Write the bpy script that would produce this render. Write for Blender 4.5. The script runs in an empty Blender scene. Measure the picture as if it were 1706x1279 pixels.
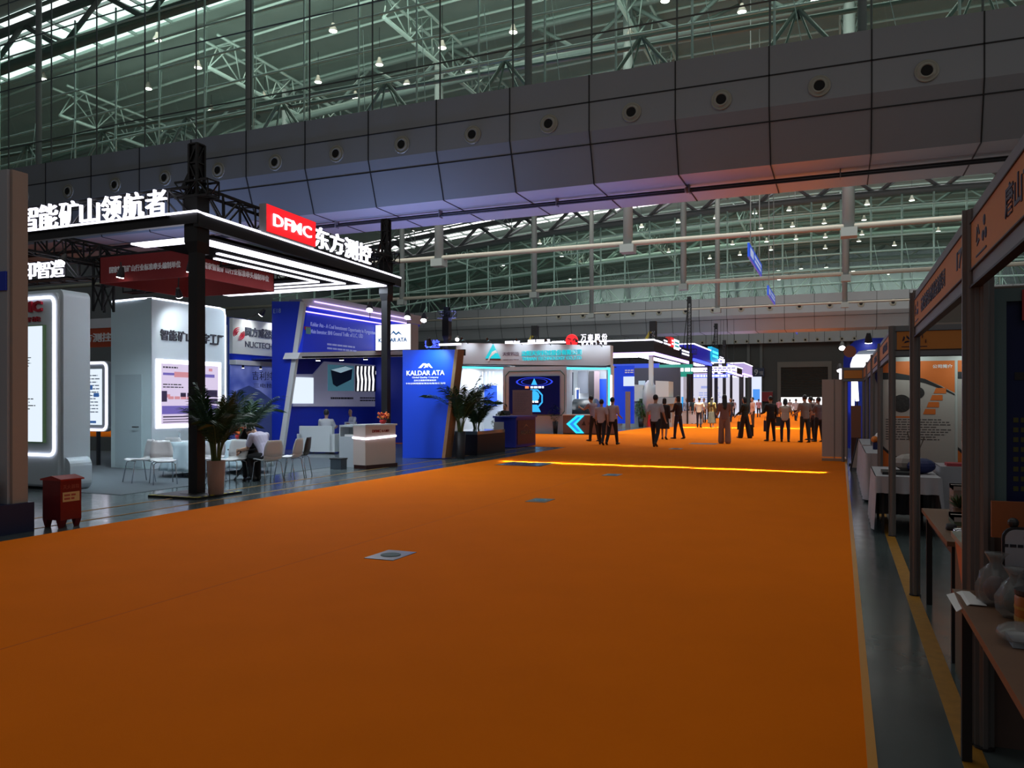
import bpy, bmesh, math, random
from mathutils import Vector, Matrix
random.seed(7)
SC = bpy.context.scene
COL = SC.collection
# ------------------------------------------------------------ camera
F, HZ, EYE = 1330.0, 669.0, 1.6
TH = math.atan(547 / F); CT, ST = math.cos(TH), math.sin(TH)
cd = bpy.data.cameras.new('camera'); cam = bpy.data.objects.new('camera', cd); COL.objects.link(cam)
cd.sensor_fit = 'HORIZONTAL'; cd.sensor_width = 36; cd.lens = 36 * F / 1706
cd.shift_y = (HZ - 639.5) / 1706; cd.clip_end = 600; cd.clip_start = .05
cam.location = (0, 0, EYE); cam.rotation_euler = (math.pi / 2, 0, TH)
SC.camera = cam
# ------------------------------------------------------------ world, exposure, large lights
SC.view_settings.view_transform = 'Standard'; SC.view_settings.look = 'None'
SC.view_settings.exposure = 0; SC.view_settings.gamma = 1; SC.view_settings.use_curve_mapping = False
w = bpy.data.worlds.new('world'); SC.world = w; w.use_nodes = True
w.node_tree.nodes['Background'].inputs[0].default_value = (.86, .92, 1, 1)
w.node_tree.nodes['Background'].inputs[1].default_value = .06
def area(name, loc, sx, sy, power, col=(1, 1, 1), rot=(0, 0, 0), spread=math.pi):
    l = bpy.data.lights.new(name, 'AREA'); l.shape = 'RECTANGLE'; l.size = sx; l.size_y = sy
    l.energy = power; l.color = col; l.spread = spread
    o = bpy.data.objects.new(name, l); o.location = loc; o.rotation_euler = rot; COL.objects.link(o); return o
# daylight falling through the roof glazing of the three bays
area('daylight_first_bay', (-8, 12, 25), 40, 14, 600, (1, .93, .84), spread=2.0)
area('daylight_second_bay', (-10, 46, 25), 60, 22, 5600, (1, .95, .88), spread=1.9)
area('daylight_second_bay_end', (-10, 78, 25), 60, 14, 5200, (1, .95, .88), spread=1.9)
area('daylight_third_bay', (-10, 115, 25), 60, 30, 8500, (1, .95, .88), spread=1.9)
# added fill lights out of view, brightening upright faces in each bay
area('added_fill_first_bay', (-10, -9, 17), 60, 8, 620, (1, .96, .90), (math.radians(82), 0, 0))
area('added_fill_second_bay', (-12, 35, 21), 70, 6, 5600, (.92, 1, .96), (math.radians(84), 0, 0))
area('added_fill_third_bay', (-12, 98.5, 21), 70, 6, 2600, (.92, 1, .96), (math.radians(84), 0, 0))
area('added_side_fill_first_bay', (34, 14, 13), 30, 8, 800, (1, .97, .93), (math.radians(82), 0, math.radians(90)))  # added fill from one side, brightens the faces turned to the aisle
# sun shining through narrow roof slots
area('sun_slot_near', (-4.4, 19.5, 24), 8.0, .045, 125, (1, .84, .46), (0, 0, math.radians(-3)), spread=math.radians(1.1))
area('sun_slot_far', (-4.5, 50.3, 24), 11, .12, 520, (1, .86, .5), spread=math.radians(1.6))

# ------------------------------------------------------------ projection helpers (pixel of the photograph -> point in the hall)
def G(px, py, z=0.0):
    t = (EYE - z) * F / (py - HZ); l = (px - 853) / F * t
    return Vector((-ST * t + CT * l, CT * t + ST * l, z))
def PY(px, py, Y):
    u = (px - 853) / F; t = Y / (CT + u * ST)
    return Vector((-ST * t + CT * u * t, Y, EYE + (HZ - py) / F * t))
def PX(px, py, X):
    u = (px - 853) / F; t = X / (-ST + CT * u)
    return Vector((X, CT * t + ST * u * t, EYE + (HZ - py) / F * t))

def PL(px, py, fr):
    """where the ray of a pixel meets the plane of a frame, as (u, v) on it"""
    l = (px - 853) / F; d = Vector((-ST + CT * l, CT + ST * l, (HZ - py) / F)); e = Vector((0, 0, EYE))
    p = e + d * ((fr.o - e).dot(fr.n) / d.dot(fr.n)) - fr.o; return p.dot(fr.u), p.dot(fr.v)
# ------------------------------------------------------------ materials
MATS = {}
def mat(name, col, rough=.6, metal=0., em=None, es=0., noise=0., nscale=8., bump=0., alpha=1., spec=.5):
    if name in MATS: return MATS[name]
    m = bpy.data.materials.new(name); m.use_nodes = True; nt = m.node_tree
    b = nt.nodes['Principled BSDF']
    b.inputs['Base Color'].default_value = (*col, 1); b.inputs['Roughness'].default_value = rough
    b.inputs['Metallic'].default_value = metal; b.inputs['Specular IOR Level'].default_value = spec
    if em: b.inputs['Emission Color'].default_value = (*em, 1); b.inputs['Emission Strength'].default_value = es
    b.inputs['Alpha'].default_value = alpha
    if noise or bump:
        tc = nt.nodes.new('ShaderNodeTexCoord'); n = nt.nodes.new('ShaderNodeTexNoise')
        n.inputs['Scale'].default_value = nscale; n.inputs['Detail'].default_value = 6
        nt.links.new(tc.outputs['Object'], n.inputs['Vector'])
        if noise:
            r = nt.nodes.new('ShaderNodeMapRange'); r.inputs['To Min'].default_value = 1 - noise; r.inputs['To Max'].default_value = 1 + noise
            nt.links.new(n.outputs['Fac'], r.inputs['Value'])
            v = nt.nodes.new('ShaderNodeVectorMath'); v.operation = 'SCALE'; v.inputs[0].default_value = col
            nt.links.new(r.outputs[0], v.inputs['Scale']); nt.links.new(v.outputs[0], b.inputs['Base Color'])
        if bump:
            bp = nt.nodes.new('ShaderNodeBump'); bp.inputs['Strength'].default_value = bump; bp.inputs['Distance'].default_value = .01
            nt.links.new(n.outputs['Fac'], bp.inputs['Height']); nt.links.new(bp.outputs[0], b.inputs['Normal'])
    MATS[name] = m; return m
def glow(name, col, s): return mat(name, (0.02, 0.02, 0.02), .5, 0, col, s)

W = mat('white_panel', (.62, .64, .66), .45, noise=.04, nscale=2)
WS = mat('white_plastic', (.72, .74, .75), .35)
GRAYP = mat('grey_panel', (.34, .38, .42), .45, noise=.05, nscale=2)
WARMP = mat('warm_grey_panel', (.30, .26, .24), .6, noise=.06, nscale=3)
BLK = mat('black_metal', (.012, .012, .014), .45, .3)
DK = mat('dark_plastic', (.02, .02, .023), .5)
CH = mat('chrome', (.6, .62, .65), .18, 1)
ALU = mat('aluminium', (.21, .20, .195), .4, .35)
BLUE = mat('blue_panel', (.005, .03, .50), .45, noise=.05, nscale=1)
BLUEL = mat('lit_blue_panel', (.008, .07, .75), .45)
NAVY = mat('navy_panel', (.006, .012, .085), .5)
RED = mat('red_panel', (.45, .015, .012), .5)
REDD = mat('dark_red_metal', (.16, .006, .006), .4, .2, noise=.2, nscale=9)
ORANGE = mat('orange_print', (.66, .15, .02), .6, noise=.04)
LED = glow('led_white', (.86, .84, 1), 3.2)
LEDV = glow('led_violet', (.55, .38, 1), 2.6)
LEDB = glow('led_blue', (.06, .1, 1), 2.2)
LEDC = glow('led_cyan', (.05, .75, 1), 2.4)
LEDR = glow('led_red', (1, .012, .02), 1.2)
LITW = glow('lit_white', (.95, .96, 1), 1.5)
SCR = glow('screen_white', (.80, .90, 1), 1.0)
SCRP = glow('screen_pink', (.80, .68, .92), .85)
INK = mat('ink_dark', (.02, .02, .03), .6)
INKW = mat('ink_white', (.8, .8, .8), .6)
WOOD = mat('wood_edge', (.33, .17, .08), .55, noise=.2, nscale=12)
SKIN = mat('skin', (.42, .24, .16), .5)
HAIR = mat('hair_black', (.01, .009, .009), .4)
HAIRG = mat('hair_grey', (.3, .29, .28), .5)
STEEL = mat('painted_steel', (.24, .30, .27), .45, .1)
STEELD = mat('painted_steel_dark', (.13, .14, .145), .5, .1)
STEELG = mat('mullion_steel', (.62, .84, .76), .3, .3)

# ------------------------------------------------------------ mesh builder
WL = {}
def wl(o): return WL.get(o.name, Vector((0, 0, 0)))
class MB:
    def __init__(s): s.v = []; s.f = []
    def add(s, v, f):
        n = len(s.v); s.v += [Vector(p) for p in v]; s.f += [tuple(i + n for i in q) for q in f]; return s
    def box(s, x0, x1, y0, y1, z0, z1):
        v = [(x, y, z) for x in (x0, x1) for y in (y0, y1) for z in (z0, z1)]
        return s.add(v, [(0, 1, 3, 2), (4, 6, 7, 5), (0, 4, 5, 1), (2, 3, 7, 6), (0, 2, 6, 4), (1, 5, 7, 3)])
    def bar(s, p, q, wd, h=None, up=(0, 0, 1)):
        h = h or wd; p = Vector(p); q = Vector(q); d = (q - p).normalized(); up = Vector(up)
        if abs(d.dot(up)) > .99: up = Vector((0, 1, 0))
        a = d.cross(up).normalized(); b = a.cross(d).normalized(); v = []
        for c in (p, q):
            for i, j in ((-1, -1), (1, -1), (1, 1), (-1, 1)): v.append(c + a * i * wd / 2 + b * j * h / 2)
        return s.add(v, [(3, 2, 1, 0), (4, 5, 6, 7), (0, 1, 5, 4), (1, 2, 6, 5), (2, 3, 7, 6), (3, 0, 4, 7)])
    def tube(s, pts, r, n=8, cap=True):
        pts = [Vector(p) for p in pts]; k = len(pts); rs = r if isinstance(r, (list, tuple)) else [r] * k
        up = Vector((0, 0, 1)); v = []; pa = None
        for i in range(k):
            d = (pts[min(i + 1, k - 1)] - pts[max(i - 1, 0)]).normalized()
            if pa is None:
                a = d.cross(up) if abs(d.z) < .95 else d.cross(Vector((0, 1, 0)))
            else: a = pa - d * pa.dot(d)
            a.normalize(); pa = a; b = d.cross(a)
            for j in range(n):
                t = 2 * math.pi * j / n; v.append(pts[i] + (a * math.cos(t) + b * math.sin(t)) * rs[i])
        f = [(i * n + j, i * n + (j + 1) % n, (i + 1) * n + (j + 1) % n, (i + 1) * n + j) for i in range(k - 1) for j in range(n)]
        if cap: f += [tuple(reversed(range(n))), tuple(range((k - 1) * n, k * n))]
        return s.add(v, f)
    def lathe(s, prof, c=(0, 0, 0), n=20, wob=None, axis='z'):
        c = Vector(c); v = []; k = len(prof)
        for i, (r, z) in enumerate(prof):
            for j in range(n):
                t = 2 * math.pi * j / n; q = r * (wob(t, i) if wob else 1)
                p = (q * math.cos(t), q * math.sin(t), z) if axis == 'z' else ((q * math.cos(t), z, q * math.sin(t)) if axis == 'y' else (z, q * math.cos(t), q * math.sin(t)))
                v.append(c + Vector(p))
        f = [(i * n + j, i * n + (j + 1) % n, (i + 1) * n + (j + 1) % n, (i + 1) * n + j) for i in range(k - 1) for j in range(n)]
        f += [tuple(reversed(range(n))), tuple(range((k - 1) * n, k * n))]
        return s.add(v, f)
    def prism(s, pts, ext):
        pts = [Vector(p) for p in pts]; e = Vector(ext); n = len(pts)
        return s.add(pts + [p + e for p in pts], [tuple(range(n))] + [tuple(reversed(range(n, 2 * n)))] + [(i, i + n, (i + 1) % n + n, (i + 1) % n) for i in range(n)])
    def ball(s, c, r, n=10, m=7, sc=(1, 1, 1)):
        prof = [(max(1e-4, math.sin(math.pi * i / m)) * r, -math.cos(math.pi * i / m) * r) for i in range(m + 1)]
        b = MB().lathe(prof, n=n)
        return s.add([Vector((p.x * sc[0], p.y * sc[1], p.z * sc[2])) + Vector(c) for p in b.v], b.f)
    def sheet(s, rows, th):
        """rows of points -> closed sheet of thickness th"""
        R = len(rows); C = len(rows[0]); g = [[Vector(p) for p in r] for r in rows]; top = []; bot = []
        for i in range(R):
            for j in range(C):
                du = g[min(i + 1, R - 1)][j] - g[max(i - 1, 0)][j]; dv = g[i][min(j + 1, C - 1)] - g[i][max(j - 1, 0)]
                nn = du.cross(dv); nn.normalize(); top.append(g[i][j] + nn * th / 2); bot.append(g[i][j] - nn * th / 2)
        N = R * C; f = []
        for i in range(R - 1):
            for j in range(C - 1):
                a, b, c, d = i * C + j, i * C + j + 1, (i + 1) * C + j + 1, (i + 1) * C + j
                f += [(a, d, c, b), (a + N, b + N, c + N, d + N)]
        rim = [j for j in range(C)] + [i * C + C - 1 for i in range(1, R)] + [(R - 1) * C + j for j in range(C - 2, -1, -1)] + [i * C for i in range(R - 2, 0, -1)]
        for k in range(len(rim)):
            a, b = rim[k], rim[(k + 1) % len(rim)]; f.append((a, b, b + N, a + N))
        return s.add(top + bot, f)
    def rect(s, fr, u0, u1, v0, v1, d0=0, d1=.02): return s.poly(fr, [(u0, v0), (u1, v0), (u1, v1), (u0, v1)], d0, d1)
    def poly(s, fr, pts, d0=0, d1=.02): return s.prism([fr(u, v, d0) for u, v in pts], fr(0, 0, d1) - fr(0, 0, d0))
    def rrect(s, u0, u1, v0, v1, r, k=5):
        out = []
        for cx, cy, a in ((u1 - r, v0 + r, -90), (u1 - r, v1 - r, 0), (u0 + r, v1 - r, 90), (u0 + r, v0 + r, 180)):
            for i in range(k + 1):
                t = math.radians(a + 90 * i / k); out.append((cx + r * math.cos(t), cy + r * math.sin(t)))
        return out
    def ring(s, fr, outer, inner, d0, d1):
        n = len(outer); v = [fr(u, q, d) for d in (d0, d1) for L in (outer, inner) for u, q in L]; f = []
        for i in range(n):
            j = (i + 1) % n
            f += [(i, j, n + j, n + i), (2 * n + i, 3 * n + i, 3 * n + j, 2 * n + j), (i, 2 * n + i, 2 * n + j, j), (n + i, n + j, 3 * n + j, 3 * n + i)]
        return s.add(v, f)
    def text(s, fr, t, u0, v0, v1, u1=None, align='l', d0=0., d1=.03, bold=0.):
        V, Fc, wd = text_data(t, bold)
        k = v1 - v0; kx = k if u1 is None else (u1 - u0) / wd
        off = u0 - (wd * kx / 2 if align == 'c' else 0)
        return s.add([fr(off + x * kx, v0 + y * k, d0 + (d1 - d0) * z) for x, y, z in V], Fc)
    def build(s, name, m, parent=None, smooth=False, origin=None):
        me = bpy.data.meshes.new(name); base = Vector((0, 0, 0))
        if parent is not None: base = wl(parent)
        elif origin is not None: base = Vector(origin)
        elif s.v:
            xs = [p.x for p in s.v]; ys = [p.y for p in s.v]; base = Vector(((min(xs) + max(xs)) / 2, (min(ys) + max(ys)) / 2, min(p.z for p in s.v)))
        me.from_pydata([p - base for p in s.v], [], s.f); me.materials.append(m)
        bm = bmesh.new(); bm.from_mesh(me); bmesh.ops.recalc_face_normals(bm, faces=bm.faces); bm.to_mesh(me); bm.free()
        if smooth:
            for p in me.polygons: p.use_smooth = True
        o = bpy.data.objects.new(name, me); COL.objects.link(o)
        if parent is not None: o.parent = parent
        else: o.location = base
        WL[o.name] = base; return o
TC = {}
def text_data(t, bold=0.):
    key = (t, bold)
    if key in TC: return TC[key]
    c = bpy.data.curves.new('t', 'FONT'); c.body = t; c.size = 1; c.extrude = .5; c.offset = bold; c.resolution_u = 2
    o = bpy.data.objects.new('t', c); COL.objects.link(o); bpy.context.view_layer.update()
    me = bpy.data.meshes.new_from_object(o.evaluated_get(bpy.context.evaluated_depsgraph_get()))
    xs = [v.co.x for v in me.vertices]; ys = [v.co.y for v in me.vertices]
    x0, x1, y0, y1 = min(xs), max(xs), min(ys), max(ys); h = y1 - y0
    V = [((v.co.x - x0) / h, (v.co.y - y0) / h, v.co.z + .5) for v in me.vertices]
    Fc = [tuple(p.vertices) for p in me.polygons]
    bpy.data.objects.remove(o); bpy.data.curves.remove(c); bpy.data.meshes.remove(me)
    TC[key] = (V, Fc, (x1 - x0) / h); return TC[key]
class Fr:
    def __init__(s, o, u, v=(0, 0, 1)):
        s.o = Vector(o); s.u = Vector(u).normalized(); s.v = Vector(v).normalized(); s.n = s.u.cross(s.v).normalized()
    def __call__(s, u, v, d=0): return s.o + s.u * u + s.v * v + s.n * d
def FX(X, Y=0, z=0): return Fr((X, Y, z), (0, 1, 0))     # faces the aisle from its left side
def FY(Y, X=0, z=0): return Fr((X, Y, z), (1, 0, 0))     # faces the camera end
def FN(X, Y=0, z=0): return Fr((X, Y, z), (0, -1, 0))    # faces the aisle from its right side

def tag(o, label=None, cat=None, group=None, kind=None):
    if label: o['label'] = label
    if cat: o['category'] = cat
    if group: o['group'] = group
    if kind: o['kind'] = kind
    return o
def thing(name, label, cat, loc=(0, 0, 0), rz=0, group=None):
    o = bpy.data.objects.new(name, None); o.empty_display_size = .2; COL.objects.link(o)
    o.location = loc; o.rotation_euler = (0, 0, rz); WL[o.name] = Vector(loc)
    return tag(o, label, cat, group)
def copy_tree(o, parent=None):
    c = o.copy(); COL.objects.link(c); c.parent = parent
    for ch in list(o.children): copy_tree(ch, c)
    return c
def place(o, loc, rz, label=None):
    o.location = loc; o.rotation_euler = (0, 0, rz)
    if label: o['label'] = label
    return o
def struct(mb, name, m, label=None):
    o = mb.build(name, m); o['kind'] = 'structure'; return o
def bars(mb, fr, u0, u1, v0, v1, rows, fill=.5, d=.02, th=.004, seed=1, gap=True):
    """rows of illegible print"""
    rr = random.Random(seed); h = (v1 - v0) / rows
    for i in range(rows):
        y = v1 - (i + 1) * h; x = u0; e = u1 - (rr.random() * .3 * (u1 - u0) if gap else 0)
        while x < e:
            l = h * rr.uniform(.8, 2.2); mb.rect(fr, x, min(e, x + l), y + h * (1 - fill) / 2, y + h * (1 + fill) / 2, d, d + th); x += l + h * .35
    return mb
# ============================================================ THE HALL
# floor
def floor_mat():
    m = mat('polished_concrete', (.075, .10, .10), .22, spec=.6); nt = m.node_tree; b = nt.nodes['Principled BSDF']
    tc = nt.nodes.new('ShaderNodeTexCoord')
    def noise(sc, det=8):
        n = nt.nodes.new('ShaderNodeTexNoise'); n.inputs['Scale'].default_value = sc; n.inputs['Detail'].default_value = det
        nt.links.new(tc.outputs['Object'], n.inputs['Vector']); return n
    n1 = noise(.7); n2 = noise(5)
    r = nt.nodes.new('ShaderNodeValToRGB'); r.color_ramp.elements[0].color = (.055, .075, .08, 1); r.color_ramp.elements[1].color = (.10, .13, .13, 1)
    r.color_ramp.elements[0].position = .35; r.color_ramp.elements[1].position = .7
    nt.links.new(n1.outputs['Fac'], r.inputs[0]); nt.links.new(r.outputs[0], b.inputs['Base Color'])
    q = nt.nodes.new('ShaderNodeMapRange'); q.inputs['To Min'].default_value = .10; q.inputs['To Max'].default_value = .28
    nt.links.new(n2.outputs['Fac'], q.inputs['Value']); nt.links.new(q.outputs[0], b.inputs['Roughness'])
    return m
struct(MB().box(-80, 45, -6, 160, -.3, 0), 'floor', floor_mat())
CARP = mat('orange_carpet', (.82, .178, .001), .95, noise=.07, nscale=1.3, spec=.08)
nt = CARP.node_tree; tc = nt.nodes.new('ShaderNodeTexCoord'); n = nt.nodes.new('ShaderNodeTexNoise'); n.inputs['Scale'].default_value = 160
bp = nt.nodes.new('ShaderNodeBump'); bp.inputs['Strength'].default_value = .35; bp.inputs['Distance'].default_value = .004
nt.links.new(tc.outputs['Object'], n.inputs['Vector']); nt.links.new(n.outputs['Fac'], bp.inputs['Height']); nt.links.new(bp.outputs[0], nt.nodes['Principled BSDF'].inputs['Normal'])
car = thing('aisle_carpet', 'bright orange carpet laid along the wide hall aisle', 'carpet', (-4, 10, 0))
MB().prism([(-8.86, -5, 0), (.15, -5, 0), (.15, 150, 0), (-11, 150, 0), (-11, 37.2, 0), (-60, 37.2, 0), (-60, 26.6, 0), (-8.86, 26.6, 0)], (0, 0, .006)).build('carpet_surface', CARP, car)
TAPE = mat('carpet_tape', (.62, .27, .02), .35)
MB().box(.11, .152, -5, 27, .006, .009).build('edge_tape', TAPE, car)
sm = MB()
for x in (-5.0,): sm.box(x - .004, x + .004, -5, 20, .006, .0066)
sm.build('carpet_seam', mat('seam', (.5, .08, .002), .9), car)
YEL = mat('floor_paint_yellow', (.36, .17, .015), .45, noise=.35, nscale=14)
tag(MB().box(.5, .6, -5, 26, 0, .004).build('floor_marking', YEL), 'worn yellow line painted on the floor along the booths', 'floor line')
for x0, w_, lb in ((-9.42, .05, 'thin yellow floor line beside the orange carpet'), (-10.25, .05, 'thin yellow floor line running by the black truss post')):
    tag(MB().box(x0, x0 + w_, 2, 26, 0, .004).build('floor_marking', YEL), lb, 'floor line')

# floor service covers let into the carpet
def cover(px, py, a, b, mt, lab):
    c = G(px, py, .0065); t = thing('floor_cover', lab, 'floor box', c)
    fr = Fr(c, (1, 0, 0), (0, 1, 0))
    MB().rect(fr, -a, a, -b, b, 0, .006).build('frame', ALU if mt else DK, t)
    MB().lathe([(a * .62, .0125), (a * .62, .017)], c - Vector((0, 0, .0065)), 20).build('lid', mt or DK, t)
cover(651, 925, .17, .24, mat('cover_green', (.01, .05, .035), .6), 'square floor cover with dark round lid in the near carpet')
cover(900, 833.5, .17, .24, mat('cover_pale', (.12, .25, .32), .25), 'small pale floor cover in the middle of the carpet')
cover(1020, 791, .17, .24, mat('cover_pale', (.12, .25, .32), .25), 'small pale floor cover just in front of the bright sun stripe')
cover(1126, 747.5, .2, .28, mat('cover_pale', (.12, .25, .32), .25), 'small pale floor cover by the feet of the walking visitors')
c = G(875, 773, .0065); t = thing('floor_cover', 'long dark rectangular floor trench cover beside the sun stripe', 'floor box', c)
MB().rect(Fr(c, (1, 0, 0), (0, 1, 0)), -.62, .62, -.55, .55, 0, .005).build('frame', DK, t)
mb = MB()
for i in range(4): mb.rect(Fr(c, (1, 0, 0), (0, 1, 0)), -.55 + i * .28, -.31 + i * .28, -.48, .48, .005, .009)
mb.build('lid', mat('cover_blue', (.02, .05, .2), .2), t)
c = G(1172, 739, .0065); tag(MB().rect(Fr(c, (1, 0, 0), (0, 1, 0)), -.5, .5, -.4, .4, 0, .005).build('floor_cover', mat('cover_grey', (.12, .07, .07), .4)), 'faded rectangular floor cover left of the long-haired woman', 'floor box')

# bulkheads between the bays
PAN = mat('bulkhead_panel', (.27, .285, .30), .38, .15, noise=.06, nscale=.4, spec=.5)
JNT = mat('panel_joint', (.012, .012, .012), .7)
def bulkhead(nm, Y, X0, X1, lab, side_x0, joints):
    prof = [(Y, 13.0), (Y, 11.05), (Y + .6, 9.35), (Y + 4.4, 9.35), (Y + 4.4, 13.0)]
    b = struct(MB().prism([(X0, y, z) for y, z in prof], (X1 - X0, 0, 0)), nm, PAN)
    j = MB(); e = .012; w2 = .025
    for z in (12.05, 10.62):
        y = Y if z > 11.05 else Y + .6 * (11.05 - z) / 1.7
        j.bar((X0, y - e, z), (X1, y - e, z), .02, .04)
    x = joints
    while x > X0: x -= 3
    while x < X1:
        j.bar((x, Y - e, 13.0), (x, Y - e, 11.05), .04, .02, (0, 1, 0)); j.bar((x, Y - e, 11.05), (x, Y + .6 - e, 9.35), .04, .02, (0, 1, 0))
        j.bar((x, Y + .6, 9.35 - e), (x, Y + 4.4, 9.35 - e), .04, .02); x += 3
    j.build('trim', JNT, b); return b
bulkhead('wall_front', 26.8, -75, 45, '', 0, 3.89)
bulkhead('wall_middle', 90.0, -76, 60, '', 0, .0552 * 90 + 1.5)
# bulkhead above the end wall
b = struct(MB().box(-95, 60, 147, 147.6, 11.9, 14.5), 'wall_far', PAN)
j = MB()
for k in range(40): j.box(-60 + k * 2.5 - .03, -60 + k * 2.5 + .03, 146.97, 147, 11.9, 14.5)
j.build('trim', JNT, b)

struct(MB().box(-76.4, -76, -6, 151, 0, 28), 'wall_left', mat('side_wall', (.12, .13, .14), .6, noise=.05))
# round air nozzles
NZ = mat('nozzle_ring', (.33, .32, .26), .35, .2)
HOLE = mat('nozzle_bore', (.004, .004, .004), .8)
def nozzle(c, r, lab, grp):
    t = thing('air_nozzle', lab, 'air nozzle', c, 0, grp)
    pr = [(r, 0), (r, .04), (r * .86, .05), (r * .8, .02), (r * .66, .09), (r * .5, .10), (r * .46, 0)]
    MB().lathe([(q, -z) for q, z in pr], c, 24, axis='y').build('ring', NZ, t, True)
    MB().lathe([(r * .47, -.06), (r * .47, -.085)], c, 20, axis='y').build('bore', HOLE, t)
    return t
ORD = ['first', 'second', 'third', 'fourth', 'fifth', 'sixth', 'seventh', 'eighth', 'ninth', 'tenth', 'eleventh', 'twelfth', 'thirteenth', 'fourteenth', 'fifteenth']
for i in range(14):
    nozzle(Vector((2.388 - 2.997 * i, 26.8, 11.48)), .34, '%s round air nozzle on the near bulkhead, counting from above the orange booths' % ORD[i], 'round air nozzles on the near bulkhead')
n0 = None
for i in range(13):
    c = Vector((4.97 - 2.997 * i, 90.0, 11.72))
    lb = '%s small air nozzle on the second bulkhead, counting from the orange booth side' % ORD[i]
    if n0 is None: n0 = nozzle(c, .34, lb, 'air nozzles on the second bulkhead')
    else: place(copy_tree(n0), c, 0, lb)
for i in range(14):
    lb = '%s tiny air nozzle above the end wall, counting from the orange booth side' % ORD[i]
    o = place(copy_tree(n0), Vector((-1.7 - 1.95 * i + 3.9, 147, 12.3)), 0, lb); o['group'] = 'air nozzles above the end wall'

# arched roof
def arch(X, crown, a=.00095, x0=3): return crown - a * (X - x0) ** 2
XS = [-75 + 6 * i for i in range(20)]
ROOF = mat('roof_deck_glow', (.16, .20, .18), .7, noise=.3, nscale=.5, em=(.55, .70, .60), es=.024)  # faint green glow added to the deck in place of light reaching it
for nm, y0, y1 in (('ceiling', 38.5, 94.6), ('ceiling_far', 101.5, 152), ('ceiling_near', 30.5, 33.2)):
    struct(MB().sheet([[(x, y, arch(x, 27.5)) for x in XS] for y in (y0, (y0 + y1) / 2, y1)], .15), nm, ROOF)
SKY = glow('sky_through_roof', (.80, .95, .92), 1.9)
SK2 = glow('sky_through_roof_far', (1, .97, .98), 2.6)
for nm, y0, y1, m_ in (('window_1', 33.2, 38.5, SKY), ('window_2', 94.6, 101.5, SK2)):
    xs = XS
    g = struct(MB().sheet([[(x, y, arch(x, 27.4)) for x in xs] for y in (y0, y1)], .05), nm, m_)
    fb = MB()
    for y in [y0 + k * 1.75 for k in range(int((y1 - y0) / 1.75) + 1)]:
        for x0_, x1_ in zip(xs[:-1], xs[1:]): fb.bar((x0_, y, arch(x0_, 27.25)), (x1_, y, arch(x1_, 27.25)), .12, .2)
    for x in [xs[0] + 3 * k for k in range(int((xs[-1] - xs[0]) / 3) + 1)]: fb.bar((x, y0, arch(x, 27.2)), (x, y1, arch(x, 27.2)), .1, .2)
    fb.build('window_frame', STEEL, g)

# steel trusses
def truss(Y, crown, depth, r, lab, m=STEELD, X0=-72, X1=42, step=6.3):
    t = thing('roof_truss', lab, 'roof truss', (0, Y, crown), 0)
    n = int((X1 - X0) / step); xs = [X0 + step * i for i in range(n + 1)]
    for nm, dz, rr in (('bottom_chord', 0, r), ('top_chord', depth, r * .8)):
        MB().tube([(x, Y, arch(x, crown + dz)) for x in xs], rr, 8).build(nm, m, t, True)
    d = MB()
    for i, x in enumerate(xs[:-1]):
        a = (x, Y, arch(x, crown)); b_ = (x + step / 2, Y, arch(x + step / 2, crown + depth)); c_ = (x + step, Y, arch(x + step, crown))
        d.tube([a, b_], r * .5, 6); d.tube([b_, c_], r * .5, 6)
    d.build('diagonals', m, t, True)
    d = MB()
    for i, x in enumerate(xs[:-1]):
        p = Vector((x + step / 2, Y, arch(x + step / 2, crown + depth)))
        d.tube([p, p + Vector((0, 3.2, .2))], r * .4, 6); d.tube([(x, Y, arch(x, crown)), p + Vector((0, 3.2, .2))], r * .4, 6)
    d.build('braces', m, t, True)
TG = mat('truss_tube_green', (.16, .20, .18), .45)
truss(31.9, 23.3, 2.1, .30, 'great arched tube truss above the near glazed grid', TG)
truss(49, 24.3, 2.3, .28, 'arched tube truss second behind the near bulkhead', TG)
truss(67, 24.3, 2.3, .28, 'arched tube truss halfway down the second bay', TG)
truss(94.6, 24.0, 2.6, .42, 'thick dark arched truss over the second glazed grid', STEELD)
truss(107, 25, 2.3, .30, 'arched truss first beyond the second glazed grid', TG)
truss(121.5, 24.9, 2.3, .42, 'greenish arched tube truss crossing behind the second glazed grid', mat('truss_tube_pale', (.30, .42, .36), .4))
truss(139, 24.3, 2.3, .32, 'last arched truss before the end wall', TG)

# secondary trusses running down the hall and slim purlins
SEC = mat('secondary_steel', (.34, .42, .38), .4, .2)
def long_truss(x, y0, y1, lab):
    z = arch(x, 24.6); t = thing('roof_truss', lab, 'roof truss', (x, y0, z), 0, 'secondary trusses running down the hall'); m_ = MB(); d = MB(); y = y0; k = 0
    m_.tube([(x, y0, z), (x, y1, z)], .13, 8).tube([(x - .7, y0, z + 2), (x - .7, y1, z + 2)], .1, 8).tube([(x + .7, y0, z + 2), (x + .7, y1, z + 2)], .1, 8)
    while y < y1 - 1.4:
        for s_ in (-.7, .7): d.tube([(x, y, z), (x + s_, y + 1.5, z + 2)], .05, 6); d.tube([(x + s_, y + 1.5, z + 2), (x, y + 3, z)], .05, 6)
        d.tube([(x - .7, y + 1.5, z + 2), (x + .7, y + 1.5, z + 2)], .04, 5); y += 3
    m_.build('chords', SEC, t, True); d.build('diagonals', SEC, t, True)
WH = ['first', 'second', 'third', 'fourth', 'fifth', 'sixth']
for i, x in enumerate((.7, -11.7, -24.5, -37.5, -51)):
    long_truss(x, 40, 92, '%s long roof truss of the second bay counting from the orange booth side' % WH[i]); long_truss(x, 103, 146, '%s long roof truss of the last bay counting from the orange booth side' % WH[i])
pu = MB()
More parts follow.
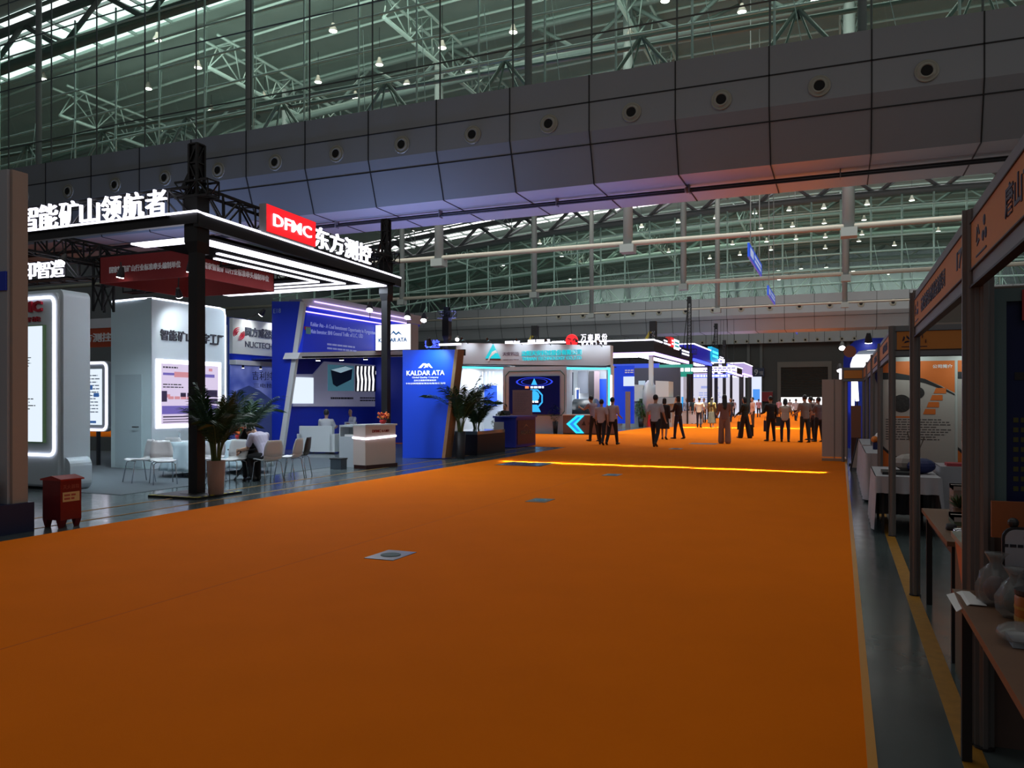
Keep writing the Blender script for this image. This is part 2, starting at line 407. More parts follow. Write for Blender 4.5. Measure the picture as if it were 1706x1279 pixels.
for y in [39.5 + 2.4 * k for k in range(10)] + [104 + 3 * k for k in range(14)]:
    pu.tube([(x, y, arch(x, 27.0)) for x in XS], .10, 5)
struct(pu, 'ceiling_purlins', SEC)
# lattice girders on top of the bulkheads
def girder(Y, X0, X1, z0, z1, lab, m, r=.11, step=6.3):
    t = thing('lattice_girder', lab, 'girder', (0, Y, z0))
    a = MB()
    for z in (z0, z1):
        for dy in (0, 1.0): a.tube([(X0, Y + dy, z), (X1, Y + dy, z)], r, 8)
    a.build('chords', m, t, True)
    d = MB(); x = X0
    while x < X1:
        for s_ in (-1, 1):
            d.tube([(x + step / 2, Y, z1), (x + step / 2 + s_ * step / 2, Y, z0)], r * .8, 6)
            d.tube([(x + step / 2, Y, z1), (x + step / 2 + s_ * step / 4, Y + 1, z0)], r * .45, 6)
            d.tube([(x + step / 2, Y, z1), (x + step / 2, Y + 1, z1)], r * .5, 6)
        x += step
    d.build('lattice', m, t, True)
girder(33.6, -74, 44, 13.2, 17.2, 'pale lattice girder running above the near bulkhead', STEEL)
girder(97, -75, 58, 13.2, 16.6, 'distant lattice girder behind the second glazed grid', STEEL, .14)

# glazed grids over the bulkheads
def pane_mat():
    m = bpy.data.materials.new('green_glass'); m.use_nodes = True; nt = m.node_tree; nt.nodes.clear()
    o = nt.nodes.new('ShaderNodeOutputMaterial'); mx = nt.nodes.new('ShaderNodeMixShader'); tr = nt.nodes.new('ShaderNodeBsdfTransparent'); gl = nt.nodes.new('ShaderNodeBsdfGlossy')
    tr.inputs[0].default_value = (.72, .86, .79, 1); gl.inputs['Roughness'].default_value = .12; gl.inputs[0].default_value = (.7, .9, .82, 1); mx.inputs[0].default_value = .07
    nt.links.new(tr.outputs[0], mx.inputs[1]); nt.links.new(gl.outputs[0], mx.inputs[2]); nt.links.new(mx.outputs[0], o.inputs[0]); return m
GLASS = pane_mat()
def glazed(nm, Y, X0, X1, xv, hz, a, x0, top, thin_x=None, m=STEELG, r=.05):
    p = MB(); xs = [X0 + (X1 - X0) * i / 24 for i in range(25)]
    p.add([(x, Y, 13.0) for x in xs] + [(x, Y, arch(x, top, a, x0)) for x in xs], [(i, i + 1, 26 + i, 25 + i) for i in range(24)])
    w_ = p.build(nm, GLASS); w_['kind'] = 'structure'
    f = MB(); x = xv
    while x - 3 > X0: x -= 3
    while x < X1: f.tube([(x, Y - .08, 13), (x, Y - .08, arch(x, top, a, x0))], r, 6); x += 3
    for z in hz: f.tube([(x, Y - .14, arch(x, z, a, x0)) for x in xs], r, 6)
    f.build('window_frame', m, w_, True)
    s_ = MB(); x = xv
    while x - 3 > X0: x -= 3
    while x < X1:
        s_.tube([(x, Y - 1.3, 13.0), (x + .15, Y - .2, 14.2)], r * .55, 5); s_.tube([(x + .6, Y - .9, 13.0), (x + .15, Y - .2, 14.2)], r * .4, 5)
        s_.tube([(x + 1.2, Y - 1.4, 13.0), (x + .3, Y - .2, 18.4)], r * .3, 5); x += 3
    s_.build('window_stay', m, w_, True)
    return w_
glazed('window_3', 31.0, -74, 44, -17.25, (16.05, 17.6, 19.15, 20.7, 22.1), .00065, -3, 23.0)
glazed('window_4', 94.0, -94, 58, -17.96, (14.5, 16.1, 17.7, 19.3, 20.9, 22.4), .00095, 3, 23.6, r=.10)
# outer thin steel grid above the near bulkhead
f = MB(); x = 3.89
while x > -72: x -= 3
while x < 44: f.tube([(x, 27.1, 13), (x, 27.1, 24)], .035, 6); x += 3
for z in (14.4, 17.3, 19.6, 21.6): f.tube([(-74, 27.1, z - 1.4), (-30, 27.1, z), (0, 27.1, z + .2), (44, 27.1, z)], .03, 6)
o = f.build('window_5', mat('thin_dark_steel', (.10, .12, .11), .45)); o['kind'] = 'structure'

# hanging posts and pipes
POST = mat('post_grey', (.26, .28, .27), .5)
PIPE = mat('pipe_cream', (.40, .36, .30), .5)
def hpost(x, y, z0, z1, w_, lab):
    t = thing('hanging_post', lab, 'post', (x, y, z0))
    MB().tube([(x, y, z0 + .3), (x, y, z1)], w_ / 2, 12).build('shaft', POST, t, True)
    MB().box(x - w_ * .7, x + w_ * .7, y - w_ * .7, y + w_ * .7, z0, z0 + .5).build('foot_block', POST, t)
nm = ['above the orange shell booths', 'above the middle of the carpet', 'above the reception counters', 'above the black truss towers', 'at the far side of the hall']
for i, x in enumerate((.7, -11.7, -25.9, -40.1)): hpost(x, 30.2, 13, 24, .3, 'round grey column in front of the near glazing, %s' % nm[i])
for i, x in enumerate((.45, -12.3, -25.6, -38.5)): hpost(x, 49, 10.9, 27, .62, 'thick grey hanging post carrying the first cream pipe, %s' % nm[i])
for i, x in enumerate((.4, -12.1, -25.4, -39)): hpost(x, 67, 10.9, 27, .5, 'grey hanging post carrying the second cream pipe, %s' % nm[i])
for i, x in enumerate((.4, -11.9, -25.6)): hpost(x, 85.5, 10.9, 27, .5, 'slim dark hanging post in front of the second bulkhead, %s' % nm[i])
for y, z, r, lb in ((49, 11.5, .16, 'cream pipe hung first behind the near bulkhead'), (67, 11.5, .16, 'cream pipe hung in the middle of the second bay'), (85.5, 11.4, .10, 'thin cream pipe in front of the second bulkhead'), (116, 11.6, .2, 'cream pipe hung below the second bulkhead in the last bay')):
    tag(MB().tube([(-70, y, z), (42, y, z)], r, 10).build('hanging_pipe', PIPE, None, True), lb, 'pipe')
t = thing('service_pipe', 'double dark pipe run slung under the near bulkhead', 'pipe', (0, 28.8, 9.1))
MB().tube([(-70, 28.8, 9.12), (42, 28.8, 9.12)], .045, 8).build('pipe', DK, t, True)
MB().tube([(-70, 28.95, 9.24), (42, 28.95, 9.24)], .045, 8).build('pipe', DK, t, True)
for i in range(20): MB().box(-60 + i * 5 - .02, -60 + i * 5 + .02, 28.7, 29, 9.05, 9.36).build('bracket', ALU, t)
c = PY(1145, 322, 28.8)
t = thing('ceiling_camera', 'small dome camera hanging under the near bulkhead', 'camera', c)
MB().lathe([(.02, .0), (.09, .03), (.11, .12), (.1, .2), (.04, .24)], c, 14).build('dome', mat('amber_dome', (.18, .10, .05), .3), t, True)
MB().tube([c + Vector((0, 0, .2)), c + Vector((0, 0, .75))], .025, 8).build('stem', ALU, t)

# high bay lamps
LAMP = glow('lamp_lens', (1, .92, .84), 9.0)
lamp0 = None; lamp_n = 0
def lamp(px, py, z, grp, lab, sc=1.0):
    global lamp0
    t_ = (z - EYE) * F / (HZ - py); l = (px - 853) / F * t_; c = Vector((-ST * t_ + CT * l, CT * t_ + ST * l, z))
    if lamp0 is None:
        lamp0 = thing('high_bay_lamp', lab, 'ceiling lamp', (0, 0, 0), 0, grp)
        MB().lathe([(.05, .5), (.1, .48), (.14, .3), (.27, .06), (.28, 0), (.25, .01), (.03, .03)], (0, 0, 0), 16).build('lamp_shade', mat('lamp_reflector', (.4, .35, .3), .35, .4), lamp0, True)
        MB().lathe([(.24, -.01), (.24, .02)], (0, 0, 0), 16).build('lens', LAMP, lamp0)
        MB().tube([(0, 0, .5), (0, 0, 3.4)], .02, 5).build('cord', DK, lamp0)
        o = lamp0
    else:
        o = copy_tree(lamp0); o['label'] = lab; o['group'] = grp
    place(o, c, 0); o.scale = (sc,) * 3
g1 = 'lamps in the second bay seen through the near glazing'
ONE = ['', 'first', 'second', 'third', 'fourth', 'fifth', 'sixth', 'seventh', 'eighth', 'ninth', 'tenth', 'eleventh', 'twelfth', 'thirteenth', 'fourteenth', 'fifteenth', 'sixteenth', 'seventeenth', 'eighteenth', 'nineteenth']
def ordinal(n): return ONE[n] if n < 20 else ['twentieth', 'thirtieth', 'fortieth'][n // 10 - 2] if n % 10 == 0 else ['twenty', 'thirty', 'forty'][n // 10 - 2] + '-' + ONE[n % 10]
for n_, p in enumerate(sorted(((262, 67), (441, 162), (352, 185), (268, 216), (190, 243), (737, 80), (632, 108), (592, 163), (855, 54), (781, 121), (678, 141), (1236, 20), (1108, 2), (1358, 2), (418, 211), (530, 137), (555, 52), (72, 132), (247, 148), (70, 203), (330, 113), (1050, 60), (915, 100))), 1):
    lamp(p[0], p[1], 24, g1, 'small round lamp high behind the near glazed grid, %s from the left edge' % ordinal(n_), 1.0)
z4 = [(155, 377), (850, 445), (970, 515), (653, 565), (1407, 355), (1607, 330), (1555, 492), (1390, 517), (1072, 553), (500, 608), (628, 655), (1018, 640), (880, 665), (975, 705), (350, 555), (607, 725), (350, 720), (220, 757)]
z5 = [(210, 243), (430, 293), (400, 220), (567, 205), (583, 283), (735, 195), (737, 268), (945, 177), (930, 252), (1162, 157), (457, 357), (600, 345), (742, 336), (742, 390), (920, 323), (905, 355), (1077, 375), (1290, 307), (292, 370), (328, 421), (182, 438), (478, 397), (515, 497), (747, 482), (625, 488), (1045, 515), (1188, 468), (1048, 547), (517, 541), (253, 520), (877, 500)]
for n_, p in enumerate(sorted([(x * .3048 + 640, y * .3048 + 270) for x, y in z4] + [(x * .3435 + 1120, y * .3435 + 280) for x, y in z5]), 1):
    lamp(p[0], p[1], 24, 'lamps seen below the near bulkhead', 'small round lamp seen below the near bulkhead, %s from the left' % ordinal(n_), 1.15)

# hanging aisle signs
def hsign(p1, p2, hgt, z, lab):
    fr = Fr((p1[0], p1[1], z), (p2[0] - p1[0], p2[1] - p1[1], 0)); L = (Vector(p2) - Vector(p1)).length
    t = thing('hanging_sign', lab, 'hanging sign', (p1[0], p1[1], z))
    MB().rect(fr, 0, L, 0, hgt, -.05, .05).build('board', mat('sign_blue', (.02, .08, .6), .4, em=(.02, .1, .8), es=.35), t)
    m_ = MB(); m_.rect(fr, L * .08, L * .3, hgt * .2, hgt * .8, .05, .06); bars(m_, fr, L * .4, L * .92, hgt * .15, hgt * .85, 2, .6, .05, .01, 3, False)
    m_.build('lettering', mat('sign_white', (.5, .55, .7), .5, em=(.5, .6, 1), es=.35), t)
    for k in (.15, .85):
        MB().tube([fr(L * k, hgt), fr(L * k, hgt) + Vector((0, 0, 16.4))], .03, 5).build('wire', ALU, t)
hsign((-4.6, 44.8), (-4.6, 52.3), .75, 9.45, 'blue hanging direction sign, highest of those over the aisle')
hsign((-4.9, 61), (-4.9, 67.5), .7, 9.4, 'blue hanging direction sign in front of the second bulkhead')
hsign((-5, 100), (-5, 106), .8, 10, 'small blue hanging sign below the second bulkhead')

# end wall with roller shutter
ENDW = mat('end_wall', (.045, .05, .05), .6, noise=.1, nscale=.3)
wx0, wx1 = -9.8, -2.0
struct(MB().box(-95, wx0 - .6, 150, 150.5, 0, 14.5), 'wall_back_west', ENDW)
struct(MB().box(wx1 + .6, 60, 150, 150.5, 0, 14.5), 'wall_back_east', ENDW)
struct(MB().box(wx0 - .6, wx1 + .6, 150, 150.5, 8.6, 14.5), 'wall_back_top', ENDW)
struct(MB().box(wx0 - .6, wx0, 149.8, 150.3, 0, 7.7).box(wx1, wx1 + .6, 149.8, 150.3, 0, 7.7).box(wx0 - .6, wx1 + .6, 149.8, 150.3, 7.7, 8.7), 'trim_1', mat('door_frame', (.13, .125, .11), .5))
sh = MB()
for i in range(18): sh.prism([(wx0, 150.1, 2.45 + i * .292), (wx0, 150.02, 2.6 + i * .292), (wx0, 150.1, 2.74 + i * .292)], (wx1 - wx0, 0, 0))
sh.box(wx0, wx1, 150.1, 150.2, 2.4, 7.7)
d_ = struct(sh, 'door_1', mat('shutter', (.035, .045, .045), .45, .3))
struct(MB().box(-14, 6, 165, 165.2, 0, 8), 'wall_outside', glow('daylight_outside', (1, 1, 1), 1.3))
for i, x in enumerate((-13.4, -15.6, -20, 1)):
    struct(MB().box(x, x + .5, 149.5, 150, 0, 12), 'trim_%d' % (i + 2), mat('end_column', (.10, .11, .11), .5))
c = PY(1254, 627, 149.4)
t = thing('hall_sign', 'dark blue hall number sign reading 9 on the end wall', 'sign', c)
MB().box(c.x, c.x + 2.0, 149.4, 149.6, c.z, c.z + 1.5).build('board', mat('hall_sign_blue', (.008, .02, .07), .5), t)
MB().text(FY(149.38), '9', c.x + .25, c.z + .2, c.z + 1.3, bold=.02).text(FY(149.38), '馆', c.x + 1.15, c.z + .3, c.z + .95).build('lettering', mat('dull_white', (.4, .45, .5), .5), t)
# ============================================================ SHARED BUILDERS
def box_truss(mb, p, q, w=.3, h=.4, step=.45, r=.022):
    p = Vector(p); q = Vector(q); d = (q - p); L = d.length; d.normalize(); up = Vector((0, 0, 1))
    if abs(d.z) > .9: up = Vector((0, 1, 0))
    a = d.cross(up).normalized(); b = a.cross(d).normalized()
    cs = [(-w / 2, -h / 2), (w / 2, -h / 2), (w / 2, h / 2), (-w / 2, h / 2)]
    P = lambda i, t: p + d * t + a * cs[i][0] + b * cs[i][1]
    for i in range(4): mb.bar(P(i, 0), P(i, L), r * 2)
    n = max(1, int(L / step))
    for k in range(n):
        t0, t1 = L * k / n, L * (k + 1) / n
        for i in range(4):
            j = (i + 1) % 4
            mb.bar(P(i, t0), P(j, t1) if k % 2 else P(j, t0), r * 1.1) if False else mb.bar(P(i, t0 if k % 2 else t1), P(j, t1 if k % 2 else t0), r * 1.2)
            mb.bar(P(i, t1), P(j, t1), r * 1.2)
    return mb
def tower(x, y, ztop, zc, w, lab, cat='truss tower', base=True, m=BLK):
    """black truss post with sleeve block and hoist head"""
    t = thing('truss_tower', lab, cat, (x, y, 0))
    MB().box(x - w / 2, x + w / 2, y - w / 2, y + w / 2, .04, zc).build('post', m, t)
    b = MB(); b.box(x - w * .75, x + w * .75, y - w * .75, y + w * .75, zc - .1, zc + .7)
    b.prism([(x - w * .75, y - w * .75, zc - .1), (x + w * .75, y - w * .75, zc - .1), (x + w * .5, y - w * .5, zc - .28), (x - w * .5, y - w * .5, zc - .28)], (0, w * 1.5, 0))
    b.build('sleeve_block', m, t)
    h = MB(); box_truss(h, (x, y, zc + .6), (x, y, ztop), w * .9, w * .9, .25, .02)
    h.box(x - w * .35, x + w * .35, y - w * .35, y + w * .35, ztop - .55, ztop)
    h.lathe([(w * .28, -w * .3), (w * .28, w * .3)], (x - w * .45, y, ztop - .28), 12, axis='y')
    h.bar((x - w * .7, y, zc + .9), (x - w * .25, y, ztop - .1), .05); h.bar((x - w * .5, y - .1, zc + .7), (x - w * .45, y, ztop - .3), .04)
    box_truss(h, (x - w * 1.9, y, zc + .8), (x + w * 1.9, y, zc + .8), w * 1.4, w * 1.4, .2, .016); h.bar((x - w * 1.7, y, zc + .85), (x - w * .2, y, ztop - .3), .06, .05)
    h.build('hoist_head', m, t)
    if base: MB().box(x - w, x + w, y - w, y + w, 0, .04).build('base_plate', m, t)
    return t
def led_line(parent, pts, r=.02, m=LED, name='led_strip'):
    return MB().tube(pts, r, 6).build(name, m, parent)
def palm(loc, h, spread, lab, potw=.16, poth=.5, potm=None, seed=1, fronds=16, cat='potted plant', z0=0.):
    t = thing('potted_palm', lab, cat, (loc[0], loc[1], z0)); rr = random.Random(seed)
    x, y = loc[0], loc[1]
    MB().lathe([(potw * .72, 0), (potw * .8, .02), (potw, poth), (potw * .9, poth), (potw * .86, poth - .06)], (x, y, z0), 20).build('pot', potm or WARMP, t, True)
    MB().lathe([(potw * .85, poth - .07), (potw * .85, poth - .05)], (x, y, z0), 14).build('soil', mat('soil', (.03, .02, .012), .9), t)
    lf = MB(); st = MB()
    for i in range(fronds):
        a = 2 * math.pi * i / fronds + rr.uniform(-.25, .25); tilt = rr.uniform(.12, 1.0); L = h * rr.uniform(.75, 1.05)
        pts = []; p = Vector((x + math.cos(a) * potw * .4, y + math.sin(a) * potw * .4, z0 + poth - .05)); n = 9
        for k in range(n + 1):
            s_ = k / n; el = math.radians(86) - tilt * s_ ** 1.25 * 1.75; pts.append(p.copy())
            p = p + Vector((math.cos(a) * math.cos(el) * spread * 1.5, math.sin(a) * math.cos(el) * spread * 1.5, math.sin(el))) * (L / n)
        st.tube(pts, [.011 * (1.3 - k / n) for k in range(n + 1)], 5)
        for k in range(3, n + 1):
            for q in (0, .25, .5, .75):
                if k + q > n: continue
                k0 = int(k); c = pts[k0].lerp(pts[min(n, k0 + 1)], q); d = (pts[min(n, k0 + 1)] - pts[k0 - 1]).normalized()
                sd = d.cross(Vector((0, 0, 1)));
                if sd.length < .1: sd = Vector((math.sin(a), -math.cos(a), 0))
                sd.normalize(); ll = (.30 + .12 * math.sin(math.pi * (k + q - 3) / (n - 2))) * h / 1.6
                for s2 in (-1, 1):
                    o = (sd * s2 * .75 + d * .7 + Vector((0, 0, rr.uniform(-.1, .15)))).normalized(); tip = c + o * ll - Vector((0, 0, ll * .3)); md = c + o * ll * .5
                    wv = d.cross(o).cross(o).normalized() * .016 * h / 1.6
                    lf.add([c - wv * .4, md - wv, tip, md + wv, c + wv * .4], [(0, 1, 2, 3, 4)])
    st.build('stems', mat('palm_stem', (.05, .09, .02), .6), t); lf.build('foliage', mat('palm_leaf', (.013, .05, .012), .5, noise=.35, nscale=6), t)
    return t
def bush(loc, h, w_, lab, potw=.18, poth=.5, potm=None, seed=2, leaf=(.05, .22, .02), n=420, name='leafy_plant'):
    t = thing(name, lab, 'potted plant', (loc[0], loc[1], 0)); rr = random.Random(seed); x, y = loc[0], loc[1]
    MB().lathe([(potw * .75, 0), (potw, poth), (potw * .88, poth), (potw * .85, poth - .05)], (x, y, 0), 16).build('pot', potm or DK, t, True)
    lf = MB(); st = MB()
    for i in range(7):
        a = i * .9; st.tube([(x, y, poth - .08), (x + math.cos(a) * w_ * .25, y + math.sin(a) * w_ * .25, poth + (h - poth) * .5), (x + math.cos(a) * w_ * .4, y + math.sin(a) * w_ * .4, h * .92)], [.015, .01, .005], 5)
    for i in range(n):
        z = poth + (h - poth) * rr.random() ** .8; q = math.sin(math.pi * min(.98, (z - poth) / (h - poth) * .85 + .13)); a = rr.random() * 6.28; r = w_ * q * rr.random() ** .5
        c = Vector((x + math.cos(a) * r, y + math.sin(a) * r, z)); o = Vector((math.cos(a), math.sin(a), rr.uniform(-.3, .9))).normalized(); sd = o.cross(Vector((0, 0, 1))).normalized(); L = rr.uniform(.09, .15)
        lf.add([c, c + o * L * .5 + sd * L * .28, c + o * L - Vector((0, 0, L * .25)), c + o * L * .5 - sd * L * .28], [(0, 1, 2, 3)])
    st.build('stems', mat('palm_stem', (.05, .09, .02), .6), t); lf.build('foliage', mat('leaf_' + name + str(seed), leaf, .5, noise=.4, nscale=5), t)
    return t

# moulded shell chair
def make_chair(lab, grp, shell):
    t = thing('shell_chair', lab, 'chair', (0, 0, 0), 0, grp)
    sec = [(-.22, .44), (-.16, .452), (-.05, .445), (.08, .435), (.16, .45), (.205, .51)]
    rows = []
    for i, (y, z) in enumerate(sec):
        hw = [.19, .21, .215, .21, .205, .2][i]; rows.append([(hw * q, -y, z + .02 * abs(q) ** 3) for q in (-1, -.6, -.2, .2, .6, 1)])
    MB().sheet(rows, .014).build('seat', shell, t, True)
    sec = [(.205, .51), (.225, .60), (.24, .70), (.255, .79), (.262, .84)]; rows = []
    for i, (y, z) in enumerate(sec):
        hw = [.2, .215, .205, .175, .15][i]; rows.append([(hw * q, -y + .03 * abs(q) ** 2, z) for q in (-1, -.6, -.2, .2, .6, 1)])
    MB().sheet(rows, .014).build('backrest', shell, t, True)
    MB().tube([(-.15, .14, .43), (.15, .14, .43)], .009, 6).tube([(-.15, -.14, .425), (.15, -.14, .425)], .009, 6).build('seat_frame', CH, t)
    for sx in (-1, 1):
        for sy in (-1, 1):
            MB().tube([(sx * .14, sy * .13, .43), (sx * .19, sy * .17, .40), (sx * .215, sy * .235, 0)], .010, 8).build('leg', CH, t, True)
    return t
SHELLD = mat('shell_dark', (.02, .02, .022), .4)
CHW = mat('shell_white', (.68, .69, .70), .4)
chair0 = None
def chair(px, py, rz, lab, dark=False, z=0):
    global chair0
    c = G(px, py)
    grp = 'white shell chairs in the open booth'
    if chair0 is None: chair0 = o = make_chair(lab, grp, CHW)
    elif dark: o = make_chair(lab, grp, SHELLD)
    else: o = copy_tree(chair0)
    return place(o, c, math.radians(rz), lab)
def round_table(c, r, lab, grp, seed=0):
    t = thing('round_table', lab, 'table', c, 0, grp)
    MB().lathe([(r, .715), (r, .735)], c, 28).build('tabletop', W, t)
    MB().tube([Vector(c) + Vector((0, 0, .02)), Vector(c) + Vector((0, 0, .71))], .035, 10).build('pedestal', CH, t)
    for k in range(4):
        a = k * math.pi / 2 + .4; MB().tube([Vector(c) + Vector((0, 0, .06)), Vector(c) + Vector((math.cos(a) * r * .8, math.sin(a) * r * .8, .02))], .018, 6).build('foot', CH, t)
    cl = MB(); prof = [(.02, .742), (r * .98, .742), (r + .006, .736)] + [(r + .008 + .02 * i, .736 - i * .085) for i in range(1, 8)]
    cl.lathe(prof, c, 72, wob=lambda a, i: 1 + (0 if i < 2 else .012 * (i - 1)) * math.sin(a * 12 + seed + .6 * math.sin(3 * a)))
    o = cl.build('tablecloth', mat('cloth_pale', (.5, .62, .68), .8, noise=.05, nscale=2), None, True)
    tag(o, 'pale cloth draped over the ' + lab, 'tablecloth', 'cloths on the round tables'); return t

# ============================================================ LEFT SIDE: NEAR BOOTH EDGE AND FIRE BOX
t = thing('booth_panel_wall', 'tall white booth end wall with blue base beside the red fire box', 'booth wall', (-9.9, 6.75, 0))
MB().box(-14, -9.30, 6.66, 6.86, .36, 4.42).build('panel', mat('beige_panel', (.36, .31, .27), .5), t)
MB().box(-14, -9.34, 6.62, 6.665, .36, 4.42).build('front_sheet', GRAYP, t)
MB().box(-14, -9.24, 6.45, 6.9, 0, .36).build('base', mat('navy_base', (.006, .015, .06), .5), t)
MB().box(-14, -9.34, 6.6, 6.625, 2.95, 3.18).build('stripe', BLUE, t)
tag(MB().box(-10.6, -9.36, 6.15, 6.44, 0, .12).box(-10.6, -9.36, 6.15, 6.44, .3, .78).build('display_plinth', mat('plinth_grey', (.30, .28, .27), .5)), 'low grey plinth against the blue base of the tall end wall', 'plinth')
c = Vector((-9.17, 7.3, 0)); t = thing('fire_box', 'dark red metal fire extinguisher box on pointed feet', 'fire extinguisher box', c)
b = MB().box(c.x - .24, c.x + .08, c.y - .16, c.y + .14, .1, .6)
for sx in (c.x - .24, c.x + .0):
    for sy in (c.y - .16, c.y + .06): b.prism([(sx, sy, .1), (sx + .08, sy, .1), (sx + .04, sy, 0)], (0, .08, 0))
b.build('cabinet', REDD, t)
MB().prism([(c.x - .26, c.y - .18, .6), (c.x + .11, c.y - .18, .6), (c.x + .11, c.y - .18, .62), (c.x - .06, c.y - .18, .66), (c.x - .26, c.y - .18, .62)], (0, .34, 0)).build('lid', mat('red_lid', (.30, .02, .015), .35, .2), t)
fr = FX(c.x + .081, c.y - .19); lb = MB().rect(fr, .06, .30, .33, .45, 0, .004); lb.build('label', mat('label_yellow', (.6, .45, .2), .6), t)
m_ = MB(); bars(m_, fr, .08, .28, .345, .435, 2, .55, .004, .002, 5); m_.text(fr, '灭火器箱', .18, .49, .545, align='c', d0=0, d1=.003).build('lettering', mat('faded_red', (.35, .08, .05), .6), t)
t = thing('toolbox', 'small dark case with orange panel in front of the lit pillar', 'case', G(85, 788))
c = G(85, 788); MB().box(c.x - .18, c.x + .18, c.y - .15, c.y + .15, .0, .32).build('case', DK, t); MB().box(c.x - .1, c.x + .1, c.y - .17, c.y - .15, .06, .26).build('front_panel', mat('panel_orange', (.3, .1, .01), .5), t)
for sx in (-.28, .3): MB().tube([(c.x + sx, c.y, 0), (c.x + sx, c.y, .5)], .012, 6).build('stand', DK, t)

# ============================================================ OPEN BOOTH WITH BLACK CANOPY
A = Vector((-10.2, 10.6, 0)); B = Vector((-10.62, 17.45, 0)); AX = A + Vector((-9.8, 0, 0))
tag(MB().prism([(-11.4, 10.1, 0), (-11.6, 18.9, 0), (-24, 18.9, 0), (-24, 10.1, 0)], (0, 0, .006)).build('booth_carpet', mat('grey_booth_carpet', (.09, .115, .13), .9, noise=.08)), 'dark grey carpet laid under the tables of the open booth', 'carpet')
tower(A.x, A.y, 6.0, 4.42, .19, 'thick black truss post at the near corner of the lit canopy')
tower(B.x, B.y, 6.2, 4.42, .17, 'black truss post behind the white reception desk')
t = thing('post_base', 'black square base plate with yellow hazard tape under the near truss post', 'base plate', (-10.2, 10.6, 0))
MB().box(-10.74, -9.68, 10.06, 11.12, 0, .035).build('plate', BLK, t)
m_ = MB()
for k in range(7):
    o_ = .02 + k * .15
    m_.prism([(-10.74 + o_, 10.055, .036), (-10.66 + o_, 10.055, .036), (-10.62 + o_, 10.13, .036), (-10.70 + o_, 10.13, .036)], (0, 0, .003))
    m_.prism([(-9.675, 10.06 + o_, .036), (-9.675, 10.14 + o_, .036), (-9.75, 10.18 + o_, .036), (-9.75, 10.10 + o_, .036)], (0, 0, .003))
m_.build('hazard_tape', mat('hazard_yellow', (.6, .5, .02), .5), t)

t = thing('truss_canopy', 'black box truss canopy with white light strips over the open booth', 'canopy', (-12, 12, 4.4))
uAB = (B - A).normalized(); nAB = Vector((uAB.y, -uAB.x, 0)); FAB = Fr(A + nAB * .2, uAB); LAB = (B - A).length
FA = FY(A.y - .2, A.x + .2)          # end face, u along +x, 0 at the corner
z1, z2 = 4.55, 4.78
MB().rect(FAB, -.2, LAB + .45, z1, z2, -.1, 0).rect(FA, -9.9, 0, z1 + .06, z2, -.1, 0).build('fascia', BLK, t)
MB().box(A.x - 1.75, A.x - .1, 11.1, 17.35, z1 - .04, z1 + .01).box(A.x - 5.4, A.x - 1.75, 15.6, 17.35, z1 - .04, z1 + .01).build('soffit', mat('matt_black', (.004, .004, .004), 1, spec=.05), t)
m_ = MB(); k_ = .35
box_truss(m_, A + Vector((0, 0, 5.02)), B + Vector((0, 0, 5.02)), .34, .44); box_truss(m_, A + Vector((0, 0, 5.02)), AX + Vector((0, 0, 5.02)), .34, .44)
box_truss(m_, A + Vector((-1.5, 2.9, 4.7)), A + Vector((-9.4, 2.9, 4.7)), .34, .44); box_truss(m_, B + Vector((0, 0, 5.02)), B + Vector((-8.8, 0, 5.02)), .34, .44)
box_truss(m_, A + Vector((-5.6, 0, 4.98)), A + Vector((-5.8, 6.9, 4.98)), .34, .44)
box_truss(m_, A + Vector((-5.7, 3, 3.7)), A + Vector((-5.7, 3, 4.9)), .3, .3)
m_.build('truss', BLK, t)
led_line(t, [FAB(LAB + .42, z2), FAB(-.02, z2 + .01, .01), FA(.02, z2 + .02, .03), FA(-4.2, z2 + .02, .03)], .022)
# nested light panels under the canopy
def light_path(x, y0, y1, xb, xf, w_):
    b = MB().box(x - w_, x, y0, y1, 4.47, 4.50).box(xb, x - w_, y1 - w_, y1, 4.47, 4.50)
    if xf: b.box(xf, x - w_, y0, y0 + w_, 4.47, 4.50)
    return b.build('light_panel', LED, t)
light_path(A.x - .25, 10.85, 17.2, -15.4, -12.0, .33); light_path(A.x - .98, 12.2, 16.5, -15.3, None, .08); light_path(A.x - 1.42, 12.6, 16.05, -15.2, None, .08)
t = thing('letter_sign', 'row of glowing white characters 智能矿山领航者 on the canopy end truss', 'illuminated sign', FA(-1, 4.8))
t['label'] = 'row of seven glowing white characters standing on the end truss of the canopy'
m_ = MB()
for i, ch in enumerate('智能矿山领航者'): m_.text(FA, ch, -4.25 + i * .525, 4.8, 5.24, -4.25 + i * .525 + .46, d0=.02, d1=.07, bold=-.004)
m_.build('lettering', LED, t)
MB().rect(FA, -4.3, -.62, 4.76, 4.775, .0, .05).build('rail', BLK, t)
t = thing('letter_sign', 'smaller glowing white characters on the inner truss behind the canopy', 'illuminated sign', PY(60, 460, 13.3))
m_ = MB(); f2 = FY(13.2)
for i, ch in enumerate('羊印智造'): m_.text(f2, ch, -18.5 + i * .47, 4.5, 4.9, -18.5 + i * .47 + .42, d0=0, d1=.05, bold=-.004)
m_.build('lettering', LED, t); MB().rect(f2, -18.6, -16.5, 4.46, 4.5, -.2, .05).build('rail', BLK, t)
t = thing('light_box_sign', 'red light box sign with white letters DFMC standing on the canopy edge', 'illuminated sign', FAB(2.2, 4.78))
s0, s1 = PL(433, 370, FAB)[0], PL(516, 390, FAB)[0]; q0, q1 = PL(521, 400, FAB)[0], PL(617, 430, FAB)[0]
MB().rect(FAB, s0, s1, 4.79, 5.32, -.02, .14).build('box', mat('box_side', (.3, .3, .32), .4), t)
MB().rect(FAB, s0 + .01, s1 - .01, 4.80, 5.31, .14, .15).build('face', LEDR, t)
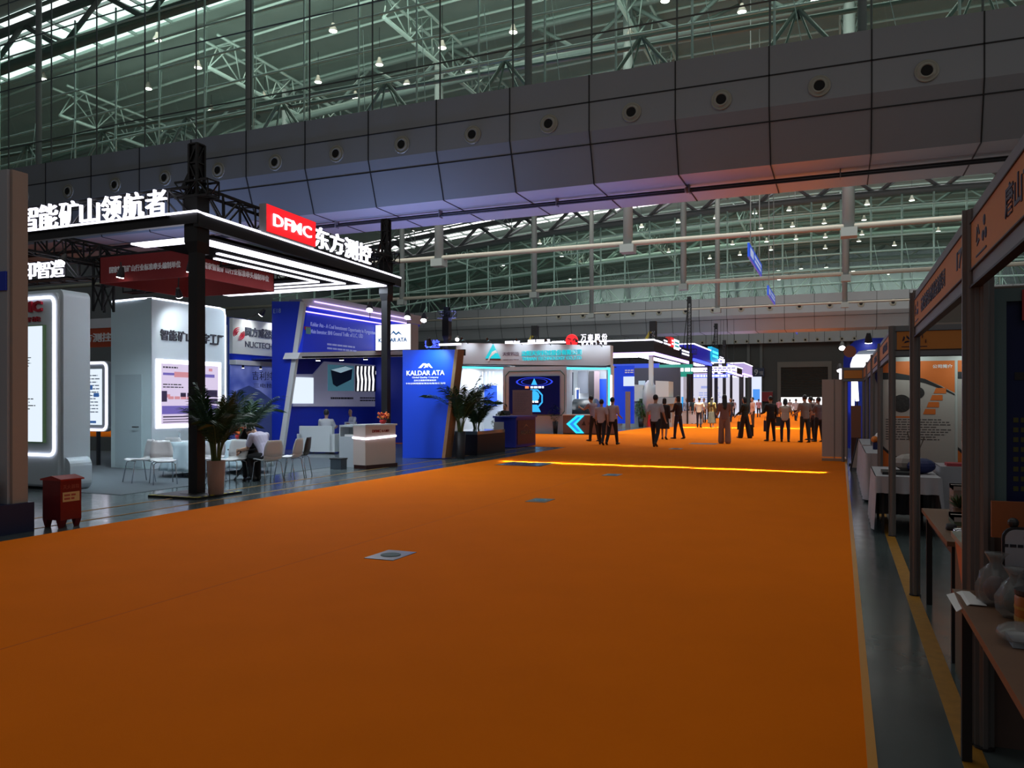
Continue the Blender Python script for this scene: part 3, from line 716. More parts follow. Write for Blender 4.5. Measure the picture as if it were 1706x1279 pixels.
MB().text(FAB, 'DFMC', s0 + .2, 4.94, 5.17, s1 - .18, d0=.15, d1=.17, bold=.01).build('lettering', LED, t)
t = thing('letter_sign', 'four glowing white characters beside the red DFMC light box', 'illuminated sign', FAB(4.5, 4.78))
m_ = MB()
for i, ch in enumerate('东方测控'): m_.text(FAB, ch, q0 + i * (q1 - q0) / 4, 4.84, 5.28, q0 + (i + .88) * (q1 - q0) / 4, d0=.02, d1=.07, bold=.0)
m_.build('lettering', LED, t); MB().rect(FAB, q0, q1, 4.79, 4.83, 0, .05).build('rail', BLK, t)

# red square banner
t = thing('hanging_banner', 'square red fabric banner box hanging inside the canopy with white characters', 'banner', (-13.5, 13.8, 4.2))
x0, x1, y0, y1, zb, zt = -14.85, -12.2, 12.6, 15.1, 4.16, 4.72
REDB = mat('banner_red', (.20, .010, .010), .8)
fr1 = FY(y0); fr2 = FX(x1)
MB().rect(fr1, x0, x1, zb, zt, -.03, 0).build('front_face', REDB, t); MB().rect(fr2, y0, y1, zb, zt, -.03, 0).build('side_face', REDB, t)
MB().rect(FY(y1), x0, x1, zb, zt, 0, .03).build('rear_face', REDB, t); MB().rect(FX(x0), y0, y1, zb, zt, 0, .03).build('far_side_face', REDB, t)
s_ = '国家智能矿山行业标准牵头编制单位'
MB().text(fr1, s_, x0 + .3, 4.36, 4.5, x1 - .35, d0=0, d1=.01, bold=.02).text(fr2, s_, y0 + .25, 4.36, 4.5, y1 - .2, d0=0, d1=.01, bold=.02).build('lettering', INKW, t)
for x, y in ((x0, y0), (x1, y0), (x1, y1)): MB().tube([(x, y, zt - .02), (x, y, 5.0)], .01, 5).build('wire', DK, t)

def spot(loc, aim, lab, em=(1, .98, 1), es=12, sc=1., grp=None, pole=0., power=0, cone=70, colr=(1, 1, 1), arm=None):
    t = thing('spot_lamp', lab, 'spot lamp', loc, 0, grp); c = Vector(loc); d = (Vector(aim) - c).normalized()
    MB().tube([c - d * .16 * sc, c - d * .02 * sc, c + d * .06 * sc], [.04 * sc, .075 * sc, .085 * sc], 12).build('housing', DK, t)
    MB().tube([c + d * .058 * sc, c + d * .075 * sc], .075 * sc, 12).build('lens', glow('spot_lens_%d' % es, em, es), t)
    if pole: MB().tube([c - d * .1 * sc, c + Vector((0, 0, pole))], .015, 6).build('arm', DK, t)
    if arm is not None: MB().tube([c - d * .1 * sc, Vector(arm)], .015, 6).build('arm', DK, t)
    if power:
        l = bpy.data.lights.new('spot_light', 'SPOT'); l.energy = power; l.spot_size = math.radians(cone); l.spot_blend = .8; l.shadow_soft_size = .08; l.color = colr
        o = bpy.data.objects.new('spot_light', l); COL.objects.link(o); o.location = c + d * .12 * sc; o.rotation_euler = d.to_track_quat('-Z', 'Y').to_euler()
    return t
spot((-14.0, 12.4, 4.28), (-15.0, 12.6, 1), 'white spot lamp under the canopy left of the red banner', pole=.25, power=110, cone=100, colr=(.8, .9, 1))
spot(PY(104, 433, 12.2), (-15, 10, 1), 'bright spot lamp hanging above the lit pillar', pole=.4, power=140, cone=100, colr=(.8, .9, 1))
spot(PX(298, 497, -14.4) + Vector((0, 0, .1)), (-15.05, 15.5, 2.5), 'oval spot lamp over the characters of the tall display block', pole=.4, power=90, cone=110, colr=(.9, .95, 1))
spot((-12.2, 12.5, 4.3), (-13, 13.2, 0), 'spot lamp aimed at the round tables', pole=.1, power=260, cone=110, colr=(.7, .9, 1))
area('canopy_back_light', (-13, 17.05, 4.46), 4.6, .3, 120, (.75, .88, 1))
area('canopy_edge_light', (-10.6, 14, 4.46), .3, 6, 120, (.8, .9, 1))

# lit pillar
def led_frame(t, fr, u0, u1, v0, v1, r, w_=.03, d=.02, m=LED):
    o = MB().rrect(u0, u1, v0, v1, r); i_ = MB().rrect(u0 + w_, u1 - w_, v0 + w_, v1 - w_, max(.01, r - w_))
    return MB().ring(fr, o, i_, 0, d).build('led_frame', m, t)
PIL = mat('pillar_blue_grey', (.56, .66, .71), .4)
t = thing('display_pillar', 'rounded pale blue display pillar with a tall lit screen and red letters', 'display pillar', (-13.6, 10.5, 0))
fr = FY(10.1)
o_ = MB().rrect(-15.6, -12.86, .06, 3.62, .12)
MB().prism([fr(u, v, -.06) for u, v in o_], (0, .55, 0)).prism([fr(u, v, 0) for u, v in MB().rrect(-15.55, -12.92, .1, 3.56, .12)], (0, .07, 0)).build('body', PIL, t)
MB().prism([fr(u, v, -.1) for u, v in MB().rrect(-13.2, -12.74, .0, .6, .16)], (0, .45, 0)).build('planter_foot', PIL, t)
led_frame(t, fr, -15.5, -12.98, .62, 3.50, .14, .045, .03)
MB().rect(fr, -15.3, -13.22, .86, 2.98, 0, .06).build('screen_edge', mat('green_edge', (.1, .2, .08), .4), t)
sc_ = MB().rect(fr, -15.28, -13.24, .88, 2.96, .06, .07).build('screen', SCR, t)
m_ = MB(); m_.rect(fr, -14.2, -13.62, 1.86, 2.2, .07, .074).rect(fr, -14.2, -13.62, 1.06, 1.40, .07, .074).build('screen_picture', mat('pic_blue', (.02, .06, .5), .4, em=(.02, .08, .7), es=.7), t)
m_ = MB(); rr = random.Random(3)
for k in range(14): m_.ball(fr(rr.uniform(-14.15, -13.66), rr.choice([rr.uniform(1.12, 1.25), rr.uniform(1.9, 2.0)]), .07), .035, 8, 4, (1, .15, .7))
m_.build('picture_detail', mat('pic_green', (.1, .4, .15), .4, em=(.2, .7, .3), es=.7), t)
m_ = MB().rect(fr, -14.2, -13.8, 2.44, 2.48, .07, .075).rect(fr, -14.2, -13.8, 1.7, 1.74, .07, .075)
m_.build('heading_bar', glow('scr_red', (.9, .05, .1), .9), t)
m_ = MB(); bars(m_, fr, -14.2, -13.4, 2.22, 2.42, 4, .3, .07, .003, 9); bars(m_, fr, -14.2, -13.4, 1.44, 1.68, 4, .3, .07, .003, 8); m_.build('text_lines', mat('ink_grey', (.25, .3, .36), .5), t)
MB().text(fr, 'DFMC', -14.25, 3.22, 3.42, -13.3, d0=0, d1=.04, bold=.04).text(fr, '东方智能', -14.25, 3.05, 3.14, -13.35, d0=0, d1=.03).build('lettering', mat('letter_red', (.45, .01, .03), .4), t)

# second lit panel
t = thing('screen_stand', 'small rounded display panel with lit screen behind the pillar', 'display panel', (-16.7, 14.3, 0)); fr = FY(14.6)
MB().prism([fr(u, v, 0) for u, v in MB().rrect(-18.6, -16.9, .85, 2.62, .16)], (0, .14, 0)).build('panel', GRAYP, t)
led_frame(t, fr, -18.58, -16.93, .87, 2.60, .16, .05, .03)
MB().rect(fr, -18.3, -17.12, 1.02, 2.42, 0, .02).build('screen', SCR, t)
m_ = MB(); bars(m_, fr, -17.6, -17.18, 1.3, 2.3, 12, .3, .02, .003, 12); m_.build('text_lines', mat('ink_pale_blue', (.3, .4, .6), .5), t)
MB().rect(fr, -17.6, -17.42, 1.9, 2.02, .02, .024).rect(fr, -17.38, -17.2, 1.72, 1.82, .02, .024).rect(fr, -17.6, -17.3, 1.06, 1.12, .02, .024).build('screen_picture', glow('pic_dk', (.03, .1, .3), 1), t)
for x in (-17.3, -18.2): MB().tube([(x, 14.65, 0), (x, 14.65, .87)], .05, 8).build('leg', DK, t)
t = thing('fascia_sign', 'orange red fascia sign board with white characters behind the pillar', 'sign board', (-17.3, 15.2, 3)); fr = FY(15.4)
MB().rect(fr, -19.6, -16.7, 3.05, 3.55, -.1, 0).build('board', mat('sign_orange_red', (.45, .06, .015), .5), t); MB().rect(fr, -19.6, -16.6, 3.55, 3.8, -.15, .02).build('header', W, t)
MB().text(fr, '方测控', -18.72, 3.18, 3.42, -17.7, d0=0, d1=.02, bold=.02).build('lettering', INKW, t)
MB().box(-19.6, -19.5, 15.4, 15.5, 0, 3.8).box(-16.75, -16.65, 15.4, 15.5, 0, 3.8).build('post', W, t)
tag(MB().box(-21, -17, 18.6, 18.9, 0, 3.9).build('back_wall', GRAYP), 'plain grey booth wall far behind the lit pillar', 'booth wall')
t = thing('lit_display', 'blue and white backlit wall panel glimpsed behind the fascia sign', 'display panel', (-18.5, 18.4, 2.2)); MB().box(-20.5, -17.2, 18.45, 18.58, 2.2, 3.6).build('blue_field', glow('lit_blue_field', (.02, .06, .6), .8), t); MB().box(-20.5, -17.2, 18.4, 18.46, 2.0, 2.35).build('white_band', LITW, t)

# tall display block
t = thing('display_block', 'tall white display block with dark characters and a lit chart panel', 'display block', (-15.6, 15.4, 0))
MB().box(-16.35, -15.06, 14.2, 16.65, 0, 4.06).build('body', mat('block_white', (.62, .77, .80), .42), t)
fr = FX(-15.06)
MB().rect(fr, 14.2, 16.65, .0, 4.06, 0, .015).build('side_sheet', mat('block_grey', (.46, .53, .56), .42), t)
led_line(t, [(-16.3, 14.19, 4.02), (-15.5, 14.19, 4.05), fr(14.22, 4.05, .02), fr(16.45, 4.05, .02), fr(16.6, 4.0, .02), fr(16.64, 3.85, .02), fr(16.64, .5, .02)], .02)
m_ = MB()
for i, ch in enumerate('智能矿山'): m_.text(fr, ch, 14.45 + i * .27, 3.08, 3.34, 14.45 + i * .27 + .24, d0=.01, d1=.05, bold=.02)
for i, ch in enumerate('数字工厂'): m_.text(fr, ch, 15.58 + i * .25, 3.08, 3.34, 15.58 + i * .25 + .22, d0=.01, d1=.05, bold=.02)
m_.build('lettering', INK, t)
MB().rect(fr, 14.32, 16.46, .96, 2.62, .015, .05).build('light_box', LED, t)
MB().rect(fr, 14.45, 16.34, 1.06, 2.52, .05, .06).build('chart', SCRP, t)
d = .06; q = lambda nm, m, L: [None for _ in [0]] and None
def rects(parent, name, m, fr, L, d0, d1):
    b = MB()
    for u0, u1, v0, v1 in L: b.rect(fr, u0, u1, v0, v1, d0, d1)
    return b.build(name, m, parent)
rects(t, 'chart_header', glow('hdr_pink', (.75, .3, .35), .8), fr, [(14.85, 15.4, 2.2, 2.33), (16.0, 16.12, 2.38, 2.45), (14.62, 14.72, 1.7, 1.78)] + [(14.66 + .2 * i, 14.83 + .2 * i, 1.66, 1.73) for i in range(4)], d, d + .004)
rects(t, 'chart_band', glow('band_violet', (.2, .15, .6), .7), fr, [(14.5, 14.85, 2.24, 2.3), (15.4, 16.2, 2.22, 2.3), (14.47, 16.3, 1.3, 1.5)], d, d + .003)
rects(t, 'chart_blocks', mat('chart_dark', (.05, .03, .08), .5), fr, [(14.46, 14.62, 1.6, 1.86), (15.05, 15.22, 1.72, 1.82), (15.27, 15.44, 1.72, 1.82), (15.9, 16.3, 1.72, 1.9), (15.9, 16.3, 1.54, 1.68), (14.5, 15.3, 1.22, 1.25), (14.5, 15.3, 1.16, 1.18), (14.5, 15.3, 1.10, 1.12)], d, d + .005)
m_ = MB(); bars(m_, fr, 14.5, 15.3, 1.92, 2.05, 2, .4, d, .003, 2); bars(m_, fr, 14.5, 15.0, 2.4, 2.46, 1, .6, d, .003, 4); m_.build('text_lines', INK, t)
frd = FY(14.2)
dr = MB().rect(frd, -16.2, -15.35, .05, 2.25, 0, .012).build('door', mat('door_pale', (.48, .60, .64), .42), t)
h_ = MB().tube([frd(-15.45, 1.0, .01), frd(-15.45, 1.0, .07), frd(-15.58, 1.0, .07)], .015, 6).build('handle', DK, t)

# furniture
TW = 'round tables in the open booth'
c1 = G(322, 792); c1.z = 0; round_table(c1, .50, 'round table between the white chairs and the black post', TW, 1)
c2 = G(408, 787); c2.z = 0; round_table(c2, .46, 'round table in front of the seated person in white', TW, 2)
chair(232, 803, 160, 'white shell chair standing nearest the display block door')
chair(272, 806, 235, 'white shell chair seen side on beside the first round table')
chair(296, 792, 20, 'white shell chair pushed in at the first round table')
chair(352, 800, 200, 'white shell chair mostly hidden behind the black post')
chair(388, 803, 190, 'white shell chair by the large palm, back to the camera')
chair(446, 803, 72, 'white shell chair under the seated person in white')
chair(482, 797, 100, 'white shell chair standing empty behind the seated person')
chair(497, 793, 110, 'black shell chair behind the seated person', dark=True)
t = thing('folding_stand', 'black folding stand with crossed legs beside the second round table', 'folding stand', G(405, 800)); c = G(405, 800)
MB().bar(c + Vector((-.22, 0, 0)), c + Vector((.24, .05, .62)), .03).bar(c + Vector((.24, 0, 0)), c + Vector((-.22, .05, .62)), .03).build('crossed_legs', DK, t)
MB().box(c.x - .26, c.x + .28, c.y - .16, c.y + .2, .615, .64).build('tray', DK, t)
palm(G(360, 827), 1.25, .62, 'large areca palm in a beige pot beside the near truss post', .155, .575, mat('pot_beige', (.36, .22, .17), .55), 4, 22, z0=.035)
palm(G(405, 775), 1.5, .9, 'dark palm standing behind the second round table', .16, .4, DK, 9, 16)
def flowers(c, lab, s=1., seed=1, cat='flower arrangement'):
    t = thing('flower_arrangement', lab, cat, c); rr = random.Random(seed); c = Vector(c)
    MB().lathe([(.05 * s, 0), (.09 * s, .05 * s), (.08 * s, .1 * s)], c, 14).build('bowl', mat('bowl_red', (.5, .02, .02), .4), t)
    m1 = MB(); m2 = MB()
    for i in range(26):
        a = rr.random() * 6.28; r = rr.random() ** .5 * .16 * s; p = c + Vector((math.cos(a) * r, math.sin(a) * r, (.13 + rr.random() * .14) * s)); (m1 if i % 3 else m2).ball(p, .028 * s, 7, 5)
    m1.build('blossoms', mat('blossom_orange', (.75, .16, .02), .6), t); m2.build('berries', mat('blossom_red', (.5, .02, .02), .6), t)
    lf = MB()
    for i in range(30):
        a = rr.random() * 6.28; o = Vector((math.cos(a), math.sin(a), rr.uniform(.2, 1.2))).normalized(); b_ = c + Vector((0, 0, .08 * s)); sd = o.cross(Vector((0, 0, 1))).normalized() * .012
        lf.add([b_, b_ + o * .13 * s + sd, b_ + o * .25 * s, b_ + o * .13 * s - sd], [(0, 1, 2, 3)])
    lf.build('leaves', mat('leaf_flower', (.02, .08, .015), .6), t); return t
flowers(c2 + Vector((-.16, 0, .745)), 'orange flowers on the second round table', 1.1, 3)
flowers(c1 + Vector((.12, .05, .745)), 'low red flower bowl on the first round table', .8, 6)
def bottle(c, lab, m=None, h=.22, grp=None):
    t = thing('water_bottle', lab, 'bottle', c, 0, grp); MB().lathe([(.03, 0), (.032, .02), (.032, h * .62), (.014, h * .82), (.014, h * .93)], c, 12).build('bottle_body', m or mat('clear_plastic', (.45, .55, .6), .1, alpha=.6), t, True)
    MB().lathe([(.016, h * .92), (.016, h)], c, 10).build('cap', WS, t); return t
bottle(c1 + Vector((-.28, -.1, .745)), 'clear water bottle on the first round table')
t = thing('paper_stack', 'loose white leaflets on the first round table', 'papers', c1 + Vector((-.1, -.25, .745))); p_ = c1 + Vector((-.1, -.25, .745)); MB().box(p_.x - .12, p_.x + .1, p_.y - .09, p_.y + .08, p_.z, p_.z + .012).build('paper', INKW, t)

# reception desk
cA = G(608.6, 781.6); cB = G(659, 777); cA.z = cB.z = 0
uD = (cB - cA).normalized(); FD = Fr(cA, uD); LD = (cB - cA).length
t = thing('reception_desk', 'white reception desk with a glowing strip and small red logo', 'reception desk', cA)
DESK = mat('desk_beige', (.60, .50, .45), .45)
dep = .42; hD = 1.02
MB().rect(FD, 0, LD, .09, hD, -dep, 0).build('body', DESK, t)
MB().rect(FD, -.01, LD + .04, hD, hD + .04, -dep, .02).build('top', W, t)
MB().rect(FD, .02, LD + .06, 0, .09, -dep, .01).build('plinth', mat('plinth_dark_red', (.04, .008, .006), .5), t)
led_line(t, [FD(-.01, .74, -dep), FD(-.01, .72, .01), FD(LD, .76, .01)], .028)
MB().text(FD, 'DFMC', .22, .86, .93, .50, d0=0, d1=.01, bold=.04).text(FD, '东方测控', .53, .865, .925, .78, d0=0, d1=.01).build('lettering', mat('letter_dark_red', (.22, .01, .01), .4), t)
t = thing('side_counter', 'white open shelf counter behind the reception desk', 'counter', cA + Vector((-.9, .3, 0)))
c = cA + Vector((-.62, .30, 0)); b = MB().box(c.x - .32, c.x + .15, c.y, c.y + .4, 0, .75).box(c.x - .32, c.x - .29, c.y, c.y + .4, .75, 1.0).box(c.x - .32, c.x + .15, c.y + .37, c.y + .4, .75, 1.0).box(c.x - .32, c.x + .15, c.y, c.y + .4, .98, 1.03)
b.build('cabinet', mat('counter_pale', (.5, .56, .6), .45), t); MB().box(c.x - .2, c.x + .12, c.y + .05, c.y + .3, .751, .80).build('papers', INKW, t)
flowers(FD(LD - .22, hD + .04, -dep / 2), 'red and orange bouquet on the reception desk', 1.0, 8)
t = thing('brochure', 'open brochures lying on the reception desk', 'brochure', FD(.35, hD + .04, -.2)); MB().rect(Fr(FD(.2, hD + .041, -.3), uD, (FD.n)), 0, .3, 0, .2, 0, .008).build('pages', mat('paper_grey', (.3, .33, .38), .6), t)
c = G(564, 781); t = thing('waste_bin', 'small dark grey bin behind the reception desk', 'bin', c)
MB().prism([c + Vector(p) for p in ((-.15, -.12, 0), (.15, -.12, 0), (.15, .12, 0), (-.15, .12, 0))], (0, 0, .25)).build('bucket', mat('bin_grey', (.05, .07, .09), .5), t)
MB().box(c.x - .165, c.x + .165, c.y - .135, c.y + .135, .23, .26).build('rim', DK, t)
# white sofas
SOFA = mat('sofa_white', (.62, .68, .70), .55)
def sofa(px, py, rz, lab, wd=.85):
    t = thing('armchair', lab, 'armchair', (0, 0, 0), 0, 'white leather armchairs')
    MB().box(-wd / 2, wd / 2, -.38, .38, .05, .42).build('seat', SOFA, t); MB().box(-wd / 2, wd / 2, -.42, -.26, .05, .85).build('backrest', SOFA, t)
    for s_ in (-1, 1): MB().box(s_ * wd / 2 - .08, s_ * wd / 2 + .08, -.42, .4, .05, .6).build('armrest', SOFA, t)
    for sx in (-1, 1):
        for sy in (-1, 1): MB().box(sx * wd * .4 - .02, sx * wd * .4 + .02, sy * .33 - .02, sy * .33 + .02, 0, .05).build('leg', DK, t)
    return place(t, G(px, py), math.radians(rz), lab)
sofa(536, 754, 10, 'white armchair seating a man, turned away from the camera', 1.1)
sofa(507, 738, 60, 'white armchair standing empty by the slanted blue wall')
sofa(585, 740, 0, 'white armchair holding the bald man behind the desk')
# ============================================================ NEIGHBOURING BOOTH WITH WHITE FASCIA
def poly_px(mb, conv, pts, ext): return mb.prism([conv(*p) for p in pts], ext)
t = thing('fascia_booth', 'white fascia booth wall with red swirl logo and mountain poster', 'booth wall', (-17, 20.5, 0))
MB().box(-17.25, -17, 18.95, 21.35, 0, 4.15).build('wall', mat('wall_blue_dim', (.03, .07, .35), .5), t)
fr = FX(-17)
MB().rect(fr, 18.98, 21.34, 3.05, 4.12, 0, .12).build('fascia', mat('fascia_white', (.62, .66, .64), .5), t)
MB().rect(fr, 18.98, 21.34, 2.86, 3.05, 0, .1).build('fascia_band', BLUE, t); MB().rect(fr, 18.98, 21.34, 2.72, 2.86, 0, .25).build('ledge', W, t)
pm = bpy.data.materials.new('mountain_print'); pm.use_nodes = True; nt = pm.node_tree; b_ = nt.nodes['Principled BSDF']
tc = nt.nodes.new('ShaderNodeTexCoord'); nz = nt.nodes.new('ShaderNodeTexNoise'); nz.inputs['Scale'].default_value = 1.2; cr = nt.nodes.new('ShaderNodeValToRGB')
cr.color_ramp.elements[0].color = (.05, .08, .35, 1); cr.color_ramp.elements[1].color = (.22, .27, .62, 1); cr.color_ramp.elements[0].position = .35; cr.color_ramp.elements[1].position = .65
nt.links.new(tc.outputs['Object'], nz.inputs['Vector']); nt.links.new(nz.outputs['Fac'], cr.inputs[0]); nt.links.new(cr.outputs[0], b_.inputs['Base Color'])
nt.links.new(cr.outputs[0], b_.inputs['Emission Color']); b_.inputs['Emission Strength'].default_value = .35
MB().rect(fr, 19.0, 21.34, .2, 2.7, 0, .03).build('poster', pm, t)
MB().poly(fr, [(19.01, .2), (21.33, .2), (21.33, 1.3), (20.8, 1.7), (20.3, 1.95), (19.8, 2.1), (19.3, 1.95), (19.01, 1.7)], .03, .035).build('poster_mountains', mat('print_mountain', (.03, .05, .18), .6, em=(.03, .05, .18), es=.3), t)
def swirl(mb, fr, u, v, r, d):
    for k, (ra, wv) in enumerate(((1, .16), (.72, .14), (.45, .13))):
        for s_ in (1, -1):
            P = [(u + s_ * r * ra * math.cos(a) * 1.0, v + s_ * r * ra * math.sin(a) * .8) for a in [math.radians(-100 + 130 * i / 12) for i in range(13)]]
            Q = [(u + s_ * (r * ra - r * wv * math.sin(math.pi * i / 12)) * math.cos(a), v + s_ * (r * ra - r * wv * math.sin(math.pi * i / 12)) * .8 * math.sin(a)) for i, a in enumerate([math.radians(-100 + 130 * i / 12) for i in range(13)])]
            mb.poly(fr, P + Q[::-1], d, d + .03)
        yield s_
m_ = MB(); list(swirl(m_, fr, 19.24, 3.66, .24, .12)); m_.build('logo', mat('logo_red', (.65, .02, .05), .4), t)
m_ = MB(); m_.text(fr, '同方威视技术', 19.52, 3.62, 3.90, 21.3, d0=.12, d1=.16, bold=.01).text(fr, 'NUCTECH CO', 19.52, 3.28, 3.46, 21.3, d0=.12, d1=.14)
m_.build('lettering', mat('letter_grey', (.08, .09, .12), .5), t)
MB().text(fr, '吉利纯电', 19.95, 2.28, 2.56, 21.3, d0=.035, d1=.04).text(fr, '三电技术', 20.0, 2.04, 2.18, 21.2, d0=.035, d1=.04).build('poster_text', mat('poster_ink', (.02, .03, .12), .6), t)
for i, y in enumerate((19.6, 20.8)): spot((-16.3, y, 4.3), (-17, y, 3.6), ['small spot lamp over the white fascia beside the display block', 'small spot lamp over the white fascia beside the slanted blue wall'][i], power=25, cone=100, arm=(-16.95, y, 4.1))
for i, y in enumerate((19.4, 20.2, 21.0)): spot((-16.85, y, 2.66), (-16.9, y, 1), 'recessed lamp under the white fascia ledge, %s from the display block' % ORD[i], es=6, sc=.5)

# ============================================================ BLUE BOOTH WITH SLANTED WALL
t = thing('slanted_booth', 'royal blue booth with slanted white edged wall and blue header', 'booth', (-15.5, 22, 0))
cv = lambda x, y: PY(x, y, 19.8)
poly_px(MB(), cv, [(453, 502), (500, 502), (461.5, 762), (453, 762)], (0, .25, 0)).build('slanted_wall', BLUE, t)
poly_px(MB(), cv, [(500, 502), (507, 505), (469, 762), (461.5, 762)], (0, .12, 0)).build('slanted_edge', W, t)
MB().text(FY(19.79), 'E18', cv(456, 515).x, 4.30, 4.44, d0=0, d1=.01).build('lettering', mat('letter_pale_blue', (.25, .35, .6), .5), t)
hx = lambda x, y: PX(x, y, -15)
poly_px(MB(), hx, [(503, 498), (548, 496), (714, 529), (700, 541), (512, 511)], (-.5, 0, 0)).build('header_cap', mat('cap_white', (.5, .52, .52), .5), t)
poly_px(MB(), hx, [(512, 511), (700, 541), (671, 583), (503, 587)], (-.4, 0, 0)).build('header_face', mat('header_blue', (.004, .03, .55), .5, em=(.0, .02, .6), es=.22), t)
poly_px(MB(), hx, [(500, 587), (671, 582.5), (671, 594), (496, 597.5)], (-.55, 0, 0)).build('fascia', W, t)
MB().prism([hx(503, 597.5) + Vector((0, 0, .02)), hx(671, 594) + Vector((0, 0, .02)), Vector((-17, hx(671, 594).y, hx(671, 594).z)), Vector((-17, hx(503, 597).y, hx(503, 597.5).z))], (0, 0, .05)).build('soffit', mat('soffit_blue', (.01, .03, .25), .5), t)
MB().box(-17.2, -17, 21.4, 27.2, 0, 4.4).box(-17, -13.6, 27.0, 27.2, 0, 3.4).build('back_wall', mat('back_wall_blue', (.008, .03, .45), .5), t)
for k in range(3):
    a_, b2 = hx(506 + 8 * k, 512 - .5 * k), hx(668 + 7 * k, 541.5 - 1 * k)
    led_line(t, [a_ + Vector((.05, 0, -.07 + .14 * k - .05)), b2 + Vector((.05, 0, -.07 + .12 * k))], .02, LEDV)
fr = FX(-14.99)
def persp_text(mb, conv, n_off, s, px0, py0, px1, py1, hpx, bold=0.):
    """text running between two measured points of a wall"""
    a_ = conv(px0, py0); b2 = conv(px1, py1); top = conv(px0, py0 - hpx); u = b2 - a_; L = u.length; f_ = Fr(a_, u, (0, 0, 1)); mb.text(f_, s, 0, 0, (top - a_).length, L, d0=n_off, d1=n_off + .015, bold=bold)
m_ = MB(); persp_text(m_, hx, .005, 'Kaldar Ata - A Coal Investment Opportunity in Kyrgyzstan', 517, 545, 624, 559, 9, .005)
persp_text(m_, hx, .005, 'Main Investor: BNI General Traffic of LLC, USD', 517, 556, 604, 564, 8, .005)
bars(m_, Fr(hx(545, 583), (0, 1, 0)), 0, 1.9, 0, .25, 2, .45, .0, .01, 5); m_.build('header_text', mat('text_soft_white', (.35, .42, .75), .5, em=(.3, .35, .8), es=.25), t)
f2 = Fr(hx(507, 549), (0, 1, 0)); MB().rect(f2, 0, .28, 0, .1, .0, .02).build('flag_red', RED, t); MB().rect(f2, .05, .28, -.12, .08, .02, .03).build('flag_teal', mat('flag_teal', (.15, .4, .4), .5), t)
# poster wall inside
px_ = lambda x, y: PX(x, y, -16.98)
poly_px(MB(), px_, [(520.7, 623), (539, 602), (634, 609), (633, 677), (487, 677), (490, 623)], (.05, 0, 0)).build('poster', mat('poster_grey', (.36, .37, .52), .5, em=(.4, .42, .6), es=.12), t)
pz = lambda x, y: PX(x, y, -16.92)
poly_px(MB(), pz, [(546, 607), (589, 609.5), (589, 651), (546, 651)], (.02, 0, 0)).build('picture', mat('picture_teal', (.08, .24, .30), .4, em=(.1, .3, .4), es=.3), t)
poly_px(MB(), pz, [(550, 616), (574, 609), (586, 614), (584, 632), (560, 644), (554, 640)], (.035, 0, 0)).build('picture_block', mat('picture_dark', (.02, .05, .08), .4), t)
poly_px(MB(), pz, [(550, 616), (574, 610), (586, 614), (566, 621)], (.045, 0, 0)).build('picture_highlight', mat('picture_light', (.5, .7, .75), .4, em=(.4, .6, .7), es=.5), t)
poly_px(MB(), pz, [(592, 608.5), (631, 610.5), (631, 652), (592, 652)], (.02, 0, 0)).build('picture', INK, t)
m_ = MB()
for k in range(6):
    x_ = 594 + k * 6.3; poly_px(m_, pz, [(x_, 610), (x_ + 2.6, 610), (x_ + 1.8, 622), (x_ + 3.4, 632), (x_ + 2.4, 651), (x_ - .2, 651), (x_ + .8, 636), (x_ - .4, 622)], (.03, 0, 0))
m_.build('picture_stripes', LITW, t)
m_ = MB(); bars(m_, FX(-16.93), px_(549, 660).y, px_(589, 660).y, px_(549, 665).z, px_(549, 661).z, 1, .8, 0, .01, 4); bars(m_, FX(-16.93), px_(598, 660).y, px_(631, 660).y, px_(549, 669).z, px_(549, 660).z, 2, .5, 0, .01, 6); m_.build('caption', INK, t)
poly_px(MB(), pz, [(490, 628), (520, 629), (520, 672), (485, 672)], (.06, 0, 0)).build('lit_screen', SCR, t)
for i, (x_, y_) in enumerate(((530, 599), (569, 598.5), (609, 597.5))): spot(PX(x_, y_, -15.4) + Vector((0, 0, .03)), PX(x_, y_, -15.5) - Vector((0, 0, 2)), 'recessed ceiling lamp under the blue header, %s from the slanted wall' % ORD[i], es=12, sc=.9, power=55, cone=120)
for i, (x_, y_) in enumerate(((616, 513), (679, 525.5), (706, 530.5))):
    c = PX(x_, y_, -14.4); spot(c, c + Vector((.6, -1.5, -2.5)), 'bright lamp on a stalk above the blue header, %s from the slanted wall' % ORD[i], em=(.95, .8, 1), sc=1.4, pole=-.35)
t = thing('light_box_sign', 'white light box sign reading KALDAR ATA at the header end', 'illuminated sign', (-14.3, 24.2, 3.4))
MB().box(-14.98, -13.58, 23.92, 24.45, 3.38, 4.27).build('box', mat('box_white', (.5, .47, .45), .5), t)
f3 = FY(23.92); MB().rect(f3, -14.97, -13.59, 3.39, 4.26, 0, .01).build('face', LITW, t)
KINK = glow('kaldar_blue', (.01, .10, .28), 1)
MB().text(f3, 'KALDAR ATA', -14.85, 3.66, 3.80, -13.72, d0=.01, d1=.02, bold=.03).poly(f3, [(-14.4, 3.88), (-14.25, 4.05), (-14.15, 3.95), (-14.05, 4.02), (-13.9, 3.88), (-14.06, 3.95), (-14.15, 3.89), (-14.26, 3.98)], .01, .02).build('lettering', KINK, t)

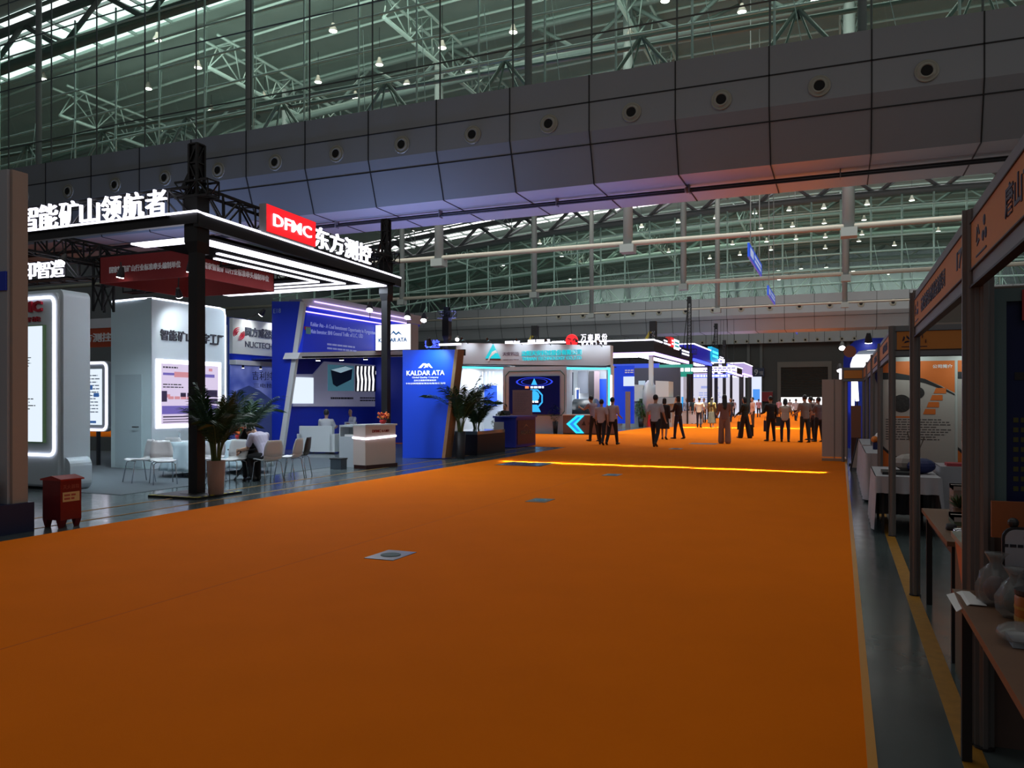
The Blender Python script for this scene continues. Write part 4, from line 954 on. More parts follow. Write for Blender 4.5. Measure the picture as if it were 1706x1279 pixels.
# blue logo tower
t = thing('logo_tower', 'tall blue panel tower with white mountain logo and KALDAR ATA lettering', 'sign tower', (-10.9, 19.8, 0))
cv = lambda x, y: PY(x, y, 19.8)
poly_px(MB(), cv, [(670.7, 583), (758, 582), (736, 763), (670.7, 763)], (0, .35, 0)).build('body', BLUEL, t)
poly_px(MB(), cv, [(758, 582), (763, 582), (741.5, 763), (736, 763)], (0, .40, 0)).build('wood_edge', WOOD, t)
f4 = FY(19.79); L0 = cv(678, 640); L1 = cv(741, 640)
m_ = MB().text(f4, 'KALDAR ATA', L0.x, cv(710, 625).z, cv(710, 617).z, L1.x, d0=0, d1=.02, bold=.01)
m_.text(f4, 'Global Quality Company', cv(687, 0).x, cv(710, 630.5).z, cv(710, 627).z, cv(731, 0).x, d0=0, d1=.01)
m_.text(f4, '吉尔吉斯斯坦煤炭投资', cv(690, 0).x, cv(710, 635).z, cv(710, 632).z, cv(727, 0).x, d0=0, d1=.01)
m_.text(f4, '卡尔达阿塔煤炭贸易有限责任公司', cv(676, 0).x, cv(710, 640).z, cv(710, 637).z, cv(742, 0).x, d0=0, d1=.01)
m_.build('lettering', mat('letter_lit', (.8, .8, .85), .5, em=(1, 1, 1), es=.6), t)
m_ = MB()
for P in ([(697, 613), (705, 605), (709, 605), (702, 613)], [(705, 606), (710, 605.5), (714, 612), (711, 612)], [(706, 613), (712, 606), (715, 605), (721, 613), (718, 613), (713, 608), (708, 613)]): poly_px(m_, lambda x, y: PY(x, y, 19.785), P, (0, -.015, 0))
m_.build('mountain_logo', mat('letter_lit', (.8, .8, .85)), t)
spot(PY(715, 580, 19.1) + Vector((0, 0, .15)), PY(722, 615, 19.8), 'lamp washing the top of the blue logo tower', em=(.3, .8, 1), es=3, sc=1.1, arm=PY(715, 583, 19.9), power=75, cone=110, colr=(.45, .9, 1))
t = thing('letter_sign', 'blurred blue glowing sign with a white bar above the logo tower', 'illuminated sign', PY(720, 580, 30))
a_ = PY(709, 580, 30); b2 = PY(733, 566, 30)
MB().text(FY(30), '科技', a_.x, a_.z, b2.z, b2.x, d0=0, d1=.08, bold=.04).build('lettering', LEDB, t); MB().box(b2.x, b2.x + 1.0, 29.9, 30, b2.z - .25, b2.z - .17).build('light_bar', LED, t)
tower(-15.45, 30.3, 5.6, 4.5, .2, 'thin dark truss post behind the blue logo tower'); 
MB().rect(FY(30), a_.x - .5, b2.x + 1.2, a_.z - .35, a_.z - .1, 0, .1).build('rail', BLK, t)
MB().box(a_.x - .5, a_.x - .4, 30, 30.1, 0, a_.z).build('post', BLK, t)

# planters and counters by the logo tower
palm(G(767, 764), 1.55, .8, 'areca palm in a black pot beside the logo tower', .15, .75, DK, 11, 20)
t = thing('display_counter', 'dark brown display counter with glass top behind the palms', 'counter', (-10.4, 22.5, 0))
MB().box(-10.95, -9.95, 21.5, 23.6, .0, .62).build('body', mat('counter_brown', (.014, .014, .018), .5), t)
MB().box(-10.95, -9.95, 21.5, 23.6, .62, .72).build('glass_case', mat('case_glass', (.12, .2, .22), .08), t)
palm((-11.2, 24.1), 1.4, .85, 'second dark palm standing behind the brown display counter', .15, .55, DK, 21, 18)
t = thing('reception_counter', 'blue and white counter with dark front beside the cross aisle', 'counter', (-10.7, 26, 0))
MB().box(-11.1, -10.3, 25.4, 27.3, .02, 1.04).build('body', mat('counter_blue', (.01, .02, .32), .4), t); MB().box(-11.12, -10.75, 25.37, 25.41, .02, .9).build('white_panel', W, t)
MB().box(-11.15, -10.25, 25.35, 27.35, 1.04, 1.1).build('top', mat('counter_top_blue', (.02, .04, .4), .35), t); MB().box(-10.3, -10.28, 25.5, 27.2, .12, .96).build('front_panel', mat('navy_face', (.006, .008, .05), .4), t)
MB().text(FX(-10.28), 'KALDAR ATA', 25.8, .45, .6, 26.9, d0=0, d1=.01, bold=.01).poly(FX(-10.28), [(26.0, .66), (26.3, .82), (26.5, .72), (26.7, .66), (26.3, .76)], 0, .01).build('lettering', mat('letter_bronze', (.22, .14, .10), .5), t)
t = thing('standing_board', 'pinkish brown standing notice board behind the blue counter', 'notice board', (-11.3, 28.5, 0))
MB().box(-11.68, -10.88, 28.45, 28.5, .9, 2.05).build('board', mat('board_pink', (.26, .15, .14), .6), t); MB().box(-11.3, -11.24, 28.5, 28.55, .03, 1.5).build('stand', DK, t); MB().box(-11.6, -11, 28.35, 28.7, 0, .03).build('foot', DK, t)
m_ = MB(); bars(m_, FY(28.45), -11.6, -11.0, 1.2, 1.95, 12, .3, 0, .004, 7); m_.build('text_lines', mat('ink_brown', (.18, .10, .10), .6), t)

# ============================================================ CYAN LOGO BOOTH ACROSS THE CROSS AISLE
YT = 37.9; T = lambda x, y: PY(x, y, YT)
t = thing('fascia_booth', 'white booth with wide fascia, cyan triangle logo and large blue screen', 'booth', (-14.6, 38.5, 0))
xl, xr = T(760, 600).x, T(1017, 600).x
poly_px(MB(), T, [(760, 571), (1017, 575), (1017, 609.5), (760, 606)], (0, .5, 0)).build('fascia', mat('fascia_bright', (.50, .57, .64), .55), t)
poly_px(MB(), T, [(760, 606), (1017, 609.5), (1017, 611), (760, 607.5)], (0, 1.1, 0)).build('dark_strip', DK, t)  # thin dark strip below the fascia
xa, xb = T(838, 650).x, T(944, 650).x
MB().box(xa, xb, YT, YT + .9, 0, 3.38).build('centre_wall', mat('centre_white', (.46, .54, .62), .5), t)
MB().box(xl, PY(1013, 600, 41.2).x, 41.2, 41.4, 0, 3.5).build('back_wall', mat('interior_white', (.68, .74, .80), .5), t)
MB().box(xl - .15, xl + .1, YT, 41.2, 0, 3.5).build('side_wall', W, t); MB().box(xr - .2, xr + .05, YT, YT + .5, 0, 3.38).build('corner_pillar', W, t)
fr = FY(YT)
z_ = lambda y: T(890, y).z; xx = lambda x: T(x, 650).x
hexo = [(xx(842), z_(685)), (xx(846), z_(692)), (xx(936), z_(692)), (xx(941), z_(685)), (xx(941), z_(625)), (xx(934), z_(617.5)), (xx(848), z_(617.5)), (xx(842), z_(625))]
cxh = sum(p[0] for p in hexo) / 8; czh = sum(p[1] for p in hexo) / 8; hexi = [(cxh + (u - cxh) * .985, czh + (v - czh) * .97) for u, v in hexo]
MB().ring(fr, hexo, hexi, 0, .02).build('frame_line', mat('frame_teal', (.03, .14, .14), .4), t)
s_ = MB().rect(fr, xx(849), xx(933), z_(690), z_(626.5), 0, .08)
s_.build('screen', mat('screen_black', (.004, .005, .02), .2, em=(.003, .006, .10), es=.22), t)
m_ = MB()
for r_, w_ in ((1.0, .10), (.72, .05)):
    e_ = [(xx(891) + r_ * math.cos(a), z_(636) + .24 * r_ * math.sin(a)) for a in [i * math.pi / 16 for i in range(32)]]; i2 = [(xx(891) + (r_ - w_) * math.cos(a), z_(636) + .24 * (r_ - w_ * .9) * math.sin(a)) for a in [i * math.pi / 16 for i in range(32)]]
    m_.ring(fr, e_, i2, .08, .085)
m_.build('screen_rings', glow('scr_deep_blue', (.02, .06, .9), 1), t)
m_ = MB(); m_.poly(fr, [(xx(886), z_(641)), (xx(896), z_(641)), (xx(891), z_(630))], .085, .09)
m_.ring(fr, [(xx(891) + .5 * math.cos(a), z_(664) + .52 * math.sin(a)) for a in [i * math.pi / 4 + .39 for i in range(8)]], [(xx(891) + .42 * math.cos(a), z_(664) + .44 * math.sin(a)) for a in [i * math.pi / 4 + .39 for i in range(8)]], .085, .09)
m_.ball(fr(xx(891), z_(660), .085), .28, 12, 6, (1, .05, 1)).poly(fr, [(xx(880), z_(686)), (xx(902), z_(686)), (xx(896), z_(674)), (xx(886), z_(674))], .085, .09)
m_.build('screen_glow', glow('scr_cyan', (.03, .45, 1), 1.2), t)
m_ = MB(); bars(m_, fr, xx(885), xx(907), z_(647), z_(643), 1, .8, .09, .004, 3, False); bars(m_, fr, xx(887), xx(898), z_(671), z_(667), 1, .8, .12, .004, 3, False); m_.build('screen_text', LITW, t)
MB().rect(fr, xx(876), xx(882), z_(647), z_(643), .09, .095).build('screen_tag', glow('scr_orange', (1, .3, .1), 1), t)
led_line(t, [T(761, 611.5) + Vector((0, -.02, 0)), T(838, 613) + Vector((0, -.02, 0))], .05, LEDC); led_line(t, [T(945, 613.5) + Vector((0, -.02, 0)), T(1015, 614) + Vector((0, -.02, 0)), T(1015.5, 690) + Vector((0, -.02, 0))], .06, LEDC)
led_line(t, [T(756.5, 650) + Vector((0, -.6, 0)), T(755.5, 716) + Vector((0, -.6, 0))], .04, LEDC); led_line(t, [T(1018.5, 625) + Vector((0, -.02, 0)), T(1018.5, 680) + Vector((0, -.02, 0))], .05, LED)
TR = glow('cyan_letters', (.0, .52, .60), 1.15)
m_ = MB(); tri = [T(809, 597), T(834, 597), T(822, 573)]; m_.prism(tri, (0, -.06, 0))
m_.build('triangle_logo', TR, t)
poly_px(MB(), lambda x, y: PY(x, y, YT - .07), [(812, 601), (820, 586), (826, 583), (829, 588), (825, 588), (818, 594), (815, 601)], (0, -.02, 0)).build('logo_mark', INKW, t)
poly_px(MB(), T, [(809, 599), (834, 600), (834, 597.5), (811, 597.5)], (0, -.03, 0)).build('logo_base', mat('logo_base_brown', (.15, .06, .05), .5), t)
m_ = MB(); m_.text(fr, '沈阳天安科技股份有限公司', T(869, 0).x, T(915, 592).z, T(915, 583).z, T(969, 0).x, d0=0, d1=.05, bold=.006); m_.text(fr, 'TIANAN TECHNOLOGY CO.,LTD', T(870, 0).x, T(915, 600.5).z, T(915, 594).z, T(969, 0).x, d0=0, d1=.05, bold=.0)
m_.build('lettering', TR, t)
MB().text(fr, '天安科技', T(837.5, 0).x, T(915, 591).z, T(915, 584.5).z, T(865, 0).x, d0=0, d1=.02).text(fr, 'TIAN AN KE JI', T(838, 0).x, T(915, 599).z, T(915, 597).z, T(864, 0).x, d0=0, d1=.02).build('small_lettering', mat('letter_purple', (.12, .08, .14), .5), t)
for k in range(4): led_line(t, [PY(804 + k * 6, 619, 40.4), PY(804 + k * 6, 640, 40.4)], .03, LITW)
f5 = FY(41.18); X5 = lambda x, y: PY(x, y, 41.18)
def panel_px(parent, name, m, x0_, x1_, y0_, y1_, Y, th=.03):
    a_ = PY(x0_, y1_, Y); b2 = PY(x1_, y0_, Y); return MB().box(a_.x, b2.x, Y - th, Y, a_.z, b2.z).build(name, m, parent)
panel_px(t, 'poster', mat('poster_blue_lit', (.01, .06, .5), .5, em=(.01, .08, .7), es=.6), 807, 828, 642, 676, 40.6)
panel_px(t, 'lit_poster', glow('poster_pale_lit', (.5, .75, 1), .9), 789, 803, 641, 672, 40.6)
panel_px(t, 'poster', mat('poster_dark_map', (.01, .03, .07), .5), 944.5, 955, 620, 658, 41.1); panel_px(t, 'picture_detail', glow('map_yellow', (.7, .6, .1), .6), 945, 949, 641, 652, 41.0)
panel_px(t, 'poster', mat('poster_blue_lit', (0, 0, 0)), 999, 1012, 631, 680, 40.9); panel_px(t, 'lit_frame', LITW, 959, 966, 646, 680, 41.0); panel_px(t, 'picture', mat('picture_navy', (.02, .05, .2), .5, em=(.03, .1, .5), es=.5), 960.5, 964.5, 649, 676, 40.9)
panel_px(t, 'partition', mat('partition_grey', (.28, .30, .36), .5), 963, 980, 618, 655, 41.0); panel_px(t, 'partition', mat('partition_dark', (.05, .045, .05), .5), 981, 990, 618, 700, 40.8); panel_px(t, 'partition', mat('partition_pink', (.32, .24, .27), .5), 990, 999, 618, 690, 40.7)
area('booth_light_white', (-17.2, 39.5, 3.42), 2.5, 2, 150, (.85, .92, 1)); area('booth_light_side', (-11.8, 39.5, 3.42), 2, 2, 110, (.85, .92, 1))
for i, x in enumerate((T(780, 0).x, T(822, 0).x, T(870, 0).x, T(918, 0).x, T(968, 0).x, T(1003, 0).x)):
    spot((x, YT - .75, 4.85 - i * .07), (x, YT, 4.2), 'small arm lamp lighting the wide white fascia, %s from the logo tower side' % ORD[i], es=3, sc=.8, power=30, cone=115, colr=(.95, .97, 1), arm=(x, YT + .1, 4.62 - i * .07))
spot(PY(762, 564, 37), PY(762, 564, 37) + Vector((.3, -1, -.8)), 'bright lamp at the corner above the wide white fascia', em=(.9, .75, 1), sc=1.3, arm=(T(764, 600).x, YT + .05, 4.6))
t = thing('exhibit_machine', 'dark rounded exhibit machine inside the cyan logo booth', 'machine', PY(970, 700, 39.6)); c = PY(972, 690, 39.6)
MB().tube([(c.x - .45, 39.6, .9), (c.x + .7, 39.6, .9)], .85, 20).build('drum', mat('machine_dark', (.03, .04, .05), .35), t, True); MB().box(c.x - .5, c.x + .8, 39.2, 40, 0, .3).build('base', DK, t)
t = thing('front_counter', 'brown counter with glowing cyan chevron at the booth corner', 'counter', T(985, 723))
x0_, x1_ = PY(938, 700, 37.2).x, PY(1024, 700, 37.2).x
MB().box(x0_, x1_, 37.2, 37.75, .06, .93).build('body', mat('counter_warm', (.17, .12, .11), .5), t); MB().box(x0_ - .02, x1_ + .02, 37.15, 37.77, .93, .98).build('top', W, t); MB().box(x0_, x1_, 37.22, 37.7, 0, .06).build('plinth', DK, t)
C7 = lambda x, y: PY(x, y, 37.2)
poly_px(MB(), C7, [(944, 706), (961, 691.5), (974, 691.5), (960, 706), (973, 721.5), (960, 721.5)], (0, -.05, 0)).build('chevron', glow('chevron_cyan', (.01, .55, .85), 1.6), t)
poly_px(MB(), lambda x, y: PY(x, y, 37.14), [(949, 706), (963, 694.5), (967, 694.5), (955, 706), (967, 719), (962, 719)], (0, -.02, 0)).build('chevron_core', glow('chevron_blue', (.01, .25, .75), 1.2), t)
MB().text(FY(37.2), '天安', C7(979, 0).x, C7(975, 708).z, C7(975, 703).z, d0=0, d1=.01).poly(FY(37.2), [(C7(969, 0).x, .45), (C7(976, 0).x, .45), (C7(973, 0).x, .68)], 0, .01).build('lettering', DK, t)
bush(G(926, 722), 1.55, .32, 'dark leafy plant in a black pot before the blue screen', .17, .6, DK, 5, (.01, .05, .012), 380)
for i, (x_, y_, rz) in enumerate(((898, 716, 200), (911, 715, 160), (922, 714, 230))):
    o_ = chair(x_, y_, rz, ['white shell chair before the blue screen nearest the blue counter', 'white shell chair in the middle before the blue screen', 'white shell chair before the blue screen behind the dark plant'][i]); o_['group'] = 'white shell chairs before the blue screen'
bush(G(834, 742), 1.25, .3, 'low dark plant behind the blue counter', .13, .5, DK, 15, (.012, .06, .015), 260)

# ============================================================ FAR BOOTHS ALONG THE AISLE
def canopy(X0, X1, Y0, Y1, z0, z1, lab, led=LED, led2=LEDV, posts=True, pm=W, face=BLK, cap=True):
    t = thing('truss_canopy', lab, 'canopy', ((X0 + X1) / 2, (Y0 + Y1) / 2, z0))
    f_ = MB().box(X0, X1, Y0, Y0 + .25, z0, z1).box(X1 - .25, X1, Y0 + .25, Y1, z0, z1).box(X0, X1 - .25, Y1 - .25, Y1, z0, z1).box(X0, X0 + .25, Y0 + .25, Y1 - .25, z0, z1)
    f_.build('fascia', face, t)
    led_line(t, [(X0, Y0 - .03, z1), (X1 + .03, Y0 - .03, z1), (X1 + .03, Y1, z1)], .05, led)
    m_ = MB(); m_.box(X0, X1 + .05, Y0 - .06, Y0, z0 + .0, z0 + .22).box(X1, X1 + .06, Y0, Y1, z0 + .0, z0 + .22); m_.build('light_band', led2, t)
    m_ = MB(); m_.box(X1 - 1.2, X1 - .5, Y0 + .6, Y1 - .6, z0 - .04, z0 + .02).box(X0 + .5, X1 - 1.3, Y0 + .6, Y0 + 1.2, z0 - .04, z0 + .02); m_.build('light_panel', LED, t)
    for x, y in ((X1 - .2, Y0 + .15), (X1 - .2, Y1 - .15), (X0 + .2, Y0 + .15)):
        MB().box(x - .13, x + .13, y - .13, y + .13, 0, z0).build('post', pm, t)
    m_ = MB(); box_truss(m_, (X0, Y0 + 2, z0 + .3), (X1 - .3, Y0 + 2, z0 + .3), .3, .4, .9, .03); box_truss(m_, (X0, Y1 - 2, z0 + .3), (X1 - .3, Y1 - 2, z0 + .3), .3, .4, .9, .03); m_.build('truss', BLK, t)
    return t
canopy(-21, -11, 50.5, 63, 4.55, 5.55, 'large lit canopy with violet band and white posts')
for x, y in ((-11.1, 50.8), (-19.2, 50.8)):
    t = thing('hoist_head', 'black and yellow hoist head standing on the violet lit canopy, ' + ('at its aisle corner' if x > -15 else 'behind the wide white fascia'), 'hoist', (x, y, 5.6))
    m_ = MB(); box_truss(m_, (x, y, 5.55), (x, y, 6.7), .35, .35, .3, .03); m_.box(x - .2, x + .2, y - .2, y + .2, 6.1, 6.75); m_.build('mast', BLK, t); MB().bar((x - .45, y - .1, 5.56), (x - .15, y - .1, 6.1), .16).build('motor', mat('hoist_yellow', (.25, .2, .02), .5), t)
fr = FY(50.4); Q = lambda x, y: PY(x, y, 50.4)
t = thing('letter_sign', 'red round logo with white characters glowing above the white fascia', 'illuminated sign', Q(985, 577))
MB().lathe([(.01, 0), (.40, 0), (.44, -.05), (.40, -.1), (.01, -.1)], Q(953, 567.5), 20, axis='y').build('round_logo', LEDR, t)
m_ = MB(); c = Q(953, 567.5)
for a in (0, 2.1, 4.2): m_.bar(c + Vector((.1 * math.cos(a), -.13, .1 * math.sin(a))), c + Vector((.3 * math.cos(a + .5), -.13, .3 * math.sin(a + .5))), .08)
m_.build('logo_mark', glow('dark_red_mark', (.3, 0, .01), .6), t)
m_ = MB()
for i, ch in enumerate('万泰股份'):
    x0_ = Q(968 + 11.6 * i, 0).x; m_.text(fr, ch, x0_, Q(960, 568).z, Q(960, 557.5).z, x0_ + .36, d0=0, d1=.06, bold=-.003)
for i, ch in enumerate('WANTAI'):
    x0_ = Q(969 + 7.6 * i, 0).x; m_.text(fr, ch, x0_, Q(960, 575).z, Q(960, 570.5).z, x0_ + .15, d0=0, d1=.06, bold=.0)
m_.build('lettering', LED, t); MB().rect(fr, Q(940, 0).x, Q(1016, 0).x, Q(960, 577).z, Q(960, 576).z, 0, .05).build('rail', BLK, t)
t = thing('letter_sign', 'blurry row of white glowing letters above the cyan company name', 'illuminated sign', Q(880, 576))
m_ = MB(); f6 = FY(50.4); bars(m_, f6, Q(842, 0).x, Q(866, 0).x, Q(960, 571).z, Q(960, 564.5).z, 1, .95, 0, .06, 2, False); bars(m_, f6, Q(880, 0).x, Q(916, 0).x, Q(960, 571).z, Q(960, 563.5).z, 1, .95, 0, .06, 5, False); bars(m_, f6, Q(920, 0).x, Q(940, 0).x, Q(960, 570).z, Q(960, 567).z, 1, .9, 0, .06, 6, False)
m_.build('lettering', LED, t); MB().rect(f6, Q(840, 0).x, Q(942, 0).x, Q(960, 576).z, Q(960, 571).z, -.05, 0).build('rail', BLK, t)
def box_sign(px0, px1, X, pyt, pyb, m, lab, edge=None, txt=None):
    a_ = PX(px0, pyb, X); b2 = PX(px1, pyb, X); zt = PX(px0, pyt, X).z; t = thing('light_box_sign', lab, 'illuminated sign', a_)
    f_ = FX(X); MB().rect(f_, a_.y, b2.y, a_.z, zt, -.35, 0).build('box', edge or BLK, t); MB().rect(f_, a_.y + .05, b2.y - .05, a_.z + .05, zt - .05, 0, .04).build('face', m, t)
    mm = MB(); bars(mm, f_, a_.y + .3, b2.y - .3, a_.z + (zt - a_.z) * .2, a_.z + (zt - a_.z) * .8, 2, .5, .04, .02, 3, False); mm.build('lettering', txt or LED, t); return t
box_sign(1103.5, 1112, -10.95, 561, 576, BLK, 'narrow black sign with two white words on the violet lit canopy')
box_sign(1117, 1122, -10.95, 560.5, 578, LEDR, 'red end panel of the sign pair on the violet lit canopy', RED)
box_sign(1122, 1131, -10.95, 563, 582, LITW, 'white light box beside the red end panel', BLK, glow('teal_txt', (.02, .3, .35), 1))
box_sign(1134, 1148, -10.95, 577, 594, NAVY, 'navy sign with two white lines at the far canopy corner')
# blue and green lit ribbon and inner stand walls
t = thing('lit_ribbon', 'blue to green lit ribbon wall inside the violet canopy', 'light wall', (-14, 60, 3))
x0_, x1_ = PY(1042, 600, 58).x, PY(1098, 600, 58).x
MB().box(x0_ - 2, x1_, 58, 58.2, 3.6, 4.4).build('blue_part', glow('ribbon_blue', (.01, .08, .8), .8), t); MB().box(x1_, x1_ + 2.4, 58, 58.2, 3.6, 4.3).build('green_part', glow('ribbon_green', (.0, .35, .25), .8), t); MB().box(x0_ - 2.5, x1_ + 2, 57.9, 58, 3.4, 3.6).build('green_edge', glow('ribbon_green', (0, 0, 0), 1), t)
MB().box(x0_ + 1, x0_ + 1.1, 58, 58.1, 0, 3.6).box(x1_ + 2, x1_ + 2.1, 58, 58.1, 0, 3.6).build('post', BLK, t)
mm = MB(); bars(mm, FY(57.9), x0_ + 1.8, x1_ + 3.2, 3.75, 4.05, 1, .8, .0, .05, 8, False); mm.build('lettering', LED, t)
t = thing('booth_wall', 'blue booth wall with small white text beside the white machine', 'booth wall', PY(1040, 690, 46.5))
panel_px(t, 'wall', mat('wall_royal', (.01, .05, .6), .5, em=(.0, .05, .8), es=.35), 1020, 1057, 609, 705, 47, .2); panel_px(t, 'lit_picture', glow('pale_pic', (.7, .8, .95), 1), 1039, 1057, 627, 643, 46.7, .05)
mm = MB(); a_ = PY(1041, 622, 46.7); bars(mm, FY(46.75), a_.x, PY(1056, 622, 46.7).x, a_.z, a_.z + .25, 2, .5, 0, .03, 4, False); mm.build('lettering', INKW, t)
t = thing('booth_wall', 'dark grey booth wall behind the white machine', 'booth wall', PY(1080, 690, 56)); panel_px(t, 'wall', mat('wall_charcoal', (.04, .045, .05), .5), 1056, 1134, 612, 690, 57, .2)
panel_px(t, 'screen', glow('screen_pale', (.5, .65, .8), .8), 1064, 1075, 634, 645, 56.7, .05)
# white machine
MW = mat('machine_white', (.60, .66, .66), .4); MG = mat('machine_grey', (.30, .36, .38), .4)
t = thing('exhibit_machine', 'large white exhibit machine with a round flange between the booths', 'machine', PY(1060, 705, 50)); Z = lambda x, y: PY(x, y, 50)
poly_px(MB(), Z, [(1034, 652), (1041, 640), (1071, 641), (1071, 668), (1034, 668)], (0, 2.6, 0)).build('upper_hood', MW, t)
a_ = Z(1036, 706); b2 = Z(1070, 668); MB().box(a_.x, b2.x, 50.1, 52.5, .0, b2.z).build('lower_tank', MG, t)
MB().lathe([(1.1, -.25), (1.25, -.1), (1.25, .1), (.95, .2), (.9, .5), (.3, .55)], (Z(1078, 0).x, 50.9, 1.75), 28, axis='x').build('flange', mat('machine_ring', (.36, .38, .42), .35), t, True)
MB().tube([(Z(1080, 0).x, 50.9, 1.75), (Z(1096, 0).x, 50.9, 1.5)], [.6, .45], 18).build('neck', MW, t, True)
poly_px(MB(), Z, [(1092, 634), (1114, 635), (1114, 661), (1092, 661)], (0, 1.5, 0)).build('control_box', MW, t); poly_px(MB(), Z, [(1092, 661), (1125, 662), (1123, 672), (1095, 675)], (0, 1.6, 0)).build('lower_arm', MG, t); a_ = Z(1094, 705); MB().box(a_.x, a_.x + .9, 50.3, 51.2, 0, 1.45).build('support', MG, t)
for k, x_ in enumerate((1033, 1046)):
    c = G(x_, 708 if k == 0 else 714); tag(MB().box(c.x - .13, c.x + .13, c.y - .1, c.y + .1, 0, 2.2).build('info_pillar', mat('pillar_pink', (.24, .17, .17), .55)), ['slim brownish info pillar in front of the blue booth wall', 'slim brownish info pillar in front of the white machine'][k], 'info pillar')
bush(G(1068, 711), 1.75, .42, 'bright green leafy plant in a black pot beside the walking man', .2, .55, DK, 6, (.05, .20, .03), 520)
c = G(1081, 712); t = thing('fire_box', 'small red fire box behind the walking man', 'fire extinguisher box', c); MB().box(c.x - .15, c.x + .2, c.y, c.y + .25, .05, .75).build('cabinet', RED, t); MB().box(c.x - .17, c.x + .22, c.y - .01, c.y + .27, .75, .79).build('lid', RED, t)

tower(-11.2, 64.6, 10.0, 4.8, .3, 'tall dark truss tower between the violet and blue canopies')
canopy(-18, -11, 65.5, 75, 4.9, 6.3, 'dark blue lit canopy behind the violet one', LED, LEDB, True, BLK, mat('fascia_deep_blue', (.01, .01, .25), .4, em=(.01, .01, .5), es=.4))
box_sign(1185.5, 1196.5, -10.9, 577, 600, glow('cyan_box', (.0, .32, .65), 1), 'cyan light box sign standing between two dark towers', glow('cyan_edge', (.0, .5, .8), 1), LEDC)
t_ = PX(1186, 600, -10.95); tag(MB().box(-11.3, -11.1, t_.y + 1, t_.y + 1.2, 0, 5.2).build('sign_post', BLK), 'black post under the cyan light box sign', 'post')
box_sign(1197, 1205, -10.9, 590, 600, NAVY, 'small navy sign with white text right of the cyan box')
tower(-11.2, 79.5, 9.2, 5.0, .3, 'tall dark truss tower behind the cyan light box'); tower(-11.2, 85.5, 8.0, 5.0, .3, 'second tall dark truss tower behind the cyan light box')
canopy(-20.5, -11.45, 79, 89, 4.7, 5.3, 'lit canopy behind the cyan light box', LED, LEDV, True, BLK)
box_sign(1212, 1227, -10.9, 606, 621, LED, 'large glowing white sign over the far aisle end', LEDB, glow('violet_txt', (.3, .2, .7), 1))
canopy(-20, -11, 91, 100, 4.6, 5.6, 'lit canopy under the large glowing white sign', LED, LEDV, True, BLK)
canopy(-22, -11, 102, 112, 4.9, 6.4, 'last lit canopy near the end wall', LED, LEDV, True, BLK, mat('fascia_pale_violet', (.3, .28, .4), .5, em=(.6, .5, 1), es=.6))
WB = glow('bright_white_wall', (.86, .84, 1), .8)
def far_wall(X0, X1, Y, h, lab, seed, scr=False):
    t = thing('booth_wall', lab, 'booth wall', ((X0 + X1) / 2, Y, 0)); f_ = FY(Y)
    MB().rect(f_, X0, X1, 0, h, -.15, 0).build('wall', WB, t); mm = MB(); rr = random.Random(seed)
    for k in range(int((X1 - X0) / 1.6)):
        x_ = X0 + .3 + k * 1.6; bars(mm, f_, x_, x_ + 1.2, h * .35, h * .62, 5, .5, .0, .02, seed + k); mm.rect(f_, x_ + .2, x_ + .8, h * .7, h * .76, 0, .02)
    mm.build('print', glow('print_lilac', (.35, .4, .75), 1), t)
    if scr: MB().rect(f_, X0 + .5, X1 - .6, h * .2, h * .52, .0, .1).build('screen', glow('screen_cyan', (.02, .35, .85), 1), t)
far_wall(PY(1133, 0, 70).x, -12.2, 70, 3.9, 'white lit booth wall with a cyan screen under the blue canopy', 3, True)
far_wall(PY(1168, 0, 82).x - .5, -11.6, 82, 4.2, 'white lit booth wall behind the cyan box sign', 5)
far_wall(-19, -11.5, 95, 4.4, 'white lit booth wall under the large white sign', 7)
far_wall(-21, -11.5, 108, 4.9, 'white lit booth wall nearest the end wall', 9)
t = thing('banner_panel', 'tall white and blue banner at the end of the lit booths', 'banner', (-11, 113, 0)); MB().box(-11.3, -9.9, 113, 113.2, 0, 5).build('panel', glow('banner_white', (.75, .82, 1), 1), t); MB().box(-11.0, -10.1, 112.9, 113, 1.8, 3.3).build('blue_field', glow('banner_blue', (.05, .3, .9), 1), t)
for i, (x_, y_, w_, h_, m_, lb) in enumerate(((1176, 602, 3.5, .35, LED, 'white glowing text strip over the far booths nearest the blue canopy'), (1182, 617, 4.2, .3, LED, 'second white glowing strip low under the cyan box sign'), (1180, 626, 3.6, .35, LEDB, 'blue strip with white dots above the white lit wall'), (1204, 613, 2.6, .3, LED, 'short white glowing strip beside the last dark tower'))):
    c = PY(x_, y_, 78.4); t = thing('light_strip_sign', lb, 'illuminated sign', c); MB().box(c.x - w_ / 2, c.x + w_ / 2, 78.4, 78.5, c.z - h_ / 2, c.z + h_ / 2).build('strip', m_, t); mm = MB(); bars(mm, FY(78.4), c.x - w_ / 2 + .1, c.x + w_ / 2 - .1, c.z - h_ * .3, c.z + h_ * .3, 1, .9, .0, .03, i + 2, False); mm.build('lettering', LITW if i == 2 else glow('dim_violet', (.4, .35, .7), 1), t)
    for s_ in (-1, 1): MB().tube([(c.x + s_ * w_ * .4, 78.45, c.z), (c.x + s_ * w_ * .4, 78.45, 9.5)], .015, 5).build('wire', DK, t)
c = G(1150, 706); t = thing('display_counter', 'low white display counter among the far visitors', 'counter', c); MB().box(c.x - .6, c.x + .8, c.y, c.y + .6, 0, .9).build('body', W, t); MB().box(c.x - .63, c.x + .83, c.y - .03, c.y + .63, .9, .94).build('top', W, t)
